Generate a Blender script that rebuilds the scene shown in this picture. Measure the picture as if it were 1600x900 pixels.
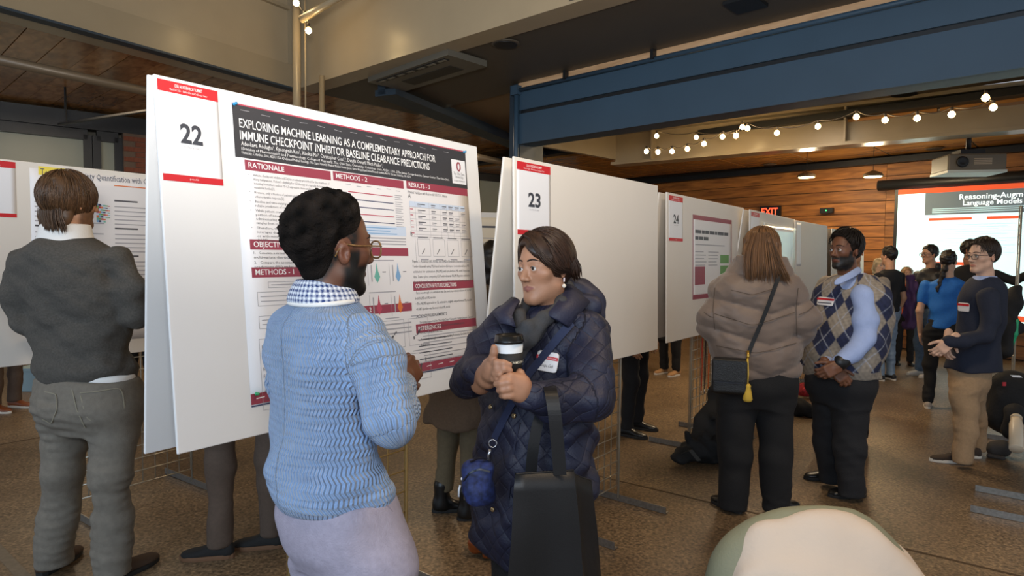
import bpy, bmesh, math, random
import numpy as np
from mathutils import Matrix, Vector
random.seed(7); rng = np.random.default_rng(7)
for o in list(bpy.data.objects): bpy.data.objects.remove(o)
sc = bpy.context.scene
COL = sc.collection
# ------------------------------------------------------------------ camera
FPX, HC, TH, RO = 1000.0, 1.5, math.atan(50/1000.0), 0.01
_f = np.array([0, math.cos(TH), -math.sin(TH)]); _u0 = np.array([0, math.sin(TH), math.cos(TH)]); _r0 = np.array([1.0, 0, 0])
CR = _r0*math.cos(RO)+_u0*math.sin(RO); CU = _u0*math.cos(RO)-_r0*math.sin(RO); CF = _f
cam_d = bpy.data.cameras.new('camera'); cam = bpy.data.objects.new('camera', cam_d); COL.objects.link(cam)
cam_d.sensor_width = 36.0; cam_d.lens = 36.0*FPX/1600.0; cam_d.clip_start = .05
cam.matrix_world = Matrix(((CR[0], CU[0], -CF[0], 0), (CR[1], CU[1], -CF[1], 0), (CR[2], CU[2], -CF[2], HC), (0, 0, 0, 1)))
sc.camera = cam
sc.view_settings.view_transform = 'Standard'; sc.view_settings.look = 'None'
sc.view_settings.gamma = 1.0; sc.view_settings.use_curve_mapping = False
sc.view_settings.exposure = 0.06
# ------------------------------------------------------------------ world + large lights
w = bpy.data.worlds.new('world'); sc.world = w; w.use_nodes = True
w.node_tree.nodes['Background'].inputs[0].default_value = (.78, .87, 1.0, 1)
w.node_tree.nodes['Background'].inputs[1].default_value = .75
def area(name, loc, target, size, power, color, sy=None, spread=None):
    d = bpy.data.lights.new(name, 'AREA'); d.energy = power; d.color = color; d.size = size
    if sy: d.shape = 'RECTANGLE'; d.size_y = sy
    o = bpy.data.objects.new(name, d); COL.objects.link(o); o.location = loc
    if spread: d.spread = spread
    o.rotation_euler = (Vector(target)-Vector(loc)).to_track_quat('-Z', 'Y').to_euler(); return o
area('window_daylight', (-2.6, -3.2, 2.6), (-.6, 3.0, 1.4), 3.2, 160, (.58, .78, 1.0), 2.4)
area('camera_flash', (.15, -.25, 1.95), (.1, 4.0, 1.3), .35, 15, (1.0, .97, .93))
area('bounced_flash', (.1, -.5, 1.9), (-.4, 2.4, 4.6), .5, 110, (1.0, .96, .90), None, 1.9)
for i, (x, y, e) in enumerate([(1.9, 1.5, 52), (3.6, 3.2, 70), (2.6, 6.9, 66), (5.6, 8.4, 80), (3.6, 11.2, 70), (7.2, 7.4, 60), (-3.4, 1.6, 16), (-1.2, 8.9, 40), (-4.9, 6.9, 40)]):
    area('ceiling_lamp_light', (x, y, 3.36 if (y > 4.5 or x < -4) else 4.6), (x, y, 0), .7, e*(1.0 if y > 4.5 else 1.5), (1.0, .76, .50))

# ------------------------------------------------------------------ pixel helpers (photo pixel -> point at a true distance)
def ray(x, y): return CR*((x-800)/FPX)+CU*((450-y)/FPX)+CF
def P(x, y, Y):
    d = ray(x, y); return np.array([0, 0, HC])+d*(Y/d[1])
def Pz(x, y, z):
    d = ray(x, y); return np.array([0, 0, HC])+d*((z-HC)/d[2])
# ------------------------------------------------------------------ materials
def lin(c):
    if isinstance(c, str):
        c = [int(c[i:i+2], 16)/255 for i in (0, 2, 4)]
    return tuple((v/12.92 if v <= .04045 else ((v+.055)/1.055)**2.4) for v in c)
MATS = {}
def M(name, col, rough=.6, metal=0.0, var=0.0, scale=20.0, bump=0.0, bscale=None, emit=0.0, attr=None, stretch=None, spec=.5, detail=4, sheen=0.0, trans=0.0):
    if name in MATS: return MATS[name]
    m = bpy.data.materials.new(name); m.use_nodes = True; nt = m.node_tree; N = nt.nodes; L = nt.links
    b = N['Principled BSDF']; c = lin(col)
    b.inputs['Base Color'].default_value = (*c, 1); b.inputs['Roughness'].default_value = rough; b.inputs['Metallic'].default_value = metal
    b.inputs['Specular IOR Level'].default_value = spec
    if sheen: b.inputs['Sheen Weight'].default_value = sheen
    if trans: b.inputs['Transmission Weight'].default_value = trans
    src = None
    if attr:
        a = N.new('ShaderNodeAttribute'); a.attribute_name = attr; src = a.outputs['Color']
    if var or bump:
        tc = N.new('ShaderNodeTexCoord'); mp = N.new('ShaderNodeMapping'); L.new(tc.outputs['Object'], mp.inputs[0])
        if stretch: mp.inputs['Scale'].default_value = stretch
    if var:
        n = N.new('ShaderNodeTexNoise'); n.inputs['Scale'].default_value = scale; n.inputs['Detail'].default_value = detail; L.new(mp.outputs[0], n.inputs['Vector'])
        r = N.new('ShaderNodeMapRange'); r.inputs[1].default_value = .25; r.inputs[2].default_value = .75; r.inputs[3].default_value = 1-var; r.inputs[4].default_value = 1+var
        L.new(n.outputs[0], r.inputs[0])
        mx = N.new('ShaderNodeMix'); mx.data_type = 'RGBA'; mx.blend_type = 'MULTIPLY'; mx.inputs[0].default_value = 1.0
        if src: L.new(src, mx.inputs[6])
        else: mx.inputs[6].default_value = (*c, 1)
        L.new(r.outputs[0], mx.inputs[7]); src = mx.outputs[2]
    if src: L.new(src, b.inputs['Base Color'])
    if bump:
        n2 = N.new('ShaderNodeTexNoise'); n2.inputs['Scale'].default_value = bscale or scale; n2.inputs['Detail'].default_value = 3; L.new(mp.outputs[0], n2.inputs['Vector'])
        bp = N.new('ShaderNodeBump'); bp.inputs['Strength'].default_value = min(1, bump); bp.inputs['Distance'].default_value = .01; L.new(n2.outputs[0], bp.inputs['Height']); L.new(bp.outputs[0], b.inputs['Normal'])
    if emit:
        b.inputs['Emission Color'].default_value = (*c, 1); b.inputs['Emission Strength'].default_value = emit
    MATS[name] = m; return m
# ------------------------------------------------------------------ object helpers
def link(name, me, parent=None, mats=None, smooth=False, loc=None):
    o = bpy.data.objects.new(name, me); COL.objects.link(o)
    if mats:
        for m in (mats if isinstance(mats, (list, tuple)) else [mats]): me.materials.append(m)
    if smooth: me.polygons.foreach_set('use_smooth', [True]*len(me.polygons))
    if parent is not None: o.parent = parent
    if loc is not None: o.location = loc
    return o
def tag(o, label=None, cat=None, group=None, kind=None):
    if label: o['label'] = label
    if cat: o['category'] = cat
    if group: o['group'] = group
    if kind: o['kind'] = kind
    return o
def empty(name, loc, label=None, cat=None, group=None, kind=None):
    o = bpy.data.objects.new(name, None); COL.objects.link(o); o.location = loc; o.empty_display_size = .1
    return tag(o, label, cat, group, kind)
def pyd(name, V, Fc, parent=None, mats=None, smooth=False, mi=None, local=False):
    """mesh from WORLD vertices; kept relative to the parent's location or to its own base"""
    V = np.asarray(V, float)
    if local: off = np.zeros(3); loc = None
    elif parent is not None:
        off = np.array(world_loc(parent)); loc = None
    else:
        off = np.array([V[:, 0].mean(), V[:, 1].mean(), V[:, 2].min()]); loc = off
    me = bpy.data.meshes.new(name); me.from_pydata((V-off).tolist(), [], [list(map(int, f)) for f in Fc]); me.update()
    o = link(name, me, parent, mats, smooth, loc)
    if mi is not None: me.polygons.foreach_set('material_index', np.asarray(mi, 'i'))
    return o
def world_loc(o):
    v = Vector((0, 0, 0))
    while o is not None: v = v+o.location; o = o.parent
    return v
class MB:
    def __init__(s): s.V = []; s.F = []; s.n = 0; s.mi = []
    def add(s, V, F, mi=0):
        s.V.append(np.asarray(V, float)); s.F += [[i+s.n for i in f] for f in F]; s.n += len(V); s.mi += [mi]*len(F); return s
    def obox(s, c, ax, ay, az, mi=0):
        """oriented box: centre, half-axis vectors"""
        c, ax, ay, az = map(lambda v: np.asarray(v, float), (c, ax, ay, az))
        V = [c+a*ax+b*ay+d*az for d in (-1, 1) for b in (-1, 1) for a in (-1, 1)]
        return s.add(V, [(0, 2, 3, 1), (4, 5, 7, 6), (0, 1, 5, 4), (2, 6, 7, 3), (0, 4, 6, 2), (1, 3, 7, 5)], mi)
    def box(s, x0, x1, y0, y1, z0, z1, mi=0):
        return s.obox(((x0+x1)/2, (y0+y1)/2, (z0+z1)/2), ((x1-x0)/2, 0, 0), (0, (y1-y0)/2, 0), (0, 0, (z1-z0)/2), mi)
    def tube(s, pts, r, n=8, cap=True, mi=0):
        pts = [np.asarray(p, float) for p in pts]; k = len(pts)
        rr = r if isinstance(r, (list, tuple, np.ndarray)) else [r]*k
        V = []; prev = None
        for i in range(k):
            t = pts[min(i+1, k-1)]-pts[max(i-1, 0)]; t = t/(np.linalg.norm(t)+1e-12)
            if prev is None:
                a = np.array([0, 0, 1.]) if abs(t[2]) < .9 else np.array([1., 0, 0])
            else: a = prev
            a = a-t*(a@t); a /= np.linalg.norm(a)+1e-12; prev = a; b = np.cross(t, a)
            for j in range(n):
                q = 2*math.pi*j/n; V.append(pts[i]+rr[i]*(a*math.cos(q)+b*math.sin(q)))
        F = [(i*n+j, i*n+(j+1) % n, (i+1)*n+(j+1) % n, (i+1)*n+j) for i in range(k-1) for j in range(n)]
        if cap: F += [tuple(range(n))[::-1], tuple(range((k-1)*n, k*n))]
        return s.add(V, F, mi)
    def lathe(s, base, prof, n=24, axis=(0, 0, 1), mi=0):
        ax = np.asarray(axis, float); ax /= np.linalg.norm(ax)
        a = np.array([1., 0, 0]) if abs(ax[0]) < .9 else np.array([0, 1., 0])
        a = a-ax*(a@ax); a /= np.linalg.norm(a); b = np.cross(ax, a); V = []
        for r, h in prof:
            for j in range(n):
                q = 2*math.pi*j/n; V.append(np.asarray(base)+ax*h+max(r, 1e-5)*(a*math.cos(q)+b*math.sin(q)))
        k = len(prof); F = [(i*n+j, i*n+(j+1) % n, (i+1)*n+(j+1) % n, (i+1)*n+j) for i in range(k-1) for j in range(n)]
        F += [tuple(range(n))[::-1], tuple(range((k-1)*n, k*n))]
        return s.add(V, F, mi)
    def strip(s, pts, side, th, mi=0):
        """flat ribbon: points, half-width vectors, thickness vector"""
        k = len(pts); V = []
        for i in range(k):
            p = np.asarray(pts[i], float); h = np.asarray(side[i] if np.ndim(side) > 1 else side, float); t = np.asarray(th, float)
            V += [p-h, p+h, p+h+t, p-h+t]
        F = []
        for i in range(k-1):
            for j in range(4): F.append((i*4+j, i*4+(j+1) % 4, (i+1)*4+(j+1) % 4, (i+1)*4+j))
        F += [(3, 2, 1, 0), tuple(range((k-1)*4, k*4))]
        return s.add(V, F, mi)
    def build(s, name, mats=None, parent=None, smooth=False, local=False):
        return pyd(name, np.concatenate(s.V), s.F, parent, mats, smooth, s.mi if any(s.mi) else None, local)
def nrm(v): v = np.asarray(v, float); return v/(np.linalg.norm(v)+1e-12)
def smooth_by_angle(o, deg=40):
    me = o.data; me.polygons.foreach_set('use_smooth', [True]*len(me.polygons))
    bm = bmesh.new(); bm.from_mesh(me)
    for e in bm.edges:
        if len(e.link_faces) == 2 and e.calc_face_angle(0) > math.radians(deg): e.smooth = False
    bm.to_mesh(me); bm.free()
# text -> list of (V2d, faces)
_tc = {}
def text_geo(s, bold=False, res=1):
    if bold: res = 4
    k = (s, bold)
    if k in _tc: return _tc[k]
    cu = bpy.data.curves.new('t', 'FONT'); cu.body = s; cu.size = 1.0; cu.resolution_u = res
    if bold: cu.offset = .028 if len(s) < 4 else .006
    o = bpy.data.objects.new('t', cu); COL.objects.link(o)
    dg = bpy.context.evaluated_depsgraph_get(); me = bpy.data.meshes.new_from_object(o.evaluated_get(dg))
    V = np.array([v.co[:2] for v in me.vertices]).reshape(-1, 2); Fc = [list(p.vertices) for p in me.polygons]
    bpy.data.objects.remove(o); bpy.data.curves.remove(cu); bpy.data.meshes.remove(me)
    _tc[k] = (V, Fc); return V, Fc
class Print:
    """flat print on a sheet: frame origin (top-left), unit axes right/down, normal; layers by material"""
    def __init__(s, o, r, d, n, eps=.0006): s.o, s.r, s.d, s.n, s.eps = map(lambda v: np.asarray(v, float), (o, r, d, n, eps)); s.mb = {}
    def pt(s, u, v, lift=1.0): return s.o+s.r*u+s.d*v+s.n*(float(s.eps)*lift)
    def rect(s, lay, u0, v0, u1, v1, lift=1.0):
        s.mb.setdefault(lay, MB()).add([s.pt(u0, v1, lift), s.pt(u1, v1, lift), s.pt(u1, v0, lift), s.pt(u0, v0, lift)], [(0, 1, 2, 3)])
    def poly(s, lay, pts, lift=1.0):
        s.mb.setdefault(lay, MB()).add([s.pt(u, v, lift) for u, v in pts], [tuple(range(len(pts)))])
    def line(s, lay, u0, v0, u1, v1, w, lift=1.0):
        d = nrm((u1-u0, v1-v0)); q = (-d[1]*w/2, d[0]*w/2)
        s.poly(lay, [(u0-q[0], v0-q[1]), (u1-q[0], v1-q[1]), (u1+q[0], v1+q[1]), (u0+q[0], v0+q[1])], lift)
    def frame(s, lay, u0, v0, u1, v1, w, lift=1.0):
        s.rect(lay, u0, v0, u1, v0+w, lift); s.rect(lay, u0, v1-w, u1, v1, lift); s.rect(lay, u0, v0, u0+w, v1, lift); s.rect(lay, u1-w, v0, u1, v1, lift)
    def text(s, lay, t, u, v, size, width=None, lift=2.0, align='l', bold=False, slant=0.0):
        """v = baseline; width squeezes or stretches the line to fit"""
        V, Fc = text_geo(t, bold)
        if not len(V): return
        V = V*size; w0 = V[:, 0].max()-V[:, 0].min()
        if width: V = V*np.array([width/max(w0, 1e-6), 1]); w0 = width
        ux = V[:, 0]-V[:, 0].min()
        if align == 'c': ux = ux-w0/2
        if align == 'r': ux = ux-w0
        W = s.o+np.outer(ux+u+slant*V[:, 1], s.r)+np.outer(v-V[:, 1], s.d)+s.n*(float(s.eps)*lift)
        s.mb.setdefault(lay, MB()).add(W, Fc)
    def build(s, parent, mats, names):
        for k, mb in s.mb.items():
            if k in ('bar', 'red', 'dk', 'r', 'g', 'yel', 'card', 'w', 'p') and len(mb.F) < 40:
                nm = {'bar': 'heading_bar', 'red': 'red_bar', 'r': 'red_bar', 'dk': 'dark_banner', 'g': 'title_bar', 'yel': 'highlight', 'card': 'logo_field', 'w': 'lit_surface', 'p': 'figure_print'}[k]
                for Vv, f in zip(mb.V, mb.F): pyd(nm, Vv, [list(range(len(Vv)))], parent, mats[k])
            else:
                o_ = mb.build(names.get(k, 'print_'+k), mats[k], parent); o_['kind'] = 'stuff'
# ================================================================== SETTING
EE = np.array([.735, -.678, 0]); GG = np.array([.678, .735, 0]); UP = np.array([0, 0, 1.0])
def eg(e, g, z): return EE*e+GG*g+UP*z
m_floor = bpy.data.materials.new('aggregate_concrete'); m_floor.use_nodes = True
def _floor():
    nt = m_floor.node_tree; N = nt.nodes; L = nt.links; b = N['Principled BSDF']
    tc = N.new('ShaderNodeTexCoord')
    def noise(sc_, det=5):
        n = N.new('ShaderNodeTexNoise'); n.inputs['Scale'].default_value = sc_; n.inputs['Detail'].default_value = det; L.new(tc.outputs['Object'], n.inputs['Vector']); return n
    n1 = noise(1.3); n2 = noise(60, 4); v = N.new('ShaderNodeTexVoronoi'); v.inputs['Scale'].default_value = 85; L.new(tc.outputs['Object'], v.inputs['Vector'])
    r1 = N.new('ShaderNodeValToRGB'); r1.color_ramp.elements[0].position = .3; r1.color_ramp.elements[1].position = .72
    r1.color_ramp.elements[0].color = (*lin('5C4A36'), 1); r1.color_ramp.elements[1].color = (*lin('857056'), 1); L.new(n1.outputs[0], r1.inputs[0])
    r2 = N.new('ShaderNodeMapRange'); r2.inputs[1].default_value = .3; r2.inputs[2].default_value = .7; r2.inputs[3].default_value = .30; r2.inputs[4].default_value = 1.45; L.new(n2.outputs[0], r2.inputs[0])
    mx = N.new('ShaderNodeMix'); mx.data_type = 'RGBA'; mx.blend_type = 'MULTIPLY'; mx.inputs[0].default_value = .9; L.new(r1.outputs[0], mx.inputs[6]); L.new(r2.outputs[0], mx.inputs[7])
    r3 = N.new('ShaderNodeMapRange'); r3.inputs[3].default_value = .55; r3.inputs[4].default_value = 1.5; L.new(v.outputs['Color'], r3.inputs[0])
    mx2 = N.new('ShaderNodeMix'); mx2.data_type = 'RGBA'; mx2.blend_type = 'MULTIPLY'; mx2.inputs[0].default_value = .8; L.new(mx.outputs[2], mx2.inputs[6]); L.new(r3.outputs[0], mx2.inputs[7])
    L.new(mx2.outputs[2], b.inputs['Base Color']); b.inputs['Roughness'].default_value = .42; b.inputs['Specular IOR Level'].default_value = .4
    bp = N.new('ShaderNodeBump'); bp.inputs['Strength'].default_value = .12; bp.inputs['Distance'].default_value = .004; L.new(n2.outputs[0], bp.inputs['Height']); L.new(bp.outputs[0], b.inputs['Normal'])
_floor()
fl = MB().box(-14, 14, -6, 22, -.12, 0).build('floor', m_floor); tag(fl, 'brown exposed aggregate concrete floor', None, None, 'structure')
m_joint = M('joint_sealant', '4A3824', .8, var=.2, scale=30)
def joint(p0, p1, w, m):
    p0, p1 = np.array(p0), np.array(p1); d = nrm(p1-p0); s = np.array([-d[1], d[0], 0])*w/2
    j = MB().obox((p0+p1)/2+UP*.0006, (p1-p0)/2, s, UP*.0012).build('floor_joint', m, fl); return j
a, b = Pz(927, 742, 0), Pz(1600, 902, 0); joint(a-(b-a)*.35, b+(b-a)*.5, .018, m_joint)
a, b = Pz(0, 862, 0), Pz(36, 900, 0); joint(a-(b-a)*3, b+(b-a)*4, .05, M('floor_channel', '6E6353', .6, var=.2, scale=40))
a, b = Pz(0, 695, 0), Pz(60, 684, 0); joint(a-(b-a)*3, b+(b-a)*5, .014, m_joint)
a, b = Pz(700, 790, 0), Pz(960, 742, 0)

m_tan = M('taupe_painted_steel', '9A8B72', .3, var=.05, scale=3)
m_tan2 = M('taupe_painted_steel_flange', '8F8169', .3, var=.05, scale=3)
m_blue = M('slate_blue_painted_steel', '344A5C', .5, var=.07, scale=2.5)
m_bluedk = M('dark_slate_blue_painted_steel', '25333F', .5, var=.06, scale=2.5)
m_black = M('black_steel', '15171A', .45)
m_soffit = M('dark_bronze_soffit', '4C463D', .5, var=.06, scale=2)
m_soffit2 = M('brown_soffit', '6B5A45', .5, var=.06, scale=2)
def wood(name, c1, c2, rough, stretch, scale=5):
    m = bpy.data.materials.new(name); m.use_nodes = True; nt = m.node_tree; N = nt.nodes; L = nt.links; b = N['Principled BSDF']
    tc = N.new('ShaderNodeTexCoord'); mp = N.new('ShaderNodeMapping'); mp.inputs['Scale'].default_value = stretch; L.new(tc.outputs['Object'], mp.inputs[0])
    oi = N.new('ShaderNodeObjectInfo'); ad = N.new('ShaderNodeVectorMath'); L.new(mp.outputs[0], ad.inputs[0])
    cb = N.new('ShaderNodeCombineXYZ'); ml = N.new('ShaderNodeMath'); ml.operation = 'MULTIPLY'; ml.inputs[1].default_value = 37; L.new(oi.outputs['Random'], ml.inputs[0]); L.new(ml.outputs[0], cb.inputs[0]); L.new(ml.outputs[0], cb.inputs[1]); L.new(cb.outputs[0], ad.inputs[1])
    n = N.new('ShaderNodeTexNoise'); n.inputs['Scale'].default_value = scale; n.inputs['Detail'].default_value = 8; n.inputs['Distortion'].default_value = .6; L.new(ad.outputs[0], n.inputs['Vector'])
    r = N.new('ShaderNodeValToRGB'); r.color_ramp.elements[0].position = .32; r.color_ramp.elements[1].position = .68
    r.color_ramp.elements[0].color = (*lin(c1), 1); r.color_ramp.elements[1].color = (*lin(c2), 1); L.new(n.outputs[0], r.inputs[0])
    mr = N.new('ShaderNodeMapRange'); mr.inputs[3].default_value = .78; mr.inputs[4].default_value = 1.22; L.new(oi.outputs['Random'], mr.inputs[0])
    mx = N.new('ShaderNodeMix'); mx.data_type = 'RGBA'; mx.blend_type = 'MULTIPLY'; mx.inputs[0].default_value = 1; L.new(r.outputs[0], mx.inputs[6]); L.new(mr.outputs[0], mx.inputs[7])
    L.new(mx.outputs[2], b.inputs['Base Color']); b.inputs['Roughness'].default_value = rough; MATS[name] = m; return m
m_wceil = wood('varnished_ceiling_wood', '8A6238', 'C09260', .22, (1, 6, 1), 2.0)
m_wwall = wood('cedar_wall_board', '7A4A20', 'B87838', .5, (1, 1, 9), 2.0)
m_wpale = wood('pale_timber', 'B08A64', 'CBA680', .5, (1, 1, 6), 3.0)

# -- ceilings
ceil = MB().obox(eg(-2.5, .4, 4.95), EE*9, GG*3.6, UP*.05).build('ceiling', m_soffit2); tag(ceil, 'high ceiling over the near hall', None, None, 'structure')
# left bay: varnished boards running along the beams
cl = MB().obox(eg(-9.55, 5.0, 3.62), EE*2.5, GG*8.5, UP*.05).build('ceiling', m_black); tag(cl, 'low ceiling of varnished wood boards on the left', None, None, 'structure')
me_pl = None
pw = .30
o0 = MB().obox((0, 0, 0), (3.0, 0, 0), (0, pw/2-.004, 0), (0, 0, .02)).build('ceiling_board', m_wceil, cl, local=True); me_pl = o0.data
angE = math.atan2(EE[1], EE[0])
i = 0
for g in np.arange(.3, 12.6, pw):
    for ec, hl in ((-10.8, 1.246), (-8.3, 1.246), (-6.4, .645)):
        if ec > -7 and g < 4.0: continue
        o = o0 if i == 0 else o0.copy()
        if i: COL.objects.link(o); o.parent = cl
        i += 1; c = eg(ec, g+random.uniform(-.003, .003), 3.545+random.uniform(-.002, .002))-np.array(world_loc(cl))
        o.location = c; o.rotation_euler = (0, 0, angE); o.scale = (hl/3.0, 1, 1)
# middle soffits
so = MB().obox(eg(-1.8, 4.75, 3.47), EE*5.2, GG*.85, UP*.05).build('ceiling', m_soffit); tag(so, 'dark bronze soffit between the beams', None, None, 'structure')
so2 = MB().obox(eg(-1.5, 7.2, 3.52), EE*5.6, GG*1.75, UP*.05).build('ceiling', m_soffit2); tag(so2, 'brown soffit behind the blue beam', None, None, 'structure')
# far bay: wide wood panels with light metal strips between
cf = MB().obox(eg(-3.2, 10.8, 3.33), EE*7.2, GG*2.0, UP*.04).build('ceiling', m_black); tag(cf, 'low wood panel ceiling in front of the plank wall', None, None, 'structure')
m_strip = M('metal_strip', 'A79C8A', .35, .6)
p0 = MB().obox((0, 0, 0), (.585, 0, 0), (0, 1.62, 0), (0, 0, .02)).build('ceiling_panel', wood('ceiling_panel_wood', '8A5A28', 'B98142', .25, (1, 5, 1), 1.6), cf, local=True)
s0 = MB().obox((0, 0, 0), (.013, 0, 0), (0, 1.6, 0), (0, 0, .012)).build('metal_strip', m_strip, cf, local=True)
for i, e in enumerate(np.arange(-9.3, 3.6, 1.2)):
    for src, de in ((p0, 0), (s0, .6)):
        o = src if i == 0 else src.copy()
        if i: COL.objects.link(o); o.parent = cf
        o.location = eg(e+de, 10.62, 3.272)-np.array(world_loc(cf)); o.rotation_euler = (0, 0, angE)
# -- beams
def beam(name, p0, p1, z0, z1, th, m, label, n=None, ext0=0, ext1=0):
    p0 = np.array([p0[0], p0[1], 0.]); p1 = np.array([p1[0], p1[1], 0.]); d = nrm(p1-p0); p0 = p0-d*ext0; p1 = p1+d*ext1
    n = np.array([-d[1], d[0], 0]) if n is None else n
    root = empty(name, (p0+p1)/2+UP*z0); tag(root, label, None, None, 'structure')
    MB().obox((p0+p1)/2+n*th/2+UP*(z0+z1)/2, (p1-p0)/2, n*th/2, UP*(z1-z0)/2).build('web', m, root)
    return root, p0, p1, d, n
# A: taupe beam on the left, running away
A0, A1 = Pz(0, 14.5, 3.4), Pz(459, 141, 3.4)
rA, q0, q1, d, n = beam('trim_1', A0, A1, 3.4, 4.9, .3, m_tan, 'taupe steel beam along the left side of the hall', ext0=3.0)
MB().obox((q0+q1)/2-n*.02+UP*3.53, (q1-q0)/2, n*.05, UP*.13).build('flange', m_tan2, rA)
MB().obox((q0+q1)/2-n*.03+UP*3.393, (q1-q0)/2, n*.06, UP*.01).build('lower_lip', m_bluedk, rA)
for t in (.995,):
    MB().obox(q0+(q1-q0)*t-n*.06+UP*4.1, d*.05, n*.06, UP*.7).build('stiffener', m_tan2, rA)
MB().obox((q0+q1)/2-n*.02+UP*4.3, (q1-q0)/2, n*.03, UP*.02).build('seam', m_tan2, rA)
# B: taupe beam crossing overhead
B0, B1 = Pz(480, 134, 3.4), Pz(911, 0, 3.4)
rB, q0, q1, d, n = beam('trim_2', B0, B1, 3.4, 4.9, .25, m_tan, 'broad taupe steel beam crossing overhead', ext1=4.0, ext0=.25)
# diagonal pipe under the high ceiling
MB().tube([Pz(485, 35, 3.75)-GG*.1, Pz(570, -8, 3.95)-GG*.15, Pz(640, -40, 4.2)], .035, 10).build('brace_pipe', m_tan2, rB, True)
# C: dark blue beam beyond, running away
C0, C1 = Pz(602, 147, 3.3), Pz(810, 230, 3.3)
rC, q0, q1, d, n = beam('trim_3', C0, C1, 3.3, 3.62, .1, m_bluedk, 'dark slate beam running away behind the soffit', ext0=0, ext1=1.0)
MB().obox((q0+q1)/2+n*.0+UP*3.32, (q1-q0)/2, n*.14, UP*.035).build('flange', m_bluedk, rC)
# D: big slate blue beam
D0, D1 = Pz(812, 226, 2.75), Pz(1600, 107, 2.75)
rD, q0, q1, d, n = beam('trim_4', D0, D1, 2.75, 3.46, .22, m_blue, 'deep slate blue steel beam with a dark groove', ext1=2.5)
if n @ GG < 0: n = -n
# groove: a dark recessed strip between two proud plates
zg = 3.10
MB().obox((q0+q1)/2-n*.012+UP*(2.75+zg-.02)/2, (q1-q0)/2, n*.02, UP*((zg-.02)-2.75)/2).build('lower_plate', m_blue, rD)
MB().obox((q0+q1)/2-n*.012+UP*(3.33+zg+.02)/2, (q1-q0)/2, n*.02, UP*(3.33-zg-.02)/2).build('upper_plate', m_blue, rD)
MB().obox((q0+q1)/2-n*.002+UP*zg, (q1-q0)/2, n*.004, UP*.02).build('groove', m_black, rD)
MB().obox((q0+q1)/2-n*.02+UP*3.385, (q1-q0)/2, n*.012, UP*.04).build('timber_strip', m_wpale, rD)
qe = q0+(q1-q0)*.56
pm = MB().tube([q0-n*.06+UP*2.0, q0-n*.06+UP*3.335], .03, 10).build('sprinkler_pipe', m_blue, rD, True)
MB().tube([q0-n*.06+UP*3.335, q1-n*.06+UP*3.335], .022, 10).build('sprinkler_pipe', m_blue, rD, True)
MB().obox(q0-n*.06+UP*3.335, d*.05, n*.045, UP*.05).build('pipe_elbow', m_blue, rD)
for px in (995, 1155):
    t = (px-815)/(1600-815.); t = t*.55 if px < 1100 else .72*t
    c = q0+(q1-q0)*t*.8
    MB().obox(c-n*.07+UP*3.38, d*.015, n*.03, UP*.05).build('pipe_bracket', m_black, rD)
c = Pz(1165, 6, 3.41); MB().obox(c, d*.12, n*.13, UP*.015).build('hanger_plate', m_black, rD)
for k in (0, 1):
    MB().obox(q0-d*(.06+.0*k)+n*.1+UP*2.95, d*.08, n*.12, UP*.5).build('end_plate', m_bluedk, rD) if k == 0 else None
# short column where beams meet
MB().obox(q0-d*.25+n*.5+UP*1.65, d*.09, n*.09, UP*1.7).build('trim_5', m_bluedk)['kind'] = 'structure'
# E: far taupe I-beam
E0, E1 = Pz(988, 257, 2.95), Pz(1600, 205, 2.95)
rE, q0, q1, d, n = beam('trim_6', E0, E1, 2.97, 3.47, .06, m_tan, 'far taupe I-beam behind the string lights', ext0=.3, ext1=2.0)
if n @ GG < 0: n = -n
MB().obox((q0+q1)/2+UP*2.97, (q1-q0)/2, n*.15, UP*.022).build('lower_flange', m_tan2, rE)
MB().obox((q0+q1)/2+UP*3.455, (q1-q0)/2, n*.15, UP*.025).build('upper_flange', m_tan2, rE)
for px in (1000, 1347):
    c = Pz(px, 220, 3.2); t = ((c-q0) @ d); c = q0+d*t
    MB().obox(c-n*.08+UP*3.21, d*.012, n*.07, UP*.23).build('stiffener', m_tan, rE)
# far left cross beam between D and E (taupe panels)
c0, c1 = Pz(905, 250, 3.0), Pz(985, 258, 3.0)
rG, q0g, q1g, dg_, ng = beam('trim_7', Pz(860, 214, 3.2), Pz(990, 240, 3.2), 3.05, 3.47, .08, m_tan, 'short taupe side beam left of the string lights', ext0=.3, ext1=.2)
# -- pipes at left
MB().tube([Pz(-120, 68, 3.1), Pz(233, 143.5, 3.1), Pz(300, 158, 3.1)], .045, 12).build('trim_8', M('bronze_pipe', '6E5F4C', .4, .2), None, True)['kind'] = 'structure'
tr = empty('trim_9', Pz(463, 165, 2.6)); tag(tr, 'slim taupe pipe standing behind board 22', None, None, 'structure')
c = P(463.5, 100, 6.7); MB().tube([np.array([c[0], c[1], 0]), np.array([c[0], c[1], 4.9])], .042, 12).build('pipe', m_tan2, tr, True)
c2 = P(477, 100, 6.6); MB().tube([np.array([c2[0], c2[1], 1.0]), np.array([c2[0], c2[1], 4.6])], .008, 6).build('conduit', m_tan2, tr, True)
c3 = P(503, 160, 7.0); MB().tube([np.array([c3[0], c3[1], 0]), np.array([c3[0], c3[1], 3.42])], .03, 8).build('conduit', m_tan2, tr, True)
MB().tube([Pz(745, 245, 3.0), Pz(800, 257, 3.0)], .05, 10).build('trim_10', M('bronze_pipe', '6E5F4C'), None, True)['kind'] = 'structure'
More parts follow.
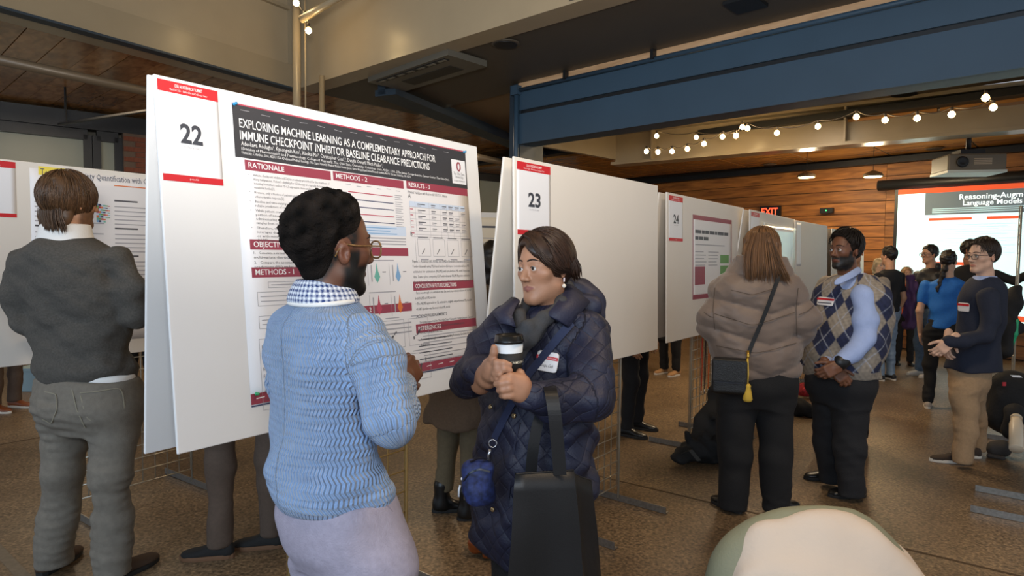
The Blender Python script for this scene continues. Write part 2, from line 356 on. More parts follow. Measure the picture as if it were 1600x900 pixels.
# sprinkler drop at left ceiling
rs = empty('trim_11', P(100, 190, 8.0)); tag(rs, 'thin black sprinkler branch under the left wood ceiling', None, None, 'structure')
a_, b_ = P(96, 125, 8.0), P(103, 192, 8.0)
MB().tube([np.array([b_[0], b_[1], 3.55]), b_], .014, 6).build('drop_rod', m_black, rs)
MB().tube([P(92, 194, 8.0), P(235, 172, 6.8)], .018, 6).build('branch_pipe', m_black, rs)

# -- walls
Wb0, Wb1 = np.array([11.5, 5.6, 0]), np.array([1.2, 16.3, 0]); wd = nrm(Wb1-Wb0); wn = np.array([-wd[1], wd[0], 0]); wn = wn if wn @ GG < 0 else -wn
wl = np.linalg.norm(Wb1-Wb0)
wb = MB().obox((Wb0+Wb1)/2-wn*.12+UP*1.75, wd*wl/2, wn*.1, UP*1.75).build('wall_back', M('wall_backing_dark', '2A1A0C', .8)); tag(wb, 'wall clad in horizontal cedar boards behind the screen', None, None, 'structure')
pb = MB().obox((0, 0, 0), (wl/4, 0, 0), (0, .02, 0), (0, 0, .098)).build('cedar_board', m_wwall, wb, local=True)
i = 0
for z in np.arange(.12, 3.2, .207):
    for h in range(2):
        o = pb if i == 0 else pb.copy()
        if i: COL.objects.link(o); o.parent = wb
        i += 1; o.location = Wb0+wd*wl*(.25+.5*h)+UP*z+wn*random.uniform(-.003, .003)-np.array(world_loc(wb)); o.rotation_euler = (0, 0, math.atan2(wd[1], wd[0])); o.scale = (.9995, 1, 1)
MB().obox((Wb0+Wb1)/2+wn*.1+UP*3.17, wd*wl/2, wn*.05, UP*.05).build('trim_12', m_black)['kind'] = 'structure'
# left wall: dado, window band, brick pier
Wl0, Wl1 = Pz(0, 180, 3.3), Pz(770, 268, 3.3); Wl0[2] = Wl1[2] = 0; ld = nrm(Wl1-Wl0); Wl0 = Wl0-ld*3; ln = np.array([ld[1], -ld[0], 0])
Wl1 = Wl1+ld*3.0
lw = MB().obox((Wl0+Wl1)/2-ln*.16+UP*.3, (Wl1-Wl0)/2, ln*.1, UP*.3).build('wall_left', M('grey_plaster', '8E8C82', .8, var=.08, scale=4)); tag(lw, 'low wall under the window band on the left', None, None, 'structure')
m_frame = M('black_window_frame', '17191B', .4)
m_pane = M('frosted_window_glass', '9C9F8E', .35, var=.04, scale=2)
def along(px, py=240, z=2.6):
    p = Pz(px, py, z); r_ = ray(px, py)[:2]; A_ = np.array([[r_[0], -ld[0]], [r_[1], -ld[1]]]); t = np.linalg.solve(A_, Wl0[:2]); return Wl0+ld*t[1]
LL = np.linalg.norm(Wl1-Wl0)
# panes between mullions
wx = [(-200, -60), (-50, 138), (152, 186), (520, 640), (650, 742), (748, 800)]
for k, (xa, xb) in enumerate(wx):
    a_, b_ = along(xa), along(xb); win = empty('window_%d' % (k+1), (a_+b_)/2+UP*.6); tag(win, 'frosted window in black frame, left wall', None, None, 'structure')
    MB().obox((a_+b_)/2-ln*.12+UP*1.85, (b_-a_)/2, ln*.01, UP*1.27).build('pane', m_pane, win)
    L_ = np.linalg.norm(b_-a_)
    for q in (a_, b_): MB().obox(q-ln*.08+UP*1.85, ld*.05, ln*.05, UP*1.32).build('frame_post', m_frame, win)
    MB().obox((a_+b_)/2-ln*.08+UP*3.17, (b_-a_)/2, ln*.05, UP*.07).build('frame_head', m_frame, win)
    MB().obox((a_+b_)/2-ln*.08+UP*.63, (b_-a_)/2, ln*.06, UP*.04).build('frame_sill', m_frame, win)
MB().obox((Wl0+Wl1)/2-ln*.06+UP*3.36, (Wl1-Wl0)/2, ln*.1, UP*.12).build('trim_13', m_frame)['kind'] = 'structure'
MB().obox((Wl0+Wl1)/2-ln*.4+UP*1.8, (Wl1-Wl0)/2, ln*.03, UP*1.8).build('wall_outer', M('grey_plaster', '8E8C82'))['kind'] = 'structure'
# brick pier
ba, bb = along(192), along(262); bl_ = np.linalg.norm(bb-ba)
pier = MB().obox((ba+bb)/2-ln*.03+UP*1.62, (bb-ba)/2*.99, ln*.08, UP*1.62).build('wall_pier', M('brick_mortar', '6B5A4C', .9, var=.1, scale=30)); tag(pier, 'red brick pier beside the left windows', None, None, 'structure')
m_brick = M('red_brick', '7A4632', .85, var=.25, scale=9, bump=.2, bscale=50)
bk = None; nb = max(2, int(bl_/.23)); bw = bl_/nb
for r in range(18):
    z = 3.2-.075*(r+.5)
    for c in range(nb):
        x = (c+.5+(.5 if r % 2 else 0))*bw
        if x+bw*.5 > bl_+.01: x = bl_-bw*.25; hw = bw*.25-.006
        else: hw = bw/2-.006
        if r % 2 and c == 0:
            pass
        if bk is None: o = bk = MB().obox((0, 0, 0), (1, 0, 0), (0, .03, 0), (0, 0, .032)).build('brick', m_brick, pier, local=True)
        else: o = bk.copy(); COL.objects.link(o); o.parent = pier
        o.location = ba+ld*x+ln*(.04+random.uniform(-.003, .003))+UP*z-np.array(world_loc(pier)); o.rotation_euler = (0, 0, math.atan2(ld[1], ld[0])); o.scale = (hw, 1, 1)

# ================================================================== things on the ceiling
# air cassette
ac = empty('air_conditioner', Pz(680, 110, 3.4), 'flat ceiling air unit with a slotted edge under the dark soffit', 'air conditioner')
cq = [Pz(575, 122, 3.39), Pz(700, 78, 3.39), Pz(770, 92, 3.39), Pz(628, 140, 3.39)]
cc = sum(cq)/4; e1 = (cq[1]-cq[0])/2; e2 = (cq[3]-cq[0]+cq[2]-cq[1])/4
m_ac = M('grey_enamel', '5A564D', .35)
MB().obox(cc-UP*.015, e1, e2, UP*.03).build('panel', m_ac, ac)
MB().obox(cc-UP*.047-e2*.72, e1*.85, e2*.13, UP*.004).build('slot', m_black, ac)
for t in np.linspace(-.75, .75, 7): MB().obox(cc-UP*.049-e2*.72+e1*t, e1*.08, e2*.07, UP*.004).build('louvre', M('louvre_metal', '8E8A80', .3, .5), ac)
MB().obox(cc-UP*.047+e2*.25+e1*.05, e1*.6, e2*.35, UP*.003).build('grille', M('grille_dark', '2B2924', .5), ac)
def disc(name, p, r, m, label, cat):
    o = empty(name, p, label, cat)
    MB().lathe(p-UP*.012, [(r, .012), (r, .004), (r*.92, 0), (r*.85, 0)], 28).build('rim', m, o)
    MB().lathe(p-UP*.016, [(r*.82, .005), (r*.8, .0), (r*.3, -.002), (.001, -.002)], 28).build('grille', m_black, o)
    return o
disc('ceiling_speaker', Pz(790, 68, 3.41), .13, m_soffit, 'round dark ceiling speaker between beam and air unit', 'speaker')
disc('ceiling_speaker', Pz(1413, 146, 3.46), .17, m_soffit2, 'round ceiling speaker above the string lights, screen side', 'speaker')
disc('ceiling_speaker', Pz(1460, 232, 3.24), .13, m_soffit2, 'round ceiling speaker left of the projector', 'speaker')
disc('ceiling_speaker', Pz(1203, 257, 3.24), .12, m_soffit2, 'round ceiling speaker above the exit sign', 'speaker')
disc('ceiling_speaker', Pz(1080, 196, 3.46), .15, m_soffit2, 'round ceiling speaker above the clustered bulbs', 'speaker')
# recessed lamps in far bay
m_lampglow = M('lamp_glow', 'FFE3A8', .5, emit=14)
for px, py, lab in ((1260, 277, 'lit round ceiling lamp left of the seam, above plank wall'), (1364, 276, 'lit round ceiling lamp nearer the projection screen')):
    p = P(px, py, 10.4 if px < 1300 else 9.8)
    o = empty('ceiling_lamp', p, lab, 'lamp', 'lit lamps under the far wood ceiling')
    MB().lathe(p, [(.135, .0), (.14, .02), (.12, .05), (.05, .08), (.03, .09)], 24).build('housing', m_soffit2, o, True)
    MB().lathe(p-UP*.006, [(.001, 0), (.12, 0), (.12, .008), (.001, .008)], 24).build('diffuser', m_lampglow, o)
    MB().tube([p+UP*.08, np.array([p[0], p[1], 3.26])], .004, 6).build('stem', m_black, o)
    d_ = bpy.data.lights.new('lamp_light', 'POINT'); d_.energy = 45; d_.color = (1, .8, .5); d_.shadow_soft_size = .1
    lo = bpy.data.objects.new('lamp_light', d_); COL.objects.link(lo); lo.location = p+UP*.0-UP*.06; lo.parent = None
# string lights
m_bulb = M('bulb_glow', 'FFD58A', .5, emit=40)
m_cable = M('cable_dark', '2A2118', .6)
def string(name, pts, label, sag=.04, Yr=None, cable_pts=None):
    root = empty(name, pts[0], label, 'string lights')
    cp = []
    for i in range(len(pts)-1):
        for t in np.linspace(0, 1, 7)[:-1]: cp.append(pts[i]*(1-t)+pts[i+1]*t+UP*(.065-sag*4*t*(1-t)))
    cp.append(pts[-1]+UP*.065)
    MB().tube(cp, .006, 5).build('cable', m_cable, root, True)
    for p in pts:
        MB().lathe(p+UP*.022, [(.012, 0), (.014, .01), (.014, .035), (.008, .045)], 10).build('socket', m_cable, root, True)
        MB().lathe(p-UP*.03, [(.004, -.006), (.022, .004), (.031, .022), (.025, .042), (.012, .055)], 12).build('bulb', m_bulb, root, True)
    for p in pts[::2]:
        d_ = bpy.data.lights.new('bulb_light', 'POINT'); d_.energy = 2.2; d_.color = (1, .75, .42); d_.shadow_soft_size = .03
        lo = bpy.data.objects.new('bulb_light', d_); COL.objects.link(lo); lo.location = p-UP*.05-GG*.03
    return root
Yl = 7.6
string('string_lights', [P(1540, 152, 5.6), P(1552, 167, 5.8), P(1487, 178, 6.1), P(1433, 184, 6.4), P(1383, 187, 6.7), P(1338, 182, 7.0), P(1278, 197, 7.3), P(1214, 207, 7.6), P(1168, 200, 7.85)], 'string of warm bulbs strung along the far beam toward the screen')
string('string_lights', [P(1160, 198, 7.9), P(1150, 212, 7.95), P(1129, 213, 8.0), P(1100, 224, 8.1), P(1074, 232, 8.2), P(1050, 236, 8.3), P(1028, 237, 8.4), P(1010, 236, 8.5)], 'string of warm bulbs dipping toward board 24')
string('string_lights', [P(1150, 210, 8.6), P(1088, 214, 8.7), P(1026, 212, 8.8)], 'short string of three warm bulbs behind the dipping string')
string('string_lights', [P(463, 4, 6.3), P(476, 28, 6.3), P(482, 47, 6.3)], 'three warm bulbs hanging by the slim pipe above board 22')
# projector
pj = empty('projector', P(1512, 255, 8.3), 'grey ceiling projector on a bracket in front of the screen', 'projector')
pc = P(1512, 257, 8.3); fx = nrm(np.array([.9, -.1, 0])); m_pj = M('projector_body_grey', '6E675A', .5)
px_ = nrm(np.array([.98, -.18, 0])); py_ = np.array([-px_[1], px_[0], 0])
o = MB().obox(pc, px_*.33, py_*.24, UP*.105).build('body', m_pj, pj)
bv = o.modifiers.new('b', 'BEVEL'); bv.width = .02; bv.segments = 2
MB().obox(pc-UP*.115, px_*.335, py_*.245, UP*.016).build('base_plate', M('projector_base_pale', 'C6CFC9', .5), pj)
MB().lathe(pc-px_*.18-py_*.245+UP*.0, [(.065, 0), (.07, -.02), (.055, -.03), (.03, -.02)], 20, axis=py_).build('lens', m_black, pj, True)
for t in range(4): MB().obox(pc+px_*.06-py_*.243+UP*(.04-.022*t), px_*.1, py_*.004, UP*.004).build('vent_slat', M('vent_light', 'B9A993', .5), pj)
MB().obox(pc+UP*.14, px_*.14, py_*.12, UP*.035).build('mount_box', m_black, pj)
MB().tube([pc+UP*.14, np.array([pc[0], pc[1], 3.25])], .03, 10).build('mount_pole', m_black, pj, True)
MB().obox(np.array([pc[0], pc[1], 3.24]), px_*.12, py_*.12, UP*.012).build('ceiling_plate', m_soffit2, pj)
# projection screen
S_tl = P(1405, 297, 10.0); sd = -wd
def on_wall(px, py, off):
    r_ = ray(px, py); o_ = Wb0+wn*off; A_ = np.array([[r_[0], -wd[0]], [r_[1], -wd[1]]]); t = np.linalg.solve(A_, o_[:2]); return np.array([0, 0, HC])+r_*t[0]
tl = on_wall(1404, 297, .45); bl2 = on_wall(1393, 492, .45); zt, zb = tl[2], bl2[2]
scr = empty('projection_screen', np.array([tl[0], tl[1], zb]), 'glowing projection screen with a slide, pulled down before the plank wall', 'screen')
tl2 = tl.copy(); SW = 3.5; SH = zt-zb
m_sw = M('screen_white', 'D2F4F4', .8, emit=.95); m_sr = M('screen_red', 'E0562F', .8, emit=.75); m_sg = M('screen_grey', '6F7C80', .8, emit=.38); m_st = M('screen_text', 'F4FFFF', .8, emit=1.1); m_sl = M('screen_faint', 'B9D9DA', .8, emit=.75)
m_sp = M('screen_purple', '6A6AC0', .8, emit=.5)
MB().obox(tl2+sd*SW/2-UP*SH/2-wn*.01, sd*(SW/2+.05), wn*.006, UP*(SH/2+.06)).build('black_border', m_black, scr)
pr = Print(tl2+wn*.0, sd, -UP, wn, .002)
pr.rect('w', 0, 0, SW, SH, 1); pr.rect('r', 0, 0, SW, .075, 2); pr.rect('r', 0, SH-.10, SW, SH-.02, 2)
u0 = .38; pr.rect('g', u0, .075, SW-.3, .42, 2)
pr.text('t', 'Reasoning-Augmented PET/CT Lesion Segmentation', u0+.45, .20, .115, None, 3, bold=True)
pr.text('t', 'Language Models and Reinforcement Learning', u0+.5, .29, .105, None, 3, bold=True)
for k in range(3): pr.line('l', u0+.1, .33+.028*k, u0+1.6-.2*k, .33+.028*k, .012, 3)
pr.rect('r', u0+.06, .47, u0+.62, .51, 2); pr.rect('r', u0+.8, .47, u0+1.2, .51, 2)
for k in range(13): pr.line('l', u0+.08, .58+.035*k, u0+1.15-.1*(k % 3), .58+.035*k, .010, 2)
pr.rect('r', u0+.03, 1.15, u0+.7, 1.20, 2)
for k in range(2): pr.rect('p', u0+.22, 1.3+.13*k, u0+.34, 1.4+.13*k, 2)
for k in range(10): pr.line('l', u0+1.4, 1.3+.05*k, u0+2.4-.1*(k % 3), 1.3+.05*k, .012, 2)
pr.build(scr, {'w': m_sw, 'r': m_sr, 'g': m_sg, 't': m_st, 'l': m_sl, 'p': m_sp}, {'w': 'lit_surface', 'r': 'red_bars', 'g': 'title_bar', 't': 'title_text', 'l': 'text_lines', 'p': 'figure_print'})
hz = on_wall(1390, 283, .45); MB().tube([tl2-sd*.3+UP*.09, tl2+sd*(SW+.3)+UP*.09], .085, 12).build('roller_case', m_black, scr, True)
# exit sign, status unit
pe = P(1200, 333, 11.5); ex = empty('exit_sign', pe, 'red lit exit sign on the plank wall', 'sign')
pe = on_wall(1203, 330, .12); ex.location = pe
MB().obox(pe-wn*.02, sd*.2, wn*.03, UP*.1).build('case', m_black, ex)
pr = Print(pe-sd*.17-UP*-.075+wn*.012, sd, -UP, wn, .003); pr.text('t', 'EXIT', .17, .145, .19, .32, 1, 'c', True); pr.build(ex, {'t': M('exit_red', 'FF3B22', .5, emit=5)}, {'t': 'letters'})
pe = on_wall(1292, 329, .1); un = empty('wall_unit', pe, 'small black wall unit with a green light', 'device')
MB().obox(pe, sd*.11, wn*.04, UP*.045).build('case', m_black, un); MB().lathe(pe+wn*.045, [(.012, 0), (.01, .006)], 10, axis=wn).build('indicator', M('green_led', '35E06A', .5, emit=4), un)
# ================================================================== BOARDS, POSTERS, GRID STANDS
m_foam = M('white_foam_board', 'E4E4E4', .55, var=.015, scale=3)
m_foam_b = M('warm_lit_foam_board', 'E2DCD3', .6, var=.02, scale=3)  # same white board, the lamps' warm cast put into its colour
m_card = M('card_paper', 'E9EAEE', .5); m_red = M('signal_red_print', 'C9202A', .5); m_num = M('charcoal_print', '3C3F48', .5); m_white = M('white_print', 'F4F4F4', .5)
m_paper = M('poster_paper', 'E6E3E3', .45); m_dk = M('dark_banner_print', '3A3A3E', .45); m_bar = M('crimson_bar_print', '983F4F', .45)
m_txt = M('text_print', '55545A', .5); m_txtl = M('light_text_print', 'A9A7AC', .5); m_blueL = M('pale_blue_print', 'C9D6E8', .5); m_navy = M('navy_print', '33355C', .5)
m_or = M('orange_print', 'D9763A', .5); m_teal = M('teal_print', '6FB5A6', .5); m_skyb = M('skyblue_print', '7FA8CF', .5); m_rd2 = M('rose_print', 'B9485C', .5); m_yel = M('yellow_print', 'F1DC57', .5); m_title = M('slate_title_print', '3C4B63', .5); m_green = M('green_print', '6FA05A', .5)
PM = {'card': m_card, 'red': m_red, 'num': m_num, 'white': m_white, 'paper': m_paper, 'dk': m_dk, 'bar': m_bar, 'txt': m_txt, 'txtl': m_txtl, 'bl': m_blueL, 'navy': m_navy, 'or': m_or, 'teal': m_teal, 'sky': m_skyb, 'rose': m_rd2, 'yel': m_yel, 'title': m_title, 'green': m_green}
PN = {'red': 'red_bars', 'num': 'number_print', 'white': 'white_lettering', 'dk': 'dark_banner', 'bar': 'crimson_bars', 'txt': 'body_text', 'txtl': 'fine_lines', 'bl': 'pale_blue_fields', 'navy': 'navy_lines', 'or': 'orange_marks', 'teal': 'teal_marks', 'sky': 'blue_marks', 'rose': 'rose_marks', 'yel': 'yellow_highlight', 'title': 'title_lettering', 'green': 'green_marks', 'paper': 'white_fields', 'card': 'white_field'}
class Panel:
    """leaning rectangular panel from its top-left, top-right and bottom-left corners; n faces the front"""
    def __init__(s, tl, tr, bl):
        s.tl = np.array(tl, float); s.r = nrm(tr-tl); s.L = np.linalg.norm(tr-tl); d = bl-tl; d = d-s.r*(d @ s.r); s.d = nrm(d); s.H = np.linalg.norm(d); s.n = np.cross(s.r, -s.d)*1.0
        if s.n @ np.array([0, -1, 0]) < 0 and s.n[0] < 0: s.n = -s.n
    def pt(s, u, v, off=0): return s.tl+s.r*u+s.d*v+s.n*off
    def uv(s, px, py):
        r_ = ray(px, py); o = np.array([0, 0, HC]); t = ((s.tl-o) @ s.n)/(r_ @ s.n); p = o+r_*t-s.tl; return p @ s.r, p @ s.d
    def board(s, name, label, th=.012, m=None, sub=None, group=None):
        c = s.pt(s.L/2, s.H/2, -th/2)
        o = MB().obox(c, s.r*s.L/2, s.d*s.H/2, s.n*th/2).build(name, m or m_foam); tag(o, label, 'poster board', group or 'white poster boards on wire stands')
        bv = o.modifiers.new('bevel', 'BEVEL'); bv.width = .003; bv.segments = 2
        return o
    def sheet(s, name, u0, v0, u1, v1, m, label, cat, off=.0012, curl=0.0, group=None):
        """paper sheet lying on the panel, a touch of waviness"""
        nu, nv = 14, 14; V = []; Fc = []
        for j in range(nv+1):
            for i in range(nu+1):
                a_, b_ = i/nu, j/nv; w_ = curl*((abs(a_-.5)*2)**4*.6+.4*(abs(b_-.5)*2)**4)
                V.append(s.pt(u0+(u1-u0)*a_, v0+(v1-v0)*b_, off+w_))
        for j in range(nv):
            for i in range(nu):
                q = j*(nu+1)+i; Fc.append((q, q+nu+1, q+nu+2, q+1))
        o = pyd(name, V, Fc, None, m, True); tag(o, label, cat, group)
        sd_ = o.modifiers.new('t', 'SOLIDIFY'); sd_.thickness = .0006; sd_.offset = -1
        return o, Print(s.pt(u0, v0, off), s.r, s.d, s.n)
def behind(pn, px, off):
    """floor point under the line `off` behind the panel's top edge, at photo column px"""
    r2 = nrm(np.array([pn.r[0], pn.r[1], 0])); n2 = np.array([r2[1], -r2[0], 0]); n2 = n2 if n2 @ pn.n > 0 else -n2
    o_ = pn.tl-n2*off; q_ = ray(px, 600)[:2]; A_ = np.array([[q_[0], -r2[0]], [q_[1], -r2[1]]]); t = np.linalg.solve(A_, o_[:2]); return np.array([*(q_*t[0]), 0.])
def number_card(pn, num, u0, v0, u1, v1, label, blank=False):
    o, pr = pn.sheet('number_card', u0, v0, u1, v1, m_card, label, 'sign', group='numbered cards on the poster boards')
    W, H = u1-u0, v1-v0
    if blank: pr.build(o, PM, PN); return
    pr.rect('red', .0, .0, W, H*.115); pr.rect('red', .0, H*.93, W, H*.998)
    pr.text('white', 'OSU AI RESEARCH SUMMIT', W/2, H*.056, H*.045, W*.46, 2, 'c', True)
    pr.text('white', 'March 3-4, 2026  \u2022  Blackwell Inn and Conference Center', W/2, H*.093, H*.03, W*.62, 2, 'c')
    pr.text('num', str(num), W/2, H*.60, H*.27, W*.37, 2, 'c', True)
    pr.text('txtl', 'POSTER BOARD', W/2, H*.655, H*.028, W*.29, 2, 'c')
    pr.text('white', 'go.osu.edu/ai', W/2, H*.972, H*.026, W*.15, 2, 'c')
    pr.build(o, PM, PN)
m_wire = M('chrome_wire', 'BDB7A8', .3, .55); m_wireg = M('brass_wire', 'D2B67C', .3, .6); m_wireb = M('black_wire', '26272A', .4, .3); m_galv = M('galvanised_foot', '8F8D88', .35, .8, var=.2, scale=60)
def grid_stand(name, a, b, z0, z1, label, pitch=.076, wire=None, foot=True, feet=None, r=.0036, both=True):
    """gridwall panel between floor points a and b with two L feet"""
    a, b = np.array([a[0], a[1], 0.]), np.array([b[0], b[1], 0.]); d = nrm(b-a); L = np.linalg.norm(b-a); nn = np.array([d[1], -d[0], 0])
    root = empty(name, (a+b)/2, label, 'display stand', 'wire grid stands'); wire = wire or m_wire
    mb = MB(); nx = max(2, int(round(L/pitch))); nz = int(round((z1-z0)/pitch))
    for i in range(nx+1): p = a+d*L*i/nx; mb.tube([p+UP*z0, p+UP*z1], r, 5)
    for j in range(nz+1): z = z0+(z1-z0)*j/nz; mb.tube([a+UP*z+nn*r*2, b+UP*z+nn*r*2], r, 5)
    mb.build('wire_grid', wire, root, True)
    for p in (a, b):
        pmb = MB(); pmb.tube([p+nn*.014+UP*.02, p+nn*.014+UP*(z1)], .007, 8); pmb.build('upright', wire, root, True)
        if foot:
            MB().obox(p+UP*.022, nn*.33, d*.003, UP*.020).add(*_box(p+d*.018+UP*.004, nn*.33, d*.018, UP*.002)).build('foot', m_galv, root)
            for s_ in (-.28, .28): MB().lathe(p+nn*s_+d*.016+UP*.006, [(.008, 0), (.008, .008), (.004, .011)], 8).build('bolt', m_wire, root)
    return root
def _box(c, ax, ay, az):
    V = [c+a_*ax+b_*ay+d_*az for d_ in (-1, 1) for b_ in (-1, 1) for a_ in (-1, 1)]
    return V, [(0, 2, 3, 1), (4, 5, 7, 6), (0, 1, 5, 4), (2, 6, 7, 3), (0, 4, 6, 2), (1, 3, 7, 5)]

# ---- board 22
b22 = Panel(Pz(240, 115, 2.06), Pz(745, 229, 2.06), Pz(272, 712, .87))
b22.board('poster_board', 'front white foam board of stand 22 carrying the machine learning poster')
yt_ = b22.tl[1]; tl_ = P(231, 116, yt_+.05); rb = Panel(tl_, tl_+b22.r*b22.L, P(244, 706, yt_+.12))
rb.board('poster_board', 'rear white foam board showing at the far left edge of the largest board')
uv = b22.uv
u0, v0 = uv(242, 120); u1, v1 = uv(349, 293)
number_card(b22, 22, .008, .012, uv(343, 200)[0], uv(300, 286)[1], 'white card numbered 22 with red bars, top left of the largest board')
# poster
pu0, pv0 = uv(365, 160); pu1 = uv(731, 420)[0]; pv1 = uv(390, 632)[1]
pv1b = uv(735, 572)[1]; pu1 = uv(731.5, 290)[0]
PW, PH = pu1-pu0, .5*(pv1+pv1b)-pv0
pu0 -= .008
po, pr = b22.sheet('research_poster', pu0, pv0, pu0+PW, pv0+PH, m_paper, 'large research poster with dark title banner and crimson headings on board 22', 'poster')
pr.o = pr.o+b22.n*.0
def q(px, py):  # photo pixel -> poster coordinates
    u_, v_ = uv(px, py); return u_-pu0, v_-pv0
W, H = PW, PH; hb = H*.18
pr.rect('dk', .0, .006, W, hb); pr.rect('rose', 0, .001, W, .006)
for k in range(14): pr.line('txtl', .03+k*W*.065, .022+.003*(k % 2), .03+k*W*.065+.035, .022+.003*(k % 3), .0015, 2)
tw = W*.80
pr.text('white', 'EXPLORING MACHINE LEARNING AS A COMPLEMENTARY APPROACH FOR', W*.018, H*.079, .045, tw, 3, bold=True)
pr.text('white', 'IMMUNE CHECKPOINT INHIBITOR BASELINE CLEARANCE PREDICTIONS', W*.018, H*.119, .045, W*.765, 3, bold=True)
pr.text('white', 'Adeoluwa Adelugba\u00b9, Kyeongmin Kim\u00b9, Xiaokui Mo\u00b2, Christopher Coss\u00b9\u02d2\u00b3, Dwight Owen\u2074, Mitch Phelps\u00b9\u02d2\u00b3'.replace('\u02d2', ',').replace('\u2074', '4'), W*.02, H*.139, .022, W*.53, 3)
pr.text('white', '1Division of Pharmaceutics and Pharmacology, College of Pharmacy, The Ohio State University, Columbus, Ohio, 43201, USA. 2The James Comprehensive Cancer Center, The Ohio State', W*.02, H*.154, .0145, W*.87, 3)
pr.text('white', 'University, Columbus, Ohio, 43201, USA. 4Division of Medical Oncology, Ohio State University Wexner Medical Center, James Cancer Hospital and Solove Research Institute, 460 W 10th Ave, Columbus, OH, 43210', W*.02, H*.167, .0145, W*.66, 3)
lu0, lu1 = W*.91, W*.993
pr.rect('card', lu0, H*.050, lu1, H*.162, 2)
def ring(lay, u, v, a_, b_, w_, lift):
    for i in range(8):
        t0, t1 = math.pi/4*i+math.pi/8, math.pi/4*(i+1)+math.pi/8
        f = lambda t, k: (u+(a_-k)*math.cos(t), v+(b_-k)*math.sin(t))
        pr.poly(lay, [f(t0, 0), f(t1, 0), f(t1, w_), f(t0, w_)], lift)
ring('bar', (lu0+lu1)/2, H*.081, .017, .025, .009, 3)
pr.text('txt', 'The Ohio State', (lu0+lu1)/2, H*.121, .021, (lu1-lu0)*.78, 3, 'c'); pr.text('txt', 'University', (lu0+lu1)/2, H*.136, .021, (lu1-lu0)*.6, 3, 'c'); pr.text('txt', 'COLLEGE OF PHARMACY', (lu0+lu1)/2, H*.152, .011, (lu1-lu0)*.8, 3, 'c')
c1a, c1b, c2a, c2b, c3a, c3b = q(382, 258)[0], q(517, 285)[0], q(520, 275)[0], q(631, 300)[0], q(635, 295)[0], q(730, 305)[0]
def bar(t, ua, ub, va, h=.036):
    pr.rect('bar', ua, va, ub, va+h, 1)
    if t: pr.text('white', t, ua+.014, va+h*.72, .027, (ub-ua)*.66 if len(t) > 20 else None, 2, bold=True)
def para(lines, u, v, wid, size=.0165, lead=.0225, bullet=False, lay='txt'):
    for i, l in enumerate(lines):
        if bullet and i == 0: pr.text(lay, '\u2022', u-.02, v, size, None, 2)
        rt_ = len(l)/max(max(len(x) for x in lines), 38); pr.text(lay, l, u, v+lead*i, size, wid if rt_ > .85 else wid*rt_, 2)
    return v+lead*len(lines)
def V(py, px): return q(px, py)[1]
bar('RATIONALE', c1a, c1b, H*.185)
v = H*.237; wid = c1b-c1a-.03
for ls in (['Immune checkpoint inhibitors (ICIs) are routinely prescribed for the treatment of', 'many malignancies. Patient\'s eligibility for ICI therapy are typically determined by', 'assessing biomarkers such as PD-L1 expression, microsatellite instability, or tumor', 'mutational burden[1].'],
           ['However, only a fraction of patients eligible for ICI respond to treatment or', 'achieve durable response[2].'], ['Baseline and time-varying clearance of ICI have been identified as', 'reliable predictors of response to ICI therapy.'],
           ['While patient covariates, such as body weight, can explain a', 'portion of inter-subject variability, it typically requires', 'administering at least one dose and collecting serum', 'samples from each patient[3].'],
           ['Therefore, this project aims to develop a model that', 'leverages demographic and clinical data at baseline', 'or with minimal sampling, as compared to popPK', '(NLME) approaches.']):
    v = para(ls, c1a+.03, v, wid-.01, .0128, .0146, True)+.003
def at(py, px=395): return q(px, py)[1]
bar('OBJECTIVES', c1a, c1b, at(374, 391))
v = at(397, 400); v = para(['1.   Generate a virtual cancer patient population with', '      multi-variate distribution matching.'], c1a+.012, v, wid*.9, .0128, .0155); para(['2.   Compare the accuracy of baseline clearance', '      predictions (ML) under different sampling.'], c1a+.012, v+.003, wid*.85, .0128, .0155)
bar('METHODS - 1', c1a, c1b, at(418, 391))
vb = at(441, 400)
def fbox(u, v_, w_, h_, n=2):
    pr.frame('txtl', u, v_, u+w_, v_+h_, .0016, 2)
    for k in range(n): pr.line('txtl', u+.012, v_+h_*(k+1)/(n+1), u+w_-.012, v_+h_*(k+1)/(n+1), .003, 2)
fbox(c1a+.06, vb, .22, .022, 1); fbox(c1a+.015, vb+.035, .36, .05); pr.line('txtl', c1a+.17, vb+.085, c1a+.17, vb+.12, .002, 2); fbox(c1a+.015, vb+.12, .36, .045); fbox(c1a+.08, vb+.23, .22, .03, 1); pr.frame('txtl', c1a+.01, vb+.2, c1b, vb+.45, .0015, 2); fbox(c1a+.05, vb+.30, .28, .05); fbox(c1a+.06, vb+.37, .26, .04, 1)
para(['Figure 1. Workflow of virtual population simulation', 'using a multivariate distribution. Comparison', 'of Penalized regression, random forest and', 'baseline clearance models including', 'Forest. Bayesian estimation was done', 'Ph. Delgado et al. with nested', '(IRBM 2.0) prediction workflow', 'serial sampling'], c1a+.02, at(546, 400), wid*.86, .018, .026)
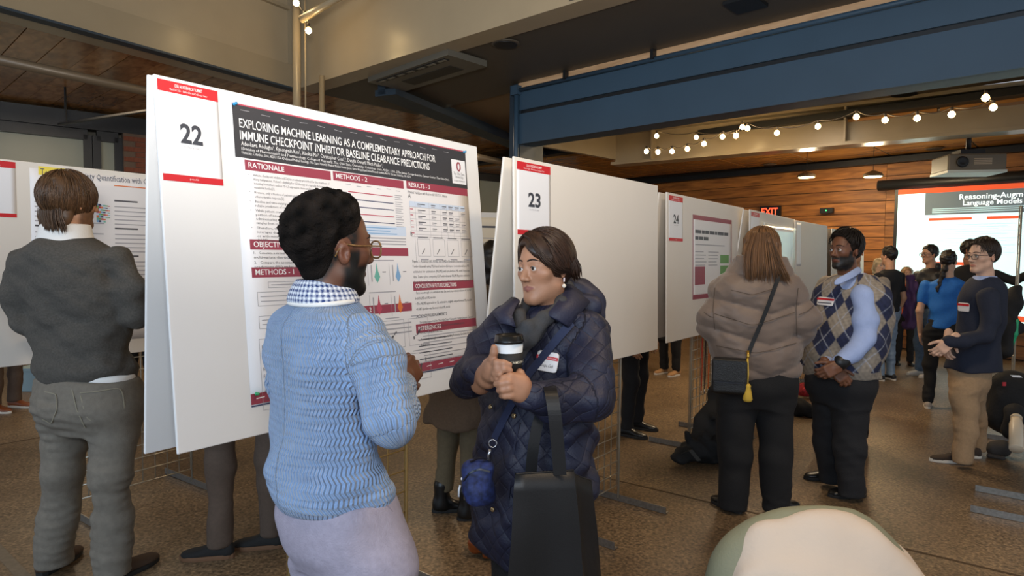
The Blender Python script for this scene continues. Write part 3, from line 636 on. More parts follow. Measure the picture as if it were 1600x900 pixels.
# column 2
bar('METHODS - 2', c2a, c2b, H*.183)
for k, (lay, yy) in enumerate((('rose', 303), ('navy', 314), ('navy', 324.5), ('rose', 335.5), ('navy', 346))):
    vv = q(600, 305.5+10.7*k)[1]; pr.line(lay, c2a+.07, vv, c2b-.07, vv+.001, .0035, 2)
    for j in range(3): pr.line('txtl', c2b-.06, vv-.006+.009*j, c2b-.015-.01*(j % 2), vv-.006+.009*j, .003, 2)
for k in range(6): pr.line('txtl', c2a+.06+.055*k, H*.226+.004*(k % 2), c2a+.085+.055*k, H*.226+.004*(k % 2), .003, 2)
vv = q(600, 353)[1]; pr.rect('bl', c2a+.05, vv, c2b-.005, vv+.042, 1)
for k in range(3): pr.line('sky', c2a+.1, vv+.01+.012*k, c2b-.06-.04*(k % 2), vv+.01+.012*k, .004, 2)
for k in range(4): pr.line('txtl', c2a+.05, vv+.053+.0125*k, c2b-.01-(.2 if k == 3 else 0), vv+.053+.0125*k, .005, 2)
vr = q(610, 387)[1]; bar('RESULTS - 1', c2a, c2b, vr)
for j in range(2):
    for k in range(2):
        cx, cy = c2b-.19+.12*k, vr+.115+.135*j; lay = [['teal', 'sky'], ['rose', 'or']][j][k]
        pr.poly(lay, [(cx, cy-.05), (cx+.006, cy-.015), (cx+.016, cy+.01), (cx+.007, cy+.025), (cx, cy+.035), (cx-.007, cy+.025), (cx-.016, cy+.01), (cx-.006, cy-.015)], 2)
        pr.line('txtl', cx-.05, cy-.05, cx-.05, cy+.045, .0015, 2); pr.line('txtl', cx-.03, cy-.04, cx-.03, cy+.03, .006, 2); pr.line('txt', cx+.03, cy-.01, cx+.05, cy-.01, .003, 2)
    pr.line('txtl', c2b-.24, vr+.055+.135*j, c2b-.09, vr+.055+.135*j, .004, 2)
for k in range(10):
    pr.rect(['or', 'navy', 'rose', 'sky'][k % 4], c2b-.36+.03*(k % 3), vr+.07+.022*k, c2b-.345+.03*(k % 3), vr+.085+.022*k, 2)
for k in range(3): pr.line('txtl', c2a+.05, vr+.33+.02*k, c2b-.01, vr+.33+.02*k, .006, 2)
vr = q(600, 476)[1]; bar('RESULTS - 2', c2a, c2b, vr)
for j in range(2):
    for k in range(3):
        cx, cy = c2a+.055+.15*k, vr+.07+.155*j; pr.frame('txtl', cx, cy, cx+.125, cy+.12, .0018, 2)
        for z_ in range(14): s_ = rng.normal(0, .016); pr.rect('txt', cx+.06+s_, cy+.06-s_*.8+rng.normal(0, .005), cx+.066+s_, cy+.066-s_*.8+rng.normal(0, .004), 2)
        pr.line('txtl', cx+.02, cy-.01, cx+.1, cy-.01, .004, 2)
for k in range(2): pr.line('txtl', c2a, vr+.37+.02*k, c2b-.01, vr+.37+.02*k, .006, 2)
# column 3
bar('RESULTS - 3', c3a, c3b, H*.180)
pr.text('txt', 'External Validation with Real-world OSUCCC dataset', c3a+.005, H*.233, .019, (c3b-c3a)*.62, 2); pr.text('txt', 'A', c3a+.005, H*.252, .026, None, 2)
tv = q(650, 315)[1]; pr.rect('bl', c3a+.01, tv, c3b-.03, tv+.026, 1)
for k in range(6): pr.line('txtl', c3a+.01, tv+.026+.027*k, c3b-.03, tv+.026+.027*k, .0014, 2)
for k, u in enumerate((0, .035, .125, .2, .245, .29, .335, .385)): pr.line('txtl', c3a+.01+u, tv, c3a+.01+u, tv+.161, .0012, 2)
for j in range(5):
    for k, u in enumerate((.045, .135, .21, .255, .3, .345)):
        if rng.random() < .85: pr.line('txt', c3a+.015+u, tv+.011+.0275*j, c3a+.015+u+.03+.02*(k == 0), tv+.011+.0275*j, .004, 2); pr.line('txtl', c3a+.015+u, tv+.019+.0275*j, c3a+.015+u+.025, tv+.019+.0275*j, .004, 2)
    pr.rect('rose', c3a+.012, tv+.034+.027*min(j, 4), c3a+.03, tv+.038+.027*min(j, 4), 2)
tv = q(650, 366)[1]; pr.text('txt', 'B', c3a+.005, tv+.008, .026, None, 2); pr.frame('txtl', c3a+.03, tv, c3b-.02, tv+.13, .0014, 2)
for k in range(4):
    cx = c3a+.045+.1*k; pr.frame('txtl', cx, tv+.02, cx+.082, tv+.10, .0016, 2); pr.line('txt', cx+.005, tv+.013, cx+.07, tv+.013, .004, 2); pr.line('txtl', cx+.015, tv+.115, cx+.065, tv+.115, .006, 2)
    pr.line('txt', cx+.025, tv+.09, cx+.045, tv+.065, .004, 2)
para(['Figure 3. Accuracy (RF, RMSE, and MAE) of baseline clearance for ICI:', 'Pembrolizumab using ML-based and model-based conventional pop-PK', 'estimates for estimation (NLME) and prediction ML with bayesian', 'data. Scatter plots comparing ICI Pembrolizumab NLME Bayesian estimates', 'from rich sampling with those obtained from the deep learning-based', 'estimates/predictions.'], c3a+.005, q(650, 410)[1], (c3b-c3a)*.93, .0165, .0235)
bar('CONCLUSION & FUTURE DIRECTIONS', c3a, c3b, q(660, 440)[1], .04)
v = para(['\u2022 First dose trough concentrations was the most important predictor of CL0 for', '   both NLME and ML models', '\u2022 The NLME approach to CL estimation slightly outperformed ML models', '\u2022 XGBT algorithm was the most robust ML model'], c3a+.008, q(660, 459)[1], (c3b-c3a)*.93, .0165, .0245)
pr.text('txt', 'ACKNOWLEDGEMENTS', c3a+.006, v+.008, .019, None, 2, bold=True)
v = para(['Study was supported by The Ohio State University Comprehensive Cancer', 'Center (OSUCCC) and the National Cancer Institute, grants', 'R01CA270908 and R01CA272222'], c3a+.025, v+.035, (c3b-c3a)*.88, .0165, .0245); v = para(['Adeoluwa Adelugba is also supported by Pelotonia Graduate Research', 'Fellowship'], c3a+.025, v+.004, (c3b-c3a)*.88, .0165, .0245, True)
bar('REFERENCES', c3a, c3b, q(650, 507)[1], .04)
for k in range(9): pr.line('txt' if k % 2 else 'txtl', c3a+.01+(.03 if k % 2 == 0 else 0), q(650, 527)[1]+.0145*k, c3b-.01-(.18 if k % 2 else 0), q(650, 527)[1]+.0145*k, .004, 2)
pr.rect('bar', 0, H*.957, W, H*.992, 1); pr.rect('navy', 0, H*.995, W, H*.999, 1)
for k in range(16): pr.line('white', .02+k*W*.062, H*.974, .02+k*W*.062+.032, H*.972, .003, 2)
pr.build(po, PM, PN)
# push pins
m_pinb = M('blue_plastic_pin', '2D8FC4', .35); m_ping = M('green_plastic_pin', '35A36A', .35)
def pin(p, n, m, label):
    o = empty('push_pin', p, label, 'push pin', 'push pins holding the poster on board 22')
    MB().lathe(p, [(.0065, .0), (.006, .002), (.003, .004), (.003, .010), (.0055, .012), (.005, .014)], 12, axis=n).build('head', m, o, True)
    MB().lathe(p-n*.004, [(.0008, 0), (.0008, .005)], 6, axis=n).build('needle', m_wire, o)
pin(b22.pt(pu0+.008, pv0+.006, .0035), b22.n, m_pinb, 'blue push pin at the top left corner of the large poster')
pin(b22.pt(pu0+PW-.012, pv0+.006, .0035), b22.n, m_pinb, 'blue push pin at the top right corner of the large poster')
pin(b22.pt(pu0+.02, pv0+PH*.958, .0035), b22.n, m_ping, 'green push pin at the bottom left corner of the large poster')
# gold stand of board 22
ga, gb = behind(b22, 447, .028), behind(b22, 632, .028)
grid_stand('grid_stand', ga, gb, .10, 1.98, 'brass-toned wire grid stand holding board 22', wire=m_wireg, pitch=.10)

# ---- board on the left
tlL = Pz(0, 248, 1.965); trL = Pz(236, 273, 1.965); dL = nrm(trL-tlL)
bL = Panel(tlL-dL*.55, trL+dL*.15, tlL-dL*.55-UP*1.06)
bL.board('poster_board', 'white board on the far left behind the man in the grey sweater', m=m_foam_b)
number_card(bL, 21, bL.uv(-110, 245)[0], bL.uv(0, 251)[1], bL.uv(24, 258)[0], bL.uv(0, 339)[1], 'white card with red bars at the left edge of the photo')
ul, vl = bL.uv(46, 262); ur, _ = bL.uv(240, 300); _, vb_ = bL.uv(46, 545)
ur = bL.L-.02
pL, pr = bL.sheet('research_poster', ul, vl, ur, min(vb_, bL.H-.03), m_paper, 'text-heavy poster with yellow highlighted title behind the grey sweater', 'poster')
def ql(px, py): u_, v_ = bL.uv(px, py); return u_-ul, v_-vl
W2 = ur-ul
pr.text('title', 'Toward Uncertainty Quantification with Con', ql(63, 272)[0], ql(63, 273)[1], .05, ql(238, 290)[0]-ql(63, 272)[0], 2)
a_, b_ = ql(63, 262), ql(98, 273); pr.rect('yel', a_[0]-.01, a_[1]-.008, b_[0]+.02, b_[1]+.012, 1)
x_, y_ = ql(66, 283); pr.line('or', x_+.35, y_-.01, x_+1.2, y_-.012, .006, 2)
for ua, ub in ((ql(46, 300)[0]+.02, ql(165, 300)[0]), (ql(178, 300)[0], W2-.02)):
    vv = .14; k = 0
    while vv < bL.H-vl-.14:
        k += 1
        if k % 6 == 1: pr.line('txt', ua, vv, ua+(ub-ua)*.4, vv, .009, 2); vv += .034
        elif k % 6 == 4 and ua > .5:
            for z_ in range(5): pr.line('txt', ua+.05+(ub-ua)*.16*z_, vv+.01, ua+.05+(ub-ua)*.16*z_+.03+.02*(z_ % 2), vv+.01+(.01 if z_ % 2 else -.004), .005, 2)
            vv += .062
        else: pr.line('txtl', ua, vv, ub-(ub-ua)*.25*rng.random(), vv, .006, 2); vv += .025
# small mosaic figure
x_, y_ = ql(150, 318); x2_, y2_ = ql(172, 348)
cols = ['sky', 'rose', 'teal', 'navy', 'or', 'green', 'bl']
for j in range(8):
    for i in range(6):
        if (i+j) % 13 == 12 or (j > 5 and i > 3): continue
        u_ = x_+(x2_-x_)*i/6; w_ = y_+(y2_-y_)*j/8; pr.rect(cols[(i*3+j*5) % 7], u_, w_+.006*i*.3, u_+(x2_-x_)/6, w_+(y2_-y_)/8, 2)
pr.build(pL, PM, PN)
grid_stand('grid_stand', behind(bL, 112, .05), behind(bL, 296, .05), .10, 1.95, 'chrome wire grid stand under the left board', pitch=.076)

# ---- boards 23, 24 and on
def stand_board(tl, tr, num, label, rear_label, m, rear=.15, clabel=None, cx=(.02, .36), stand=None, zb=.90):
    tl = np.array(tl); tr = np.array(tr); pn = Panel(tl, tr, tl-UP*(tl[2]-zb)+np.array([.02, -.015, 0])*1)
    pn.board('poster_board', label, m=m)
    nl = np.array([nrm(tr-tl)[1], -nrm(tr-tl)[0], 0])
    r2 = Panel(tl-nl*.05-nrm(tr-tl)*.01, tr-nl*.05, tl-nl*(.05+rear)-UP*(tl[2]-zb)); r2.board('poster_board', rear_label, m=m, group=None)
    if clabel: number_card(pn, num, cx[0], .018, cx[1], .018+(cx[1]-cx[0])*1.28, clabel)
    return pn
b23 = stand_board(Pz(803, 244, 1.965), Pz(1028, 290, 1.965), 23, 'blank white foam board of stand 23 behind the woman in the navy coat', 'rear white foam board showing at the left edge of the blank board', m_foam_b, .13, 'white card numbered 23 at the top left of the blank board', (.02, .29))
b24 = stand_board(Pz(1042, 300, 1.955), Pz(1162, 325, 1.955), 24, 'white foam board of stand 24 with a crimson-edged poster', 'rear white board showing left of the crimson-edged poster board', m_foam_b, .09, 'white card numbered 24 beside the crimson-edged poster', (.03, .28))
b25 = stand_board(Pz(1172, 327, 1.93), Pz(1242, 343, 1.93), 25, 'white board of stand 25 behind the long-haired woman', 'rear board hidden behind the glossy-sheet board', m_foam_b, .12, 'white card numbered 25 behind the long hair', (.03, .30))
b26 = stand_board(Pz(1243, 344, 1.92), Pz(1293, 353, 1.92), 26, 'blank white board between the long-haired woman and the vest man', 'rear white board behind the blank board beside the vest man', m_foam_b, .12, None)
number_card(b26, 26, .05, .02, .22, .5, 'narrow blank card on the board beside the vest man', blank=True)
b27 = stand_board(Pz(1300, 357, 1.89), Pz(1350, 367, 1.89), 27, 'white board farthest back, behind the vest man\'s head', 'rear board of the farthest stand', m_foam_b, .12, None)
# crinkled film over 25: a loose sheet
o25, pr = b25.sheet('poster_sheet', b25.uv(1188, 340)[0], .10, b25.L-.08, 1.0, M('glossy_sheet', 'DDE6E8', .18), 'glossy pale sheet pinned on board 25', 'poster', curl=.03)
pr.build(o25, PM, PN)
# poster on 24
u_, v_ = b24.uv(1082, 335); u2_, v2_ = b24.uv(1143, 345); _, v3_ = b24.uv(1085, 468)
p24, pr = b24.sheet('research_poster', u_, v_, u2_, v3_, m_paper, 'poster with crimson border on board 24', 'poster')
W3, H3 = u2_-u_, v3_-v_
pr.rect('bar', 0, 0, W3, .035); pr.rect('bar', 0, H3-.035, W3, H3); pr.rect('bar', 0, 0, .016, H3); pr.rect('bar', W3-.012, 0, W3, H3)
for va_, wds in ((.125, (.15, .07, .10, .13, .06, .17, .12)), (.175, (.08, .10, .12))):
    ux = .05
    for wd_ in wds: pr.line('txt', ux, va_, ux+wd_*W3*.95, va_, .026, 2); ux += wd_*W3*.95+.012
pr.line('txtl', .05, .225, W3*.8, .225, .008, 2)
for c in range(3):
    ua = .05+c*W3*.31; vv = .28
    while vv < H3-.25:
        if c < 2 or vv > .75: pr.line('txtl', ua, vv, ua+W3*.27*(1-.3*rng.random()), vv, .007, 2)
        vv += .026
pr.rect('dk', .05+W3*.31, .58, .05+W3*.54, .63, 3); pr.rect('bar', .05+W3*.31, .95, .05+W3*.52, .99, 3); pr.rect('bar', .04, H3-.25, .04+W3*.24, H3-.11, 3)
for k in range(3): pr.rect('green', .05+W3*.62, .3+.09*k, .05+W3*.86, .37+.09*k, 2)
for k, l_ in enumerate(('dk', 'rose', 'bar', 'bar')): pr.rect(l_, W3*.78+.07*(k % 2), .65+.12*(k//2), W3*.78+.06+.07*(k % 2), .74+.1*(k//2), 3)
pr.build(p24, PM, PN)
def sfeet(pn, t0, t1, off): return pn.pt(pn.L*t0, 0, -off), pn.pt(pn.L*t1, 0, -off)
a_, b_ = sfeet(b23, .34, .68, .03); a_ = behind(b23, 880, .035); b_ = behind(b23, 966, .035)
grid_stand('grid_stand', a_, b_, .10, 1.93, 'chrome wire grid stand under board 23 behind the navy coat', pitch=.076)
a_ = behind(b24, 1077, .035); b_ = a_+b24.r*np.array([1, 1, 0])*.61
grid_stand('grid_stand', a_, b_, .08, 1.93, 'chrome wire grid stand under board 24 hung with lanyards', pitch=.076)
a_, b_ = sfeet(b25, .2, .6, .04); grid_stand('grid_stand', a_, b_, .08, 1.9, 'black wire grid stand under board 25', pitch=.1, wire=m_wireb)
a_, b_ = sfeet(b26, .2, .6, .04); grid_stand('grid_stand', a_, b_, .08, 1.9, 'black wire grid stand under the board by the vest man', pitch=.1, wire=m_wireb)
# poster panel glimpsed between boards 22 and 23
bM = Panel(P(735, 331, 6.2), P(800, 333, 6.3), P(735, 480, 6.2)); bM.board('poster_board', 'board glimpsed in the gap between boards 22 and 23', m=m_foam_b)
oM, pr = bM.sheet('research_poster', .0, .05, bM.L-.01, bM.H-.02, M('warm_paper', 'E3D6BE', .5), 'pale poster glimpsed between boards 22 and 23', 'poster')
pr.line('txt', .06, .09, bM.L*.8, .09, .02, 2)
for k in range(12): pr.line('txtl', .06, .2+.05*k, bM.L-.08-.05*(k % 3), .2+.05*k, .008, 2)
pr.build(oM, PM, PN)
grid_stand('grid_stand', P(735, 600, 6.25), P(800, 600, 6.35), .08, 1.9, 'wire grid stand glimpsed between boards 22 and 23', pitch=.1, wire=m_wireb)
# ================================================================== IMPLICIT-SURFACE MODELLER
f32 = np.float32
def v3(a): return np.asarray(a, f32)
def smin(a, b, k):
    h = np.clip(.5+.5*(b-a)/k, 0, 1); return b+(a-b)*h-k*h*(1-h)
def smax(a, b, k): return -smin(-a, -b, k)
def cap(p, a, b, r1, r2):
    a, b = v3(a), v3(b); ba = b-a; pa = p-a; t = np.clip((pa @ ba)/max(float(ba @ ba), 1e-9), 0, 1)
    return np.linalg.norm(pa-t[:, None]*ba, axis=1)-(r1+(r2-r1)*t)
def chain(p, pts, k=.02):
    """pts: (x,y,z,r) joints"""
    d = None
    for a, b in zip(pts[:-1], pts[1:]):
        c = cap(p, a[:3], b[:3], a[3], b[3]); d = c if d is None else smin(d, c, k)
    return d
def ell(p, c, r, R=None):
    q_ = p-v3(c)
    if R is not None: q_ = q_ @ v3(R).T
    q1 = q_/v3(r); k0 = np.linalg.norm(q1, axis=1); k1 = np.linalg.norm(q1/v3(r), axis=1)
    return k0*(k0-1)/np.maximum(k1, 1e-6)
def rbox(p, c, h, r, R=None):
    q_ = p-v3(c)
    if R is not None: q_ = q_ @ v3(R).T
    q_ = np.abs(q_)-(v3(h)-r); return np.linalg.norm(np.maximum(q_, 0), axis=1)+np.minimum(q_.max(1), 0)-r
def waves(seed, n=9, lo=1.0, hi=3.0):
    g = np.random.default_rng(seed); W = []
    for i in range(n):
        d = g.normal(size=3); d /= np.linalg.norm(d); W.append((d*g.uniform(lo, hi), g.uniform(0, 6.28), g.uniform(.5, 1)))
    s = math.sqrt(sum(w_[2]**2 for w_ in W)/2)
    return lambda p: sum(w_[2]*np.sin(p @ v3(w_[0]*6.283)+f32(w_[1])) for w_ in W)/s
def folds(seed, freq, stretch=(1, 1, 1)):
    w_ = waves(seed, 9, freq*.6, freq*1.5); st = v3(stretch); return lambda p: w_(p*st)
class Stack:
    """upright body of stacked ellipses; stations (xl, xr, y, depth_ratio[, dY]) in photo pixels at distance Y"""
    def __init__(s, st, Y, phi, n=2.3, Yoff=None):
        Z = []; CX = []; CY = []; A = []; B = []; ph = math.radians(phi); s.ph = ph; s.n = n
        for t in st:
            Yy = Y+(t[4] if len(t) > 4 else 0); a, b = P(t[0], t[2], Yy), P(t[1], t[2], Yy); w_ = (b[0]-a[0])/2; k = t[3]
            A_ = w_/math.sqrt(math.cos(ph)**2+(k*math.sin(ph))**2); Z.append((a[2]+b[2])/2); CX.append((a[0]+b[0])/2); CY.append(Yy); A.append(A_); B.append(k*A_)
        o = np.argsort(Z); s.Z = np.array(Z)[o]; zz = np.linspace(s.Z[0], s.Z[-1], 200); s.zz = zz
        def cr(v):
            v = np.array(v)[o]; m = np.gradient(v, s.Z) if len(v) > 2 else np.full(len(v), (v[-1]-v[0])/(s.Z[-1]-s.Z[0]))
            i = np.clip(np.searchsorted(s.Z, zz)-1, 0, len(v)-2); h = s.Z[i+1]-s.Z[i]; t = (zz-s.Z[i])/h
            return ((2*t**3-3*t**2+1)*v[i]+(t**3-2*t**2+t)*h*m[i]+(-2*t**3+3*t**2)*v[i+1]+(t**3-t**2)*h*m[i+1])
        s.cx, s.cy, s.a, s.b = map(cr, (CX, CY, A, B)); s.z0, s.z1 = s.Z[0], s.Z[-1]
    def loc(s, p):
        z = p[:, 2]; I = lambda v: np.interp(z, s.zz, v).astype(f32)
        dx, dy = p[:, 0]-I(s.cx), p[:, 1]-I(s.cy); c, q_ = math.cos(s.ph), math.sin(s.ph)
        return dx*c-dy*q_, dx*q_+dy*c, I(s.a), I(s.b)
    def __call__(s, p, grow=0.0, rt=.02, rb=.008):
        u, v, a, b = s.loc(p); a = np.maximum(a+grow, .004); b = np.maximum(b+grow, .004)
        r = (np.abs(u/a)**s.n+np.abs(v/b)**s.n)**(1/s.n); d = (r-1)*np.minimum(a, b)
        z = p[:, 2]; d = smax(d, z-f32(s.z1), rt) if rt else d
        return smax(d, f32(s.z0)-z, rb)
    def bounds(s, m=.05):
        r = max(s.a.max(), s.b.max())+m; return [s.cx.min()-r, s.cy.min()-r, s.z0-m], [s.cx.max()+r, s.cy.max()+r, s.z1+m]
    def surf(s, ang, z, off=0.0):
        """point on the surface: angle from forward toward the right, height"""
        I = lambda v: float(np.interp(z, s.zz, v)); a, b = I(s.a), I(s.b); t = math.radians(ang); u, v = math.sin(t), math.cos(t)
        k = (abs(u/a)**s.n+abs(v/b)**s.n)**(-1/s.n)+off; u, v = u*k, v*k; c, q_ = math.cos(s.ph), math.sin(s.ph)
        return np.array([I(s.cx)+u*c+v*q_, I(s.cy)-u*q_+v*c, z])
def cbounds(pts, m=.03):
    a = np.array(pts)[:, :3]; r = max(q_[3] for q_ in pts)+m; return (a.min(0)-r).tolist(), (a.max(0)+r).tolist()
def merge(*bs): return np.min([b_[0] for b_ in bs], 0), np.max([b_[1] for b_ in bs], 0)
def surfnet(f, lo, hi, h, smooth=1):
    lo, hi = np.array(lo, float), np.array(hi, float); n = np.maximum(4, np.ceil((hi-lo)/h).astype(int)+1)
    ax = [(lo[i]+h*np.arange(n[i])).astype(f32) for i in range(3)]
    Fv = np.empty(n, f32)
    ch = max(1, int(400000/(n[1]*n[2])))
    for i in range(0, n[0], ch):
        G = np.stack(np.meshgrid(ax[0][i:i+ch], ax[1], ax[2], indexing='ij'), -1); Fv[i:i+ch] = f(G.reshape(-1, 3)).reshape(G.shape[:3])
    Fv[0] = Fv[-1] = 1; Fv[:, 0] = Fv[:, -1] = 1; Fv[:, :, 0] = Fv[:, :, -1] = 1
    S = Fv < 0; m = tuple(n-1)
    cnt = np.zeros(m, np.int16); acc = np.zeros((3,)+m, f32)
    for axis in range(3):
        sl0 = [slice(None)]*3; sl1 = [slice(None)]*3; sl0[axis] = slice(0, -1); sl1[axis] = slice(1, None)
        A_, B_ = Fv[tuple(sl0)], Fv[tuple(sl1)]; X_ = S[tuple(sl0)] != S[tuple(sl1)]
        with np.errstate(divide='ignore', invalid='ignore'): t = np.where(X_, A_/(A_-B_), 0).astype(f32)
        o1, o2 = [i for i in range(3) if i != axis]
        for d1 in (0, 1):
            for d2 in (0, 1):
                s_ = [slice(None)]*3; s_[o1] = slice(d1, d1+m[o1]); s_[o2] = slice(d2, d2+m[o2]); s_ = tuple(s_)
                Xs = X_[s_]; cnt += Xs; acc[axis] += np.where(Xs, t[s_], 0); acc[o1] += Xs*d1; acc[o2] += Xs*d2
    act = cnt > 0; idx = np.full(m, -1, np.int64); ii = np.argwhere(act); idx[act] = np.arange(len(ii))
    V = lo+h*(ii+(acc[:, act]/cnt[act]).T)
    Q = []
    for axis in range(3):
        o1, o2 = (axis+1) % 3, (axis+2) % 3
        sl0 = [slice(1, -1)]*3; sl1 = [slice(1, -1)]*3; sl0[axis] = slice(0, -1); sl1[axis] = slice(1, None)
        a_, b_ = S[tuple(sl0)], S[tuple(sl1)]; e = np.argwhere(a_ != b_)
        if not len(e): continue
        off = np.ones(3, int); off[axis] = 0; e = e+off; fl_ = S[tuple(e.T)]
        def cell(d1, d2):
            c = e.copy(); c[:, o1] += d1; c[:, o2] += d2; return idx[tuple(c.T)]
        q_ = np.stack([cell(-1, -1), cell(0, -1), cell(0, 0), cell(-1, 0)], 1); q_[~fl_] = q_[~fl_][:, ::-1]; Q.append(q_)
    Q = np.concatenate(Q)
    for _ in range(smooth):
        s_ = np.zeros_like(V); c = np.zeros(len(V))
        for i in range(4):
            for a_, b_ in ((Q[:, i], Q[:, (i+1) % 4]),):
                for k_ in range(3): s_[:, k_] += np.bincount(a_, V[b_, k_], len(V))+np.bincount(b_, V[a_, k_], len(V))
                c += np.bincount(a_, minlength=len(V))+np.bincount(b_, minlength=len(V))
        V = V*.45+.55*s_/np.maximum(c, 1)[:, None]
    return V, Q
def mesh_np(name, V, Q, parent, mats, smooth=True, col=None, attrs=None):
    off = np.array(world_loc(parent)) if parent is not None else np.array([V[:, 0].mean(), V[:, 1].mean(), V[:, 2].min()])
    me = bpy.data.meshes.new(name); k = Q.shape[1]
    me.vertices.add(len(V)); me.vertices.foreach_set('co', (V-off).astype(f32).ravel()); me.loops.add(Q.size); me.loops.foreach_set('vertex_index', Q.astype('i').ravel())
    me.polygons.add(len(Q)); me.polygons.foreach_set('loop_start', np.arange(0, Q.size, k, dtype='i')); me.polygons.foreach_set('loop_total', np.full(len(Q), k, 'i'))
    me.update(calc_edges=True)
    if col is not None:
        a_ = me.color_attributes.new('Col', 'FLOAT_COLOR', 'POINT'); c = np.ones((len(V), 4), f32); c[:, :3] = col; a_.data.foreach_set('color', c.ravel())
    for an, av in (attrs or {}).items():
        a_ = me.attributes.new(an, 'FLOAT_VECTOR', 'POINT'); a_.data.foreach_set('vector', np.asarray(av, f32).ravel())
    return link(name, me, parent, mats, smooth, None if parent is not None else off)
def solid(name, f, b, h, parent, mats, smooth=1, colf=None, attrf=None):
    V, Q = surfnet(f, b[0], b[1], h, smooth)
    return mesh_np(name, V, Q, parent, mats, True, colf(V.astype(f32)) if colf else None, attrf(V.astype(f32)) if attrf else None)
def C(*t):
    """joints from photo pixels: (x, y, Y, radius_m)"""
    return [(*P(a[0], a[1], a[2]), a[3]) for a in t]
def mixc(a, b, t): t = np.clip(t, 0, 1)[:, None]; return np.asarray(a)*(1-t)+np.asarray(b)*t
def sstep(x, a, b): t = np.clip((x-a)/(b-a), 0, 1); return t*t*(3-2*t)

# ---------------------------------------------------------------- heads
m_skin = M('skin', 'C08A68', .5, attr='Col', var=.05, scale=60, bump=.05, bscale=300); m_eye = M('eye_surface', 'FFFFFF', .1, attr='Col')
m_hair = M('hair_strands', '2A1A10', .42, attr='Col', spec=.4); m_hairm = M('matte_hair', '120D0B', .9, attr='Col', bump=.8, bscale=260, spec=.12)
class Head:
    def __init__(s, c, fwd, up=(0, 0, 1), sc_=1.0):
        s.c = np.asarray(c, float); s.f = nrm(fwd); u = np.asarray(up, float); s.u = nrm(u-s.f*(u @ s.f)); s.r = np.cross(s.f, s.u); s.s = sc_; s.R = np.stack([s.r, s.f, s.u])
    def L(s, p): return ((p-s.c.astype(f32)) @ v3(s.R).T)/f32(s.s)
    def W(s, q_): return s.c+(np.asarray(q_, float) @ s.R)*s.s
    def bounds(s, lo, hi):
        cs = np.array([s.W((x, y, z)) for x in (lo[0], hi[0]) for y in (lo[1], hi[1]) for z in (lo[2], hi[2])]); return cs.min(0), cs.max(0)
def head_local(q_, fem=False, neckend=(0, -.05, -.20), neck_r=.054, plump=0.0):
    x, y, z = q_[:, 0], q_[:, 1], q_[:, 2]; a = q_.copy(); a[:, 0] = np.abs(x)
    d = ell(q_, (0, -.012, .036), (.074, .097, .086)); d = smin(d, ell(q_, (0, .020, -.026), (.061+plump*.5, .066, .088)), .03)
    jw = .040 if fem else .046
    d = smin(d, cap(a, (jw+plump*.6, .002, -.060), (.012, .060, -.097), .020+plump, .018+plump*.6), .026); d = smin(d, ell(q_, (0, .068, -.099), (.018, .016, .016)), .02)
    d = smin(d, ell(a, (.040, .050, -.014), (.022+plump, .022, .02)), .022)
    d = smin(d, cap(a, (0, .079, .024), (.036, .068, .025), .011 if not fem else .009, .010), .014)
    d = smin(d, cap(q_, (0, .080, .012), (0, .103, -.028), .0085, .0115), .010); d = smin(d, ell(a, (.011, .092, -.032), (.009, .010, .008)), .006)
    d = smax(d, -(np.linalg.norm(a-v3((.031, .095, .004)), axis=1)-.0165), .012)
    d = smin(d, np.linalg.norm(a-v3((.031, .0735, .004)), axis=1)-.0150, .005)
    d = smax(d, -ell(a, (.031, .091, .0030), (.0145, .014, .0068)), .002)
    lr = 1.15 if fem else 1.0
    d = smin(d, cap(a, (0, .0845, -.0590), (.0225, .0765, -.062), .0050*lr, .0028), .006); d = smin(d, cap(a, (0, .0830, -.0675), (.0205, .0765, -.0645), .0056*lr, .0028), .006)
    d = smax(d, -cap(a, (0, .0925, -.0628), (.022, .082, -.0632), .0028, .0015), .003)
    d = smin(d, chain(q_, [(0, -.014, -.045, neck_r), (0, -.026, -.11, neck_r), (*neckend, neck_r*1.15)], .02), .028)
    tl = (q_-v3((.0, -.012, -.004))); e = a-v3((.0765, -.014, -.004)); ee = np.stack([e[:, 0]*.95-e[:, 1]*-.30*-1, e[:, 1]*.95+e[:, 0]*.3, e[:, 2]+e[:, 1]*.25], 1)
    ear = ell(ee, (0, 0, -.003), (.0085, .0155, .027)); ear = smax(ear, -ell(ee, (.0085, .003, -.004), (.007, .009, .015)), .004); ear = smin(ear, ell(ee, (.003, .009, -.006), (.004, .004, .006)), .003)
    return smin(d, ear, .005)
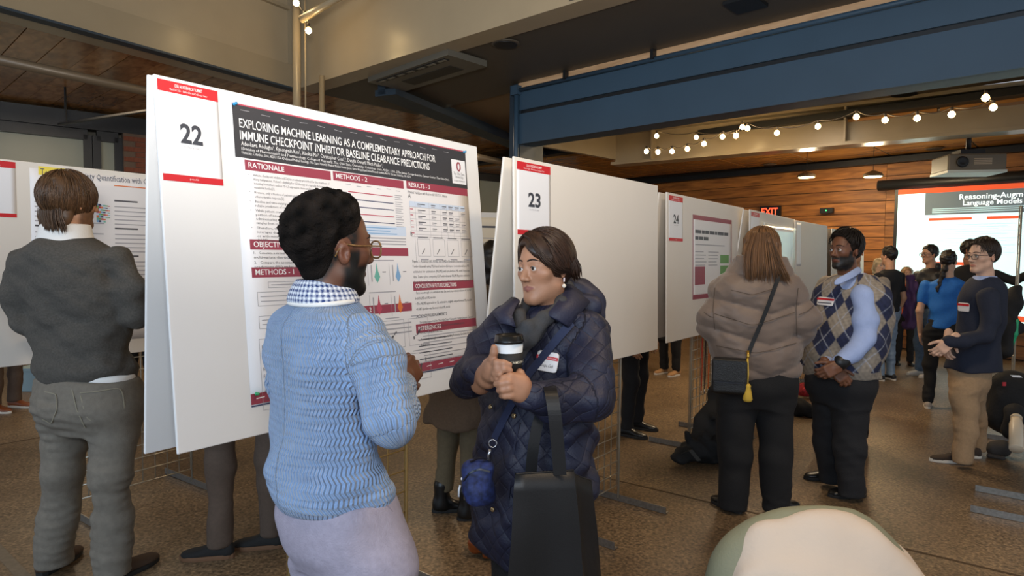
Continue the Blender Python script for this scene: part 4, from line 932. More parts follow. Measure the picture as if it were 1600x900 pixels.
def make_head(person, H, skin, h=.004, fem=False, neckend=None, beard=None, beardc=(.02, .015, .012), fade=None, gaze=(0, 1, 0), brow='1A120D', eyes=True, plump=0.0, lips=None, neck_r=.054):
    ne = (0, -.05, -.20)
    if neckend is not None: ne = tuple(((np.asarray(neckend)-H.c) @ H.R.T)/H.s)
    fl = lambda q_: head_local(q_, fem, ne, neck_r, plump)
    zlo = min(-.24, ne[2]-.04)
    b = H.bounds((-.11, min(-.14, ne[1]-.08), zlo), (.11, max(.13, ne[1]+.08), .14)); sk = np.array(lin(skin)); lp = np.array(lin(lips)) if lips else sk*np.array([.85, .55, .55])
    nz = waves(3, 8, 8, 25); nzf = waves(8, 10, 60, 110)
    def colf(V):
        q_ = H.L(V); a = q_.copy(); a[:, 0] = np.abs(a[:, 0]); c = np.tile(sk, (len(q_), 1))*(1+.05*nz(q_)[:, None])
        lipm = np.minimum(cap(a, (0, .0845, -.0590), (.020, .078, -.062), .0050, .0028), cap(a, (0, .0830, -.0675), (.018, .078, -.0645), .0058, .0028))
        c = mixc(c, lp, 1-sstep(lipm, .0, .0025))
        cheek = np.linalg.norm(a-v3((.04, .062, -.02)), axis=1); c = mixc(c, c*np.array([1.06, .90, .86]), .7*(1-sstep(cheek, .0, .03)))
        earm = np.linalg.norm(a-v3((.082, -.014, -.004)), axis=1); c = mixc(c, c*np.array([1.05, .85, .8]), .6*(1-sstep(earm, .015, .03)))
        if beard:
            line = -.03-.35*np.clip(.06-q_[:, 1], 0, .08)*0; x, y, z = a[:, 0], q_[:, 1], q_[:, 2]
            jawl = sstep(-z, .028+.0*x, .045)*sstep(y, -.02, .0)*sstep(y-(-.9*(z+.12)+.02), -.02, .0)
            side = sstep(y, .0, .012)*(1-sstep(y, .03, .04))*sstep(-z, -.01, .01)
            mous = sstep(-z, .040, .046)*(1-sstep(-z, .056, .058))*(1-sstep(x, .026, .034))*sstep(y, .06, .07)
            chin = sstep(-z, .070, .078)*sstep(y, .02, .04)
            m = np.clip(np.maximum.reduce([chin, mous, jawl*sstep(x, .022, .034), side*sstep(x, .045, .055)])*beard, 0, 1)*(1-.9*(lipm < .001))
            m = m*(1-sstep(-z, .125, .14)); c = mixc(c, np.array(beardc)*(1+.3*nz(q_*2)[:, None]), m)
        if fade: c = mixc(c, np.array(beardc)*1.3, fade(q_)*(.93+.07*nzf(q_)))
        return np.clip(c, 0, 1)
    hd = solid('head', lambda p: fl(H.L(p))*f32(H.s), b, h, person, m_skin, 1 if h > .0035 else 1, colf)
    if eyes:
        for sx in (-1, 1):
            c = np.array((sx*.031, .0740, .004)); gz = nrm(gaze); V = []; cl = []; n1, n2 = 12, 20
            t1 = nrm(np.cross(gz, (0, 0, 1))); t2 = np.cross(gz, t1)
            for i in range(n1+1):
                th = math.pi*(i/n1)**1.5
                for j in range(n2):
                    a_ = 2*math.pi*j/n2; V.append(H.W(c+.0136*(gz*math.cos(th)+math.sin(th)*(t1*math.cos(a_)+t2*math.sin(a_))))); cl.append((.01, .008, .006) if th < .22 else ((.05, .022, .01) if th < .48 else (.62, .58, .55)))
            F_ = np.array([(i*n2+j, i*n2+(j+1) % n2, (i+1)*n2+(j+1) % n2, (i+1)*n2+j) for i in range(n1) for j in range(n2)])
            mesh_np('eye', np.array(V), F_, hd, m_eye, True, np.array(cl))
            mb = MB(); pts = []; rr = []
            for t in np.linspace(0, 1, 9):
                p_ = np.array((sx*(.012+.040*t), .11, .0295+.0055*math.sin(math.pi*t)-.003*t), f32)
                for _ in range(14):
                    d = float(fl(p_[None])[0]); p_ = p_-np.array((0, 1, 0), f32)*max(d, -.01)*.8
                pts.append(H.W(p_+np.array((0, .0008, 0)))); rr.append(H.s*(.0024*(1-.7*t**2)+.0006))
            bmat = M('brow_'+brow, brow, .8); mb.tube(pts, rr, 6).build('eyebrow', bmat, hd, True)
            mb = MB(); pts = []  # upper lash line
            for t in np.linspace(-1, 1, 7):
                pts.append(H.W(c+np.array((t*.0125, .0155-.004*t*t-abs(t)**3*.003, .0066-.0050*t*t))))
            mb.tube(pts, H.s*.0009, 5).build('lash_line', bmat, hd, True)
    return hd
def cap_strands(person, H, rad, cen, crown, n, ln, col, keep, seed=1, grav=.4, lift=1.0, name='hair_strands', r=.0011, vary=.35, start=None, flick=0.0, hmat=None):
    """tapered strands combed over an ellipsoid scalp, away from the crown"""
    g = np.random.default_rng(seed); rad = np.array(rad); cen = np.array(cen); crown = np.array(crown); VV = []; FF = []; CC = []; k = 6; m = 0
    tries = 0
    while m < n and tries < n*8:
        tries += 1; q_ = g.normal(size=3); q_ /= np.linalg.norm(q_); p_ = cen+q_*rad
        if not keep(p_): continue
        L_ = ln*g.uniform(.6, 1.2); pts = []; li = lift*g.uniform(1.0, 1.03); wv = g.normal(0, .12, 3)
        for i in range(k):
            u = (p_-cen)/rad; u /= np.linalg.norm(u); p_ = cen+u*rad*(li+flick*max(0, i/(k-1)-.5)); nn_ = nrm(u/rad); pts.append(p_.copy())
            d = p_-crown; d = d/(np.linalg.norm(d)+1e-6)+np.array((0, 0, -grav))+wv; d = d-nn_*(d @ nn_); p_ = p_+nrm(d)*L_/(k-1)
        c0 = np.array(col)*(1+g.uniform(-vary, vary)); wr = [r*H.s*a_ for a_ in (.6, 1, 1, .9, .7, .15)]
        b0 = len(VV); prev = None
        for i in range(k):
            pw_ = H.W(pts[i]); t = H.W(pts[min(i+1, k-1)])-H.W(pts[max(i-1, 0)]); t = nrm(t); nw = nrm(pw_-H.W(cen)); a_ = nrm(np.cross(t, nw)); nw = np.cross(a_, t)
            for an in (0, 2.1, 4.2): VV.append(pw_+wr[i]*(a_*math.cos(an)*1.6+nw*math.sin(an))); CC.append(c0)
        FF += [(b0+i*3+j, b0+i*3+(j+1) % 3, b0+(i+1)*3+(j+1) % 3, b0+(i+1)*3+j) for i in range(k-1) for j in range(3)]; m += 1
    if not VV: return
    return mesh_np(name, np.array(VV), np.array(FF), person, hmat or m_hair, True, np.clip(np.array(CC), 0, 1))
def free_strands(person, guides, n, spread, col, r=.0014, seed=1, vary=.3, name='hair_strands'):
    """tapered strands interpolated between world-space guide polylines"""
    g = np.random.default_rng(seed); G = np.array(guides, float); k = G.shape[1]; VV = []; FF = []; CC = []
    for i in range(n):
        a_ = g.uniform(0, len(G)-1); j = int(a_); t = a_-j; j2 = min(j+1, len(G)-1); L_ = g.uniform(.72, 1.0)
        base = G[j]*(1-t)+G[j2]*t+g.normal(0, spread, 3)*np.linspace(.5, 1.3, k)[:, None]+np.cumsum(g.normal(0, spread*.25, (k, 3)), 0); tq = np.linspace(0, (k-1)*L_, k); base = np.stack([np.interp(tq, range(k), base[:, i_]) for i_ in range(3)], 1)
        c0 = np.array(col)*(1+g.uniform(-vary, vary)); b0 = len(VV)
        for q_ in range(k):
            tt = nrm(base[min(q_+1, k-1)]-base[max(q_-1, 0)]); x = nrm(np.cross(tt, (0, -1, .01))); y = np.cross(tt, x); rr = r*(1 if q_ < k-1 else .15)*(.6+.4*min(1, q_))
            for an in (0, 2.1, 4.2): VV.append(base[q_]+rr*(x*math.cos(an)*1.5+y*math.sin(an))); CC.append(c0)
        FF += [(b0+i_*3+j_, b0+i_*3+(j_+1) % 3, b0+(i_+1)*3+(j_+1) % 3, b0+(i_+1)*3+j_) for i_ in range(k-1) for j_ in range(3)]
    return mesh_np(name, np.array(VV), np.array(FF), person, m_hair, True, np.clip(np.array(CC), 0, 1))
def hair_solid(person, H, f, lo, hi, h, col, mat=None, seed=5, amp=.25, name='hair'):
    nz = waves(seed, 10, 6, 30); c0 = np.array(lin(col) if isinstance(col, str) else col)
    return solid(name, lambda p: f(H.L(p))*f32(H.s), H.bounds(lo, hi), h, person, mat or m_hair, 1, lambda V: np.clip(c0*(1+amp*nz(H.L(V)))[:, None], 0, 1))
def short_hair(thick=.012, front=.062, line=.045, nape=-.075, temple=.03, top=0.0, seed=2, amp=.003, freq=28, shift=0.0, sides=None):
    nz = waves(seed, 10, freq*.5, freq*1.5); sd_ = thick*.55 if sides is None else sides
    def f(q_):
        x, y, z = q_[:, 0], q_[:, 1], q_[:, 2]; d = ell(q_, (0, -.014, .038+top*.5), (.074+sd_, .098+thick, .087+thick+top)); d = d+f32(amp)*nz(q_)
        lim = np.where(y > .02, line+(y-.02)*.15, np.where(y > -.03, line-(.02-y)*1.2, nape+(line-.06-nape)*np.clip((y+.09)/.06, 0, 1)))
        lim = np.interp(y, [-.13, -.085, -.04, -.005, .02, .05, .075, .1], [nape, nape, nape+.02, -.022, .004, line-.004, line+.012, line+.024]).astype(f32)
        lim = lim+np.where((np.abs(x) < .05) & (y > .03), 0.012, 0).astype(f32)
        return smax(d, lim-z, .006)
    return f
# ---------------------------------------------------------------- hands, shoes
def hand_pts(wrist, fdir, back, thumb_side, s=1.0, curl=(.5, .6, .4), spread=.06, thumb=((.6, .75, -.3), .35), curls=None):
    """returns chains (palm boxes + fingers) in world space; back = outward normal of the hand's back"""
    y = nrm(fdir); z = nrm(np.asarray(back)-y*(np.asarray(back) @ y)); x = np.cross(y, z)*(1 if thumb_side > 0 else -1); R = np.stack([x, y, z]); wl = lambda q_: np.asarray(wrist)+(np.asarray(q_) @ R)*s
    ch = []
    bx_ = (.028, .0095, -.0095, -.027); by_ = (.088, .092, .088, .080); ln_ = ((.040, .024, .018), (.045, .027, .019), (.041, .026, .018), (.032, .020, .016))
    for i in range(4):
        c = (curls[i] if curls else curl); p_ = np.array((bx_[i], by_[i], 0.)); a = 0; L_ = [(*wl(p_-np.array((0, .03, .001))), .011*s), (*wl(p_), .0098*s)]; sp = spread*(1.5-i)
        for j in range(3):
            a += c[j]; dv = np.array((math.sin(sp)*math.cos(a), math.cos(a)*math.cos(sp), -math.sin(a))); p_ = p_+dv*ln_[i][j]; L_.append((*wl(p_), (.0090, .0082, .0072)[j]*s*(.9 if i == 3 else 1)))
        ch.append(L_)
    d0 = nrm(thumb[0]); d1 = nrm(d0+np.array((-thumb[1], thumb[1]*.5, 0))); p0 = np.array((.022, .018, -.004)); p1 = p0+d0*.042; p2 = p1+nrm(d0+d1)*.033; p3 = p2+d1*.026
    ch.append([(*wl(p0), .0145*s), (*wl(p1), .0118*s), (*wl(p2), .0105*s), (*wl(p3), .0085*s)])
    palm = (wl((0, .048, 0)), R, (.040*s, .050*s, .0145*s)); wr = [(*wl((0, -.06, 0)), .027*s), (*wl((0, .0, 0)), .024*s), (*wl((0, .03, 0)), .022*s)]
    return ch, palm, wr
def make_hand(person, skin, wrist, fdir, back, thumb_side, h=.0035, s=1.0, extra=None, name='hand', **kw):
    ch, palm, wr = hand_pts(wrist, fdir, back, thumb_side, s, **kw)
    def f(p):
        d = rbox(p, palm[0], palm[2], .013*s, palm[1]); d = smin(d, chain(p, wr, .01), .012)
        fs = None
        for c in ch:
            e = chain(p, c, .004); fs = e if fs is None else np.minimum(fs, e) if True else fs
            d = smin(d, e, .004)
        return d
    b = merge(*[cbounds(c, .012) for c in ch+[wr]], (palm[0]-.06*s, palm[0]+.06*s)); sk = np.array(lin(skin)); nz = waves(4, 6, 10, 30)
    return solid(name, f, b, h, person, m_skin, 1, lambda V: np.clip(sk*(1+.06*nz(V))[:, None], 0, 1))
def shoe(person, heel, toe, h, mat, sole, width=.045, hh=.075, sole_t=.022, name='shoe', boot=0.0, pointy=0.0):
    """shoe lying on z=0 from the heel point to the toe point (world xy)"""
    heel = np.array([heel[0], heel[1], 0.]); toe = np.array([toe[0], toe[1], 0.]); y = nrm(toe-heel); L_ = np.linalg.norm(toe-heel); x = np.cross(y, UP); R = np.stack([x, y, UP])
    def wid(t): return np.interp(t, [0, .12, .3, .45, .72, .9, 1.0], np.array([.55, .8, .76, .78, 1.0, .8-.15*pointy, .35])).astype(f32)*f32(width)
    def top(t): return np.interp(t, [0, .05, .25, .42, .6, .85, 1], [.9*hh, hh, hh*1.02, .95*hh, .68*hh, .52*hh, .36*hh]).astype(f32)
    def f(p):
        q_ = (p-v3(heel)) @ v3(R).T; t = q_[:, 1]/f32(L_); w_ = wid(np.clip(t, 0, 1)); tp = top(np.clip(t, 0, 1)); zc = (tp+sole_t*.5)/2
        r = ((np.abs(q_[:, 0]/w_))**2.4+(np.abs((q_[:, 2]-zc*.95)/(tp*.5+.004)))**2.4)**(1/2.4); d = (r-1)*np.minimum(w_, tp*.5)
        d = smax(d, smax(-q_[:, 1]-.0, q_[:, 1]-f32(L_), .01), .02); d = smax(d, f32(sole_t*.8)-q_[:, 2], .003)
        if boot: d = smin(d, cap(p, heel+y*L_*.24+UP*.05, heel+y*L_*.22+UP*boot, .043, .047), .03)
        return d
    o = solid(name, f, (np.minimum(heel, toe)-.08, np.maximum(heel, toe)+np.array([.08, .08, max(.12, boot+.06)])), h, person, mat, 1)
    V = []; n = 20
    for zl, gr in ((0, 1.02), (sole_t*.5, 1.06), (sole_t, 1.05)):
        for j in range(n):
            a_ = 2*math.pi*j/n; t = .5-.5*math.cos(a_); sx = math.sin(a_); tt = min(max(t, .0), 1); wv = float(wid(np.array([tt]))[0])*gr
            ex = (abs(sx)**.55)*(1 if sx > 0 else -1); V.append(heel+y*(t*(L_*1.03)-.015*L_)+x*ex*wv+UP*(zl+.001))
    F_ = [(i*n+j, i*n+(j+1) % n, (i+1)*n+(j+1) % n, (i+1)*n+j) for i in range(2) for j in range(n)]+[tuple(range(n))[::-1], tuple(range(2*n, 3*n))]
    pyd('sole', V, F_, o, sole, False)
    return o
def person(base, label, group=None):
    return empty('person', np.array([base[0], base[1], 0.]), label, 'person', group)
def garment(name, pr_, parts, h, mat, k=.03, disp=None, cut=None, smooth=1, colf=None, attrf=None):
    """parts: Stack or joint lists; smooth-united; disp(p) added, cut(p) intersected"""
    bs = [q_.bounds() if isinstance(q_, Stack) else cbounds(q_, .04) for q_ in parts]
    def f(p):
        d = None
        for q_ in parts:
            e = q_(p) if isinstance(q_, Stack) else chain(p, q_, .025); d = e if d is None else smin(d, e, k)
        if disp is not None: d = d+disp(p).astype(f32)
        if cut is not None: d = smax(d, cut(p).astype(f32), .004)
        return d
    return solid(name, f, merge(*bs), h, pr_, mat, smooth, colf, attrf)
def stack_world(base, phi, st, n=2.3):
    """stations (z, right, forward, half_width, half_depth) in a person's own frame"""
    s = Stack.__new__(Stack); s.ph = math.radians(phi); s.n = n; c, q_ = math.cos(s.ph), math.sin(s.ph)
    Z = np.array([t[0] for t in st]); o = np.argsort(Z); Z = Z[o]; s.Z = Z; s.zz = np.linspace(Z[0], Z[-1], 120); g = lambda v: np.interp(s.zz, Z, np.array(v)[o])
    s.cx = g([base[0]+t[1]*c+t[2]*q_ for t in st]); s.cy = g([base[1]-t[1]*q_+t[2]*c for t in st]); s.a = g([t[3] for t in st]); s.b = g([t[4] for t in st]); s.z0, s.z1 = Z[0], Z[-1]
    return s
def hit(px, py, f, Y0, off=0.0, span=1.0):
    """first point of the implicit surface f along the view ray, starting at distance Y0"""
    t = np.linspace(Y0, Y0+span, 260); r_ = ray(px, py); pts = (np.array([0, 0, HC])+r_[None]*(t/r_[1])[:, None]).astype(f32); d = f(pts); i = np.argmax(d < off)
    if d[i] >= off: return None
    return pts[i].astype(float)
def grad(f, p, e=.004):
    q_ = np.array([p, p, p, p, p, p], f32); 
    for i in range(3): q_[2*i, i] += e; q_[2*i+1, i] -= e
    d = f(q_); return nrm(np.array([d[0]-d[1], d[2]-d[3], d[4]-d[5]]))
def ribbon_on(name, parent, f, pix, Y0, width, mat, off=.004, th=.003, n=24, fallback=None):
    """strap lying on the implicit surface f along a photo-pixel path"""
    pix = np.array(pix, float); tt = np.linspace(0, len(pix)-1, n); pts = []; sides = []
    for t in tt:
        x_ = np.interp(t, range(len(pix)), pix[:, 0]); y_ = np.interp(t, range(len(pix)), pix[:, 1]); p_ = hit(x_, y_, f, Y0, off)
        if p_ is None: continue
        pts.append((p_, grad(f, p_)))
    V = []; k = len(pts)
    P_ = np.array([p_[0] for p_ in pts]); 
    for _ in range(3): P_[1:-1] = (P_[:-2]+2*P_[1:-1]+P_[2:])/4
    for i in range(k):
        t = nrm(P_[min(i+1, k-1)]-P_[max(i-1, 0)]); nn_ = pts[i][1]; s_ = nrm(np.cross(t, nn_))*width/2; V += [P_[i]-s_, P_[i]+s_, P_[i]+s_+nn_*th, P_[i]-s_+nn_*th]
    F_ = [(i*4+j, i*4+(j+1) % 4, (i+1)*4+(j+1) % 4, (i+1)*4+j) for i in range(k-1) for j in range(4)]+[(3, 2, 1, 0), tuple(range((k-1)*4, k*4))]
    return pyd(name, V, F_, parent, mat, False)
def patch(name, parent, rows, mat, th=.008, sub=2):
    R_ = np.array(rows, float); a_, b_ = R_.shape[:2]; F_ = [(i*b_+j, i*b_+j+1, (i+1)*b_+j+1, (i+1)*b_+j) for i in range(a_-1) for j in range(b_-1)]
    o = pyd(name, R_.reshape(-1, 3), F_, parent, mat, True); m = o.modifiers.new('t', 'SOLIDIFY'); m.thickness = th; m.offset = 0; m = o.modifiers.new('s', 'SUBSURF'); m.levels = m.render_levels = sub
    return o
def uvw_attr(parts):
    def fn(V):
        best = np.full(len(V), 1e9, f32); uv = np.zeros((len(V), 3), f32)
        for i, q_ in enumerate(parts):
            if isinstance(q_, Stack):
                d = q_(V); u, v, a, b = q_.loc(V); uu = np.arctan2(u, v)*f32(float((q_.a.max()+q_.b.max())/2)); vv = V[:, 2]
            else:
                d = np.full(len(V), 1e9, f32); uu = np.zeros(len(V), f32); vv = uu.copy(); L0 = 0
                for a_, b_ in zip(q_[:-1], q_[1:]):
                    a3, b3 = v3(a_[:3]), v3(b_[:3]); ba = b3-a3; ln_ = float(np.linalg.norm(ba)); t = np.clip((V-a3) @ ba/(ln_**2), 0, 1); w_ = V-a3-t[:, None]*ba; e = np.linalg.norm(w_, axis=1)-(a_[3]+(b_[3]-a_[3])*t)
                    ax = nrm(ba); e1 = nrm(np.cross(ax, (0.3, .9, .1))); e2 = np.cross(ax, e1); an = np.arctan2(w_ @ v3(e2), w_ @ v3(e1)); k = e < d; d[k] = e[k]; uu[k] = (an*a_[3])[k]; vv[k] = (-(L0+t*ln_))[k]; L0 += ln_
            k = d < best; best[k] = d[k]; uv[k, 0] = uu[k]; uv[k, 1] = vv[k]; uv[k, 2] = i
        return {'uvw': uv}
    return fn
def pattern_mat(name, col, kind, rough=.8, sheen=.3, bump=.8, dist=.004, a=1.0, b=1.0, c=0.0, var=.06):
    """cloth with a relief pattern laid out on the garment's own coordinates"""
    m = bpy.data.materials.new(name); m.use_nodes = True; nt = m.node_tree; N = nt.nodes; L = nt.links; bs = N['Principled BSDF']; bs.inputs['Roughness'].default_value = rough; bs.inputs['Sheen Weight'].default_value = sheen
    at_ = N.new('ShaderNodeAttribute'); at_.attribute_name = 'uvw'; sp = N.new('ShaderNodeSeparateXYZ'); L.new(at_.outputs['Vector'], sp.inputs[0])
    def mt(op, x, y=None, z=None):
        n = N.new('ShaderNodeMath'); n.operation = op
        for i, q_ in enumerate((x, y, z)):
            if q_ is None: continue
            if isinstance(q_, (int, float)): n.inputs[i].default_value = q_
            else: L.new(q_, n.inputs[i])
        return n.outputs[0]
    U_, V_ = sp.outputs[0], sp.outputs[1]
    if kind == 'zigzag':
        tri = mt('PINGPONG', V_, a); x = mt('ADD', U_, mt('MULTIPLY', tri, c)); h = mt('SINE', mt('MULTIPLY', x, 6.2832/b)); h2 = mt('SINE', mt('MULTIPLY', V_, 6.2832/a)); h = mt('ADD', h, mt('MULTIPLY', h2, .35))
    elif kind == 'quilt':
        l1 = mt('ABSOLUTE', mt('SINE', mt('MULTIPLY', mt('ADD', U_, V_), 3.1416/a))); l2 = mt('ABSOLUTE', mt('SINE', mt('MULTIPLY', mt('SUBTRACT', U_, V_), 3.1416/a))); h = mt('POWER', mt('MULTIPLY', l1, l2), .35)
    elif kind == 'rib': h = mt('SINE', mt('MULTIPLY', U_, 6.2832/b))
    tc = N.new('ShaderNodeTexCoord'); nz = N.new('ShaderNodeTexNoise'); nz.inputs['Scale'].default_value = 160; L.new(tc.outputs['Object'], nz.inputs['Vector']); h = mt('ADD', h, mt('MULTIPLY', nz.outputs[0], .4))
    bp = N.new('ShaderNodeBump'); bp.inputs['Strength'].default_value = bump; bp.inputs['Distance'].default_value = dist; L.new(h, bp.inputs['Height']); L.new(bp.outputs[0], bs.inputs['Normal'])
    n2 = N.new('ShaderNodeTexNoise'); n2.inputs['Scale'].default_value = 45; n2.inputs['Detail'].default_value = 4; L.new(tc.outputs['Object'], n2.inputs['Vector']); r = N.new('ShaderNodeMapRange'); r.inputs[1].default_value = .3; r.inputs[2].default_value = .7; r.inputs[3].default_value = 1-var; r.inputs[4].default_value = 1+var; L.new(n2.outputs[0], r.inputs[0])
    mx = N.new('ShaderNodeMix'); mx.data_type = 'RGBA'; mx.blend_type = 'MULTIPLY'; mx.inputs[0].default_value = 1; mx.inputs[6].default_value = (*lin(col), 1); L.new(r.outputs[0], mx.inputs[7]); L.new(mx.outputs[2], bs.inputs['Base Color'])
    MATS[name] = m; return m
m_lens = bpy.data.materials.new('spectacle_lens'); m_lens.use_nodes = True
def _lens():
    nt = m_lens.node_tree; N = nt.nodes; L = nt.links; o = N['Material Output']; t = N.new('ShaderNodeBsdfTransparent'); g = N.new('ShaderNodeBsdfGlossy'); g.inputs['Roughness'].default_value = .05; mx = N.new('ShaderNodeMixShader'); mx.inputs[0].default_value = .12; L.new(t.outputs[0], mx.inputs[1]); L.new(g.outputs[0], mx.inputs[2]); L.new(mx.outputs[0], o.inputs[0])
_lens()
def glasses(pr_, H, mat, r=.0017, w=.025, hgt=.019, yy=.100, zz=-.001):
    g = empty('spectacles', (0, 0, 0)); g.parent = pr_; g.location = Vector(H.W((0, yy, zz)))-world_loc(pr_)
    for sx in (-1, 1):
        pts = []
        for j in range(25):
            a_ = 2*math.pi*j/24; ce, se = math.cos(a_), math.sin(a_); pts.append(H.W((sx*.034+w*math.copysign(abs(ce)**.75, ce), yy-.006*abs(sx*.034+w*ce)/.06, zz+hgt*math.copysign(abs(se)**.8, se))))
        MB().tube(pts, r*H.s, 6, False).build('rim', mat, g, True)
        pyd('lens', pts[:-1], [tuple(range(24))], g, m_lens)
        MB().tube([H.W(q_) for q_ in ((sx*.059, yy-.004, zz+.009), (sx*.070, yy-.02, zz+.010), (sx*.078, .02, .010), (sx*.079, -.012, .014), (sx*.078, -.03, .0), (sx*.077, -.036, -.014))], r*.9*H.s, 6).build('temple', mat, g, True)
    MB().tube([H.W((-.010, yy, zz+.004)), H.W((0, yy+.003, zz+.007)), H.W((.010, yy, zz+.004))], r*H.s, 6).build('bridge', mat, g, True)
    return g
# ================================================================== PEOPLE
def cloth(name, col, rough=.85, var=.1, scale=60, bump=.25, bscale=250, **k): return M(name, col, rough, var=var, scale=scale, bump=bump, bscale=bscale, **k)
def legs(pr_, pelvis, L_, R_, h, mat, zcut, seed=1, amp=.004, name='trousers', k=.012):
    fw = folds(seed, 4.5, (.9, .9, 1.0)); fw2 = folds(seed+9, 8, (.8, .8, 1.5)); fm = folds(seed+5, 2.2)
    fw3 = folds(seed+3, 12, (.6, .6, 1.5))
    def disp(p): return amp*.7*fw(p)+amp*.45*fw2(p)*np.clip(.4+.6*fm(p), 0, 1)+amp*.4*fw3(p)*np.clip(.2+.8*fm(p[:, ::-1]), 0, 1)
    def f(p):
        pv = pelvis(p); d = smin(smin(pv, chain(p, L_, .03), .05), smin(pv, chain(p, R_, .03), .05), .008)+disp(p).astype(f32); return smax(d, f32(zcut)-p[:, 2], .004)
    return solid(name, f, merge(pelvis.bounds(), cbounds(L_, .05), cbounds(R_, .05)), h, pr_, mat, 1)
# ---------------------------------------------------------------- 1. man in the blue sweater
Y = 1.6; pA = person(P(530, 900, Y), 'man in pale blue zigzag-knit sweater and lilac-grey trousers facing board 22')
H = Head(P(519, 389, Y), (.70, .71, .03), (.03, -.02, 1), 1.04)
skA = '66402D'
def fadeA(q_):
    y, z = q_[:, 1], q_[:, 2]; low = np.interp(y, [-.12, -.05, -.02, .03], [-.100, -.085, -.03, .01]); m = sstep(z-low, -.006, .02)*sstep(-y, -.045, -.02)
    ear = (np.abs(q_[:, 0]) > .066)*(np.linalg.norm(np.stack([(y+.012), (z+.004)*.75], 1), axis=1) < .026); return m*(1-ear)
make_head(pA, H, skA, .003, neckend=P(514, 480, Y+.01), beard=1.0, beardc=(.006, .005, .004), fade=fadeA, brow='0A0706', neck_r=.047)
nA = waves(11, 12, 25, 70); nA2 = waves(12, 8, 6, 14)
def hA(q_):
    y, z = q_[:, 1], q_[:, 2]; lim = np.interp(y, [-.13, -.09, -.05, -.02, .02, .045, .06, .08], [-.075, -.07, -.05, .004, .020, .046, .062, .076]).astype(f32)
    t = sstep(z-lim, .0, .085).astype(f32); sk = ell(q_, (0, -.012, .036), (.074, .097, .086)); sk = smin(sk, ell(q_, (0, -.02, -.04), (.058, .062, .07)), .03); return sk-f32(.017)*t-f32(.006)*t*np.clip(z*10, 0, 1)+f32(.003)+t*(f32(.0019)*nA(q_*1.6)+f32(.0006)*nA2(q_))+f32(.03)*np.clip(lim-z, 0, 1)*8
hair_solid(pA, H, hA, (-.11, -.15, -.10), (.11, .11, .17), .003, (.008, .006, .005), m_hairm, amp=.5)
glasses(pA, H, M('tortoise_frame', '7A5A34', .3, var=.5, scale=150), .0022, .026, .021, .104, -.002)
m_knit = pattern_mat('blue_zigzag_knit', '86A6D2', 'zigzag', a=.017, b=.0105, c=.42, bump=.9, dist=.0045, sheen=.5)
stA = Stack([(475, 545, 462, .85), (452, 562, 473, .75), (430, 578, 486, .68), (415, 590, 503, .63), (409, 596, 530, .61), (413, 592, 580, .63), (419, 588, 640, .67), (419, 592, 700, .72), (417, 606, 745, .75), (421, 614, 765, .76), (429, 612, 778, .74)], Y, 42)
armR = C((572, 522, 1.51, .054), (590, 562, 1.46, .059), (609, 655, 1.43, .056), (613, 664, 1.43, .054)); armR2 = C((611, 664, 1.43, .052), (622, 635, 1.58, .047), (626, 600, 1.74, .040))
armL = C((448, 528, 1.74, .05), (455, 640, 1.84, .055), (560, 620, 1.98, .042))
partsA = [stA, armR, armR2, armL]; fA = folds(21, 7, (.8, .8, 1.2))
zhem = stA.z0
def dispA(p):
    z = p[:, 2]; rib = np.where(z < zhem+.05, -.004+.0*z, 0); return .004*fA(p)+rib-.006*np.exp(-((z-zhem-.075)/.03)**2)
garment('sweater', pA, partsA, .005, m_knit, .022, dispA, None, 1, None, uvw_attr(partsA)); 
ckA = Stack([(466, 538, 436, .95), (459, 548, 446, .92), (453, 556, 458, .88), (449, 562, 472, .85)], Y, 42)
def ck(V):
    u, v, a, b = ckA.loc(V); uu = np.arctan2(u, v)*.075; s1 = (np.floor(uu/.0058) % 2); s2 = (np.floor(V[:, 2]/.0058) % 2); t = (s1+s2)/2
    return mixc(np.array(lin('DDE3EC')), np.array(lin('1F3A72')), t)
solid('shirt_collar', lambda p: smax(ckA(p, rt=.004), -ckA(p, grow=-.008, rt=0), .002), ckA.bounds(), .0028, pA, M('gingham_cotton', 'FFFFFF', .8, attr='Col'), 0, ck)
ring = [stA.surf(a_, stA.z1-.012+.006*math.cos(math.radians(a_)), .002) for a_ in range(0, 361, 12)]
MB().tube(ring, .0065, 8, False).build('neck_band', M('white_cotton', 'E8E6E2', .8, bump=.2, bscale=200), pA, True)
plA = Stack([(431, 612, 762, .74), (436, 628, 800, .78), (446, 641, 840, .82), (462, 636, 880, .7)], Y, 42)
m_lilac = cloth('lilac_grey_twill', '9A94A4')
lL = C((508, 880, 1.68, .088), (515, 1090, 1.70, .068), (512, 1285, 1.72, .058)); lR = C((592, 890, 1.52, .090), (600, 1110, 1.53, .070), (600, 1330, 1.55, .060))
lL[-1] = (lL[-1][0], lL[-1][1], .05, .06); lR[-1] = (lR[-1][0], lR[-1][1], .05, .06)
legs(pA, plA, lL, lR, .007, m_lilac, .06, 5)
fpl = garment.__defaults__
def plf(p): return plA(p)
ribbon_on('pocket_edge', pA, plf, [(600, 772), (603, 788), (612, 800), (622, 806)], 1.2, .004, M('twill_seam', '8A8494', .9), 0.0, .003)
ribbon_on('side_seam', pA, plf, [(601, 785), (612, 820), (618, 850), (621, 890)], 1.2, .002, M('twill_seam', '8A8494'), 0.0, .0015)
for l_ in (lL, lR): shoe(pA, (l_[-1][0]-.05, l_[-1][1]-.06), (l_[-1][0]+.14, l_[-1][1]+.15), .009, M('brown_leather', '4A3223', .4), M('dark_rubber', '1B1A19', .7))
make_hand(pA, skA, P(627, 598, 1.76), nrm((.25, .8, .35)), nrm((.8, -.4, .3)), 1, .004, 1.0)

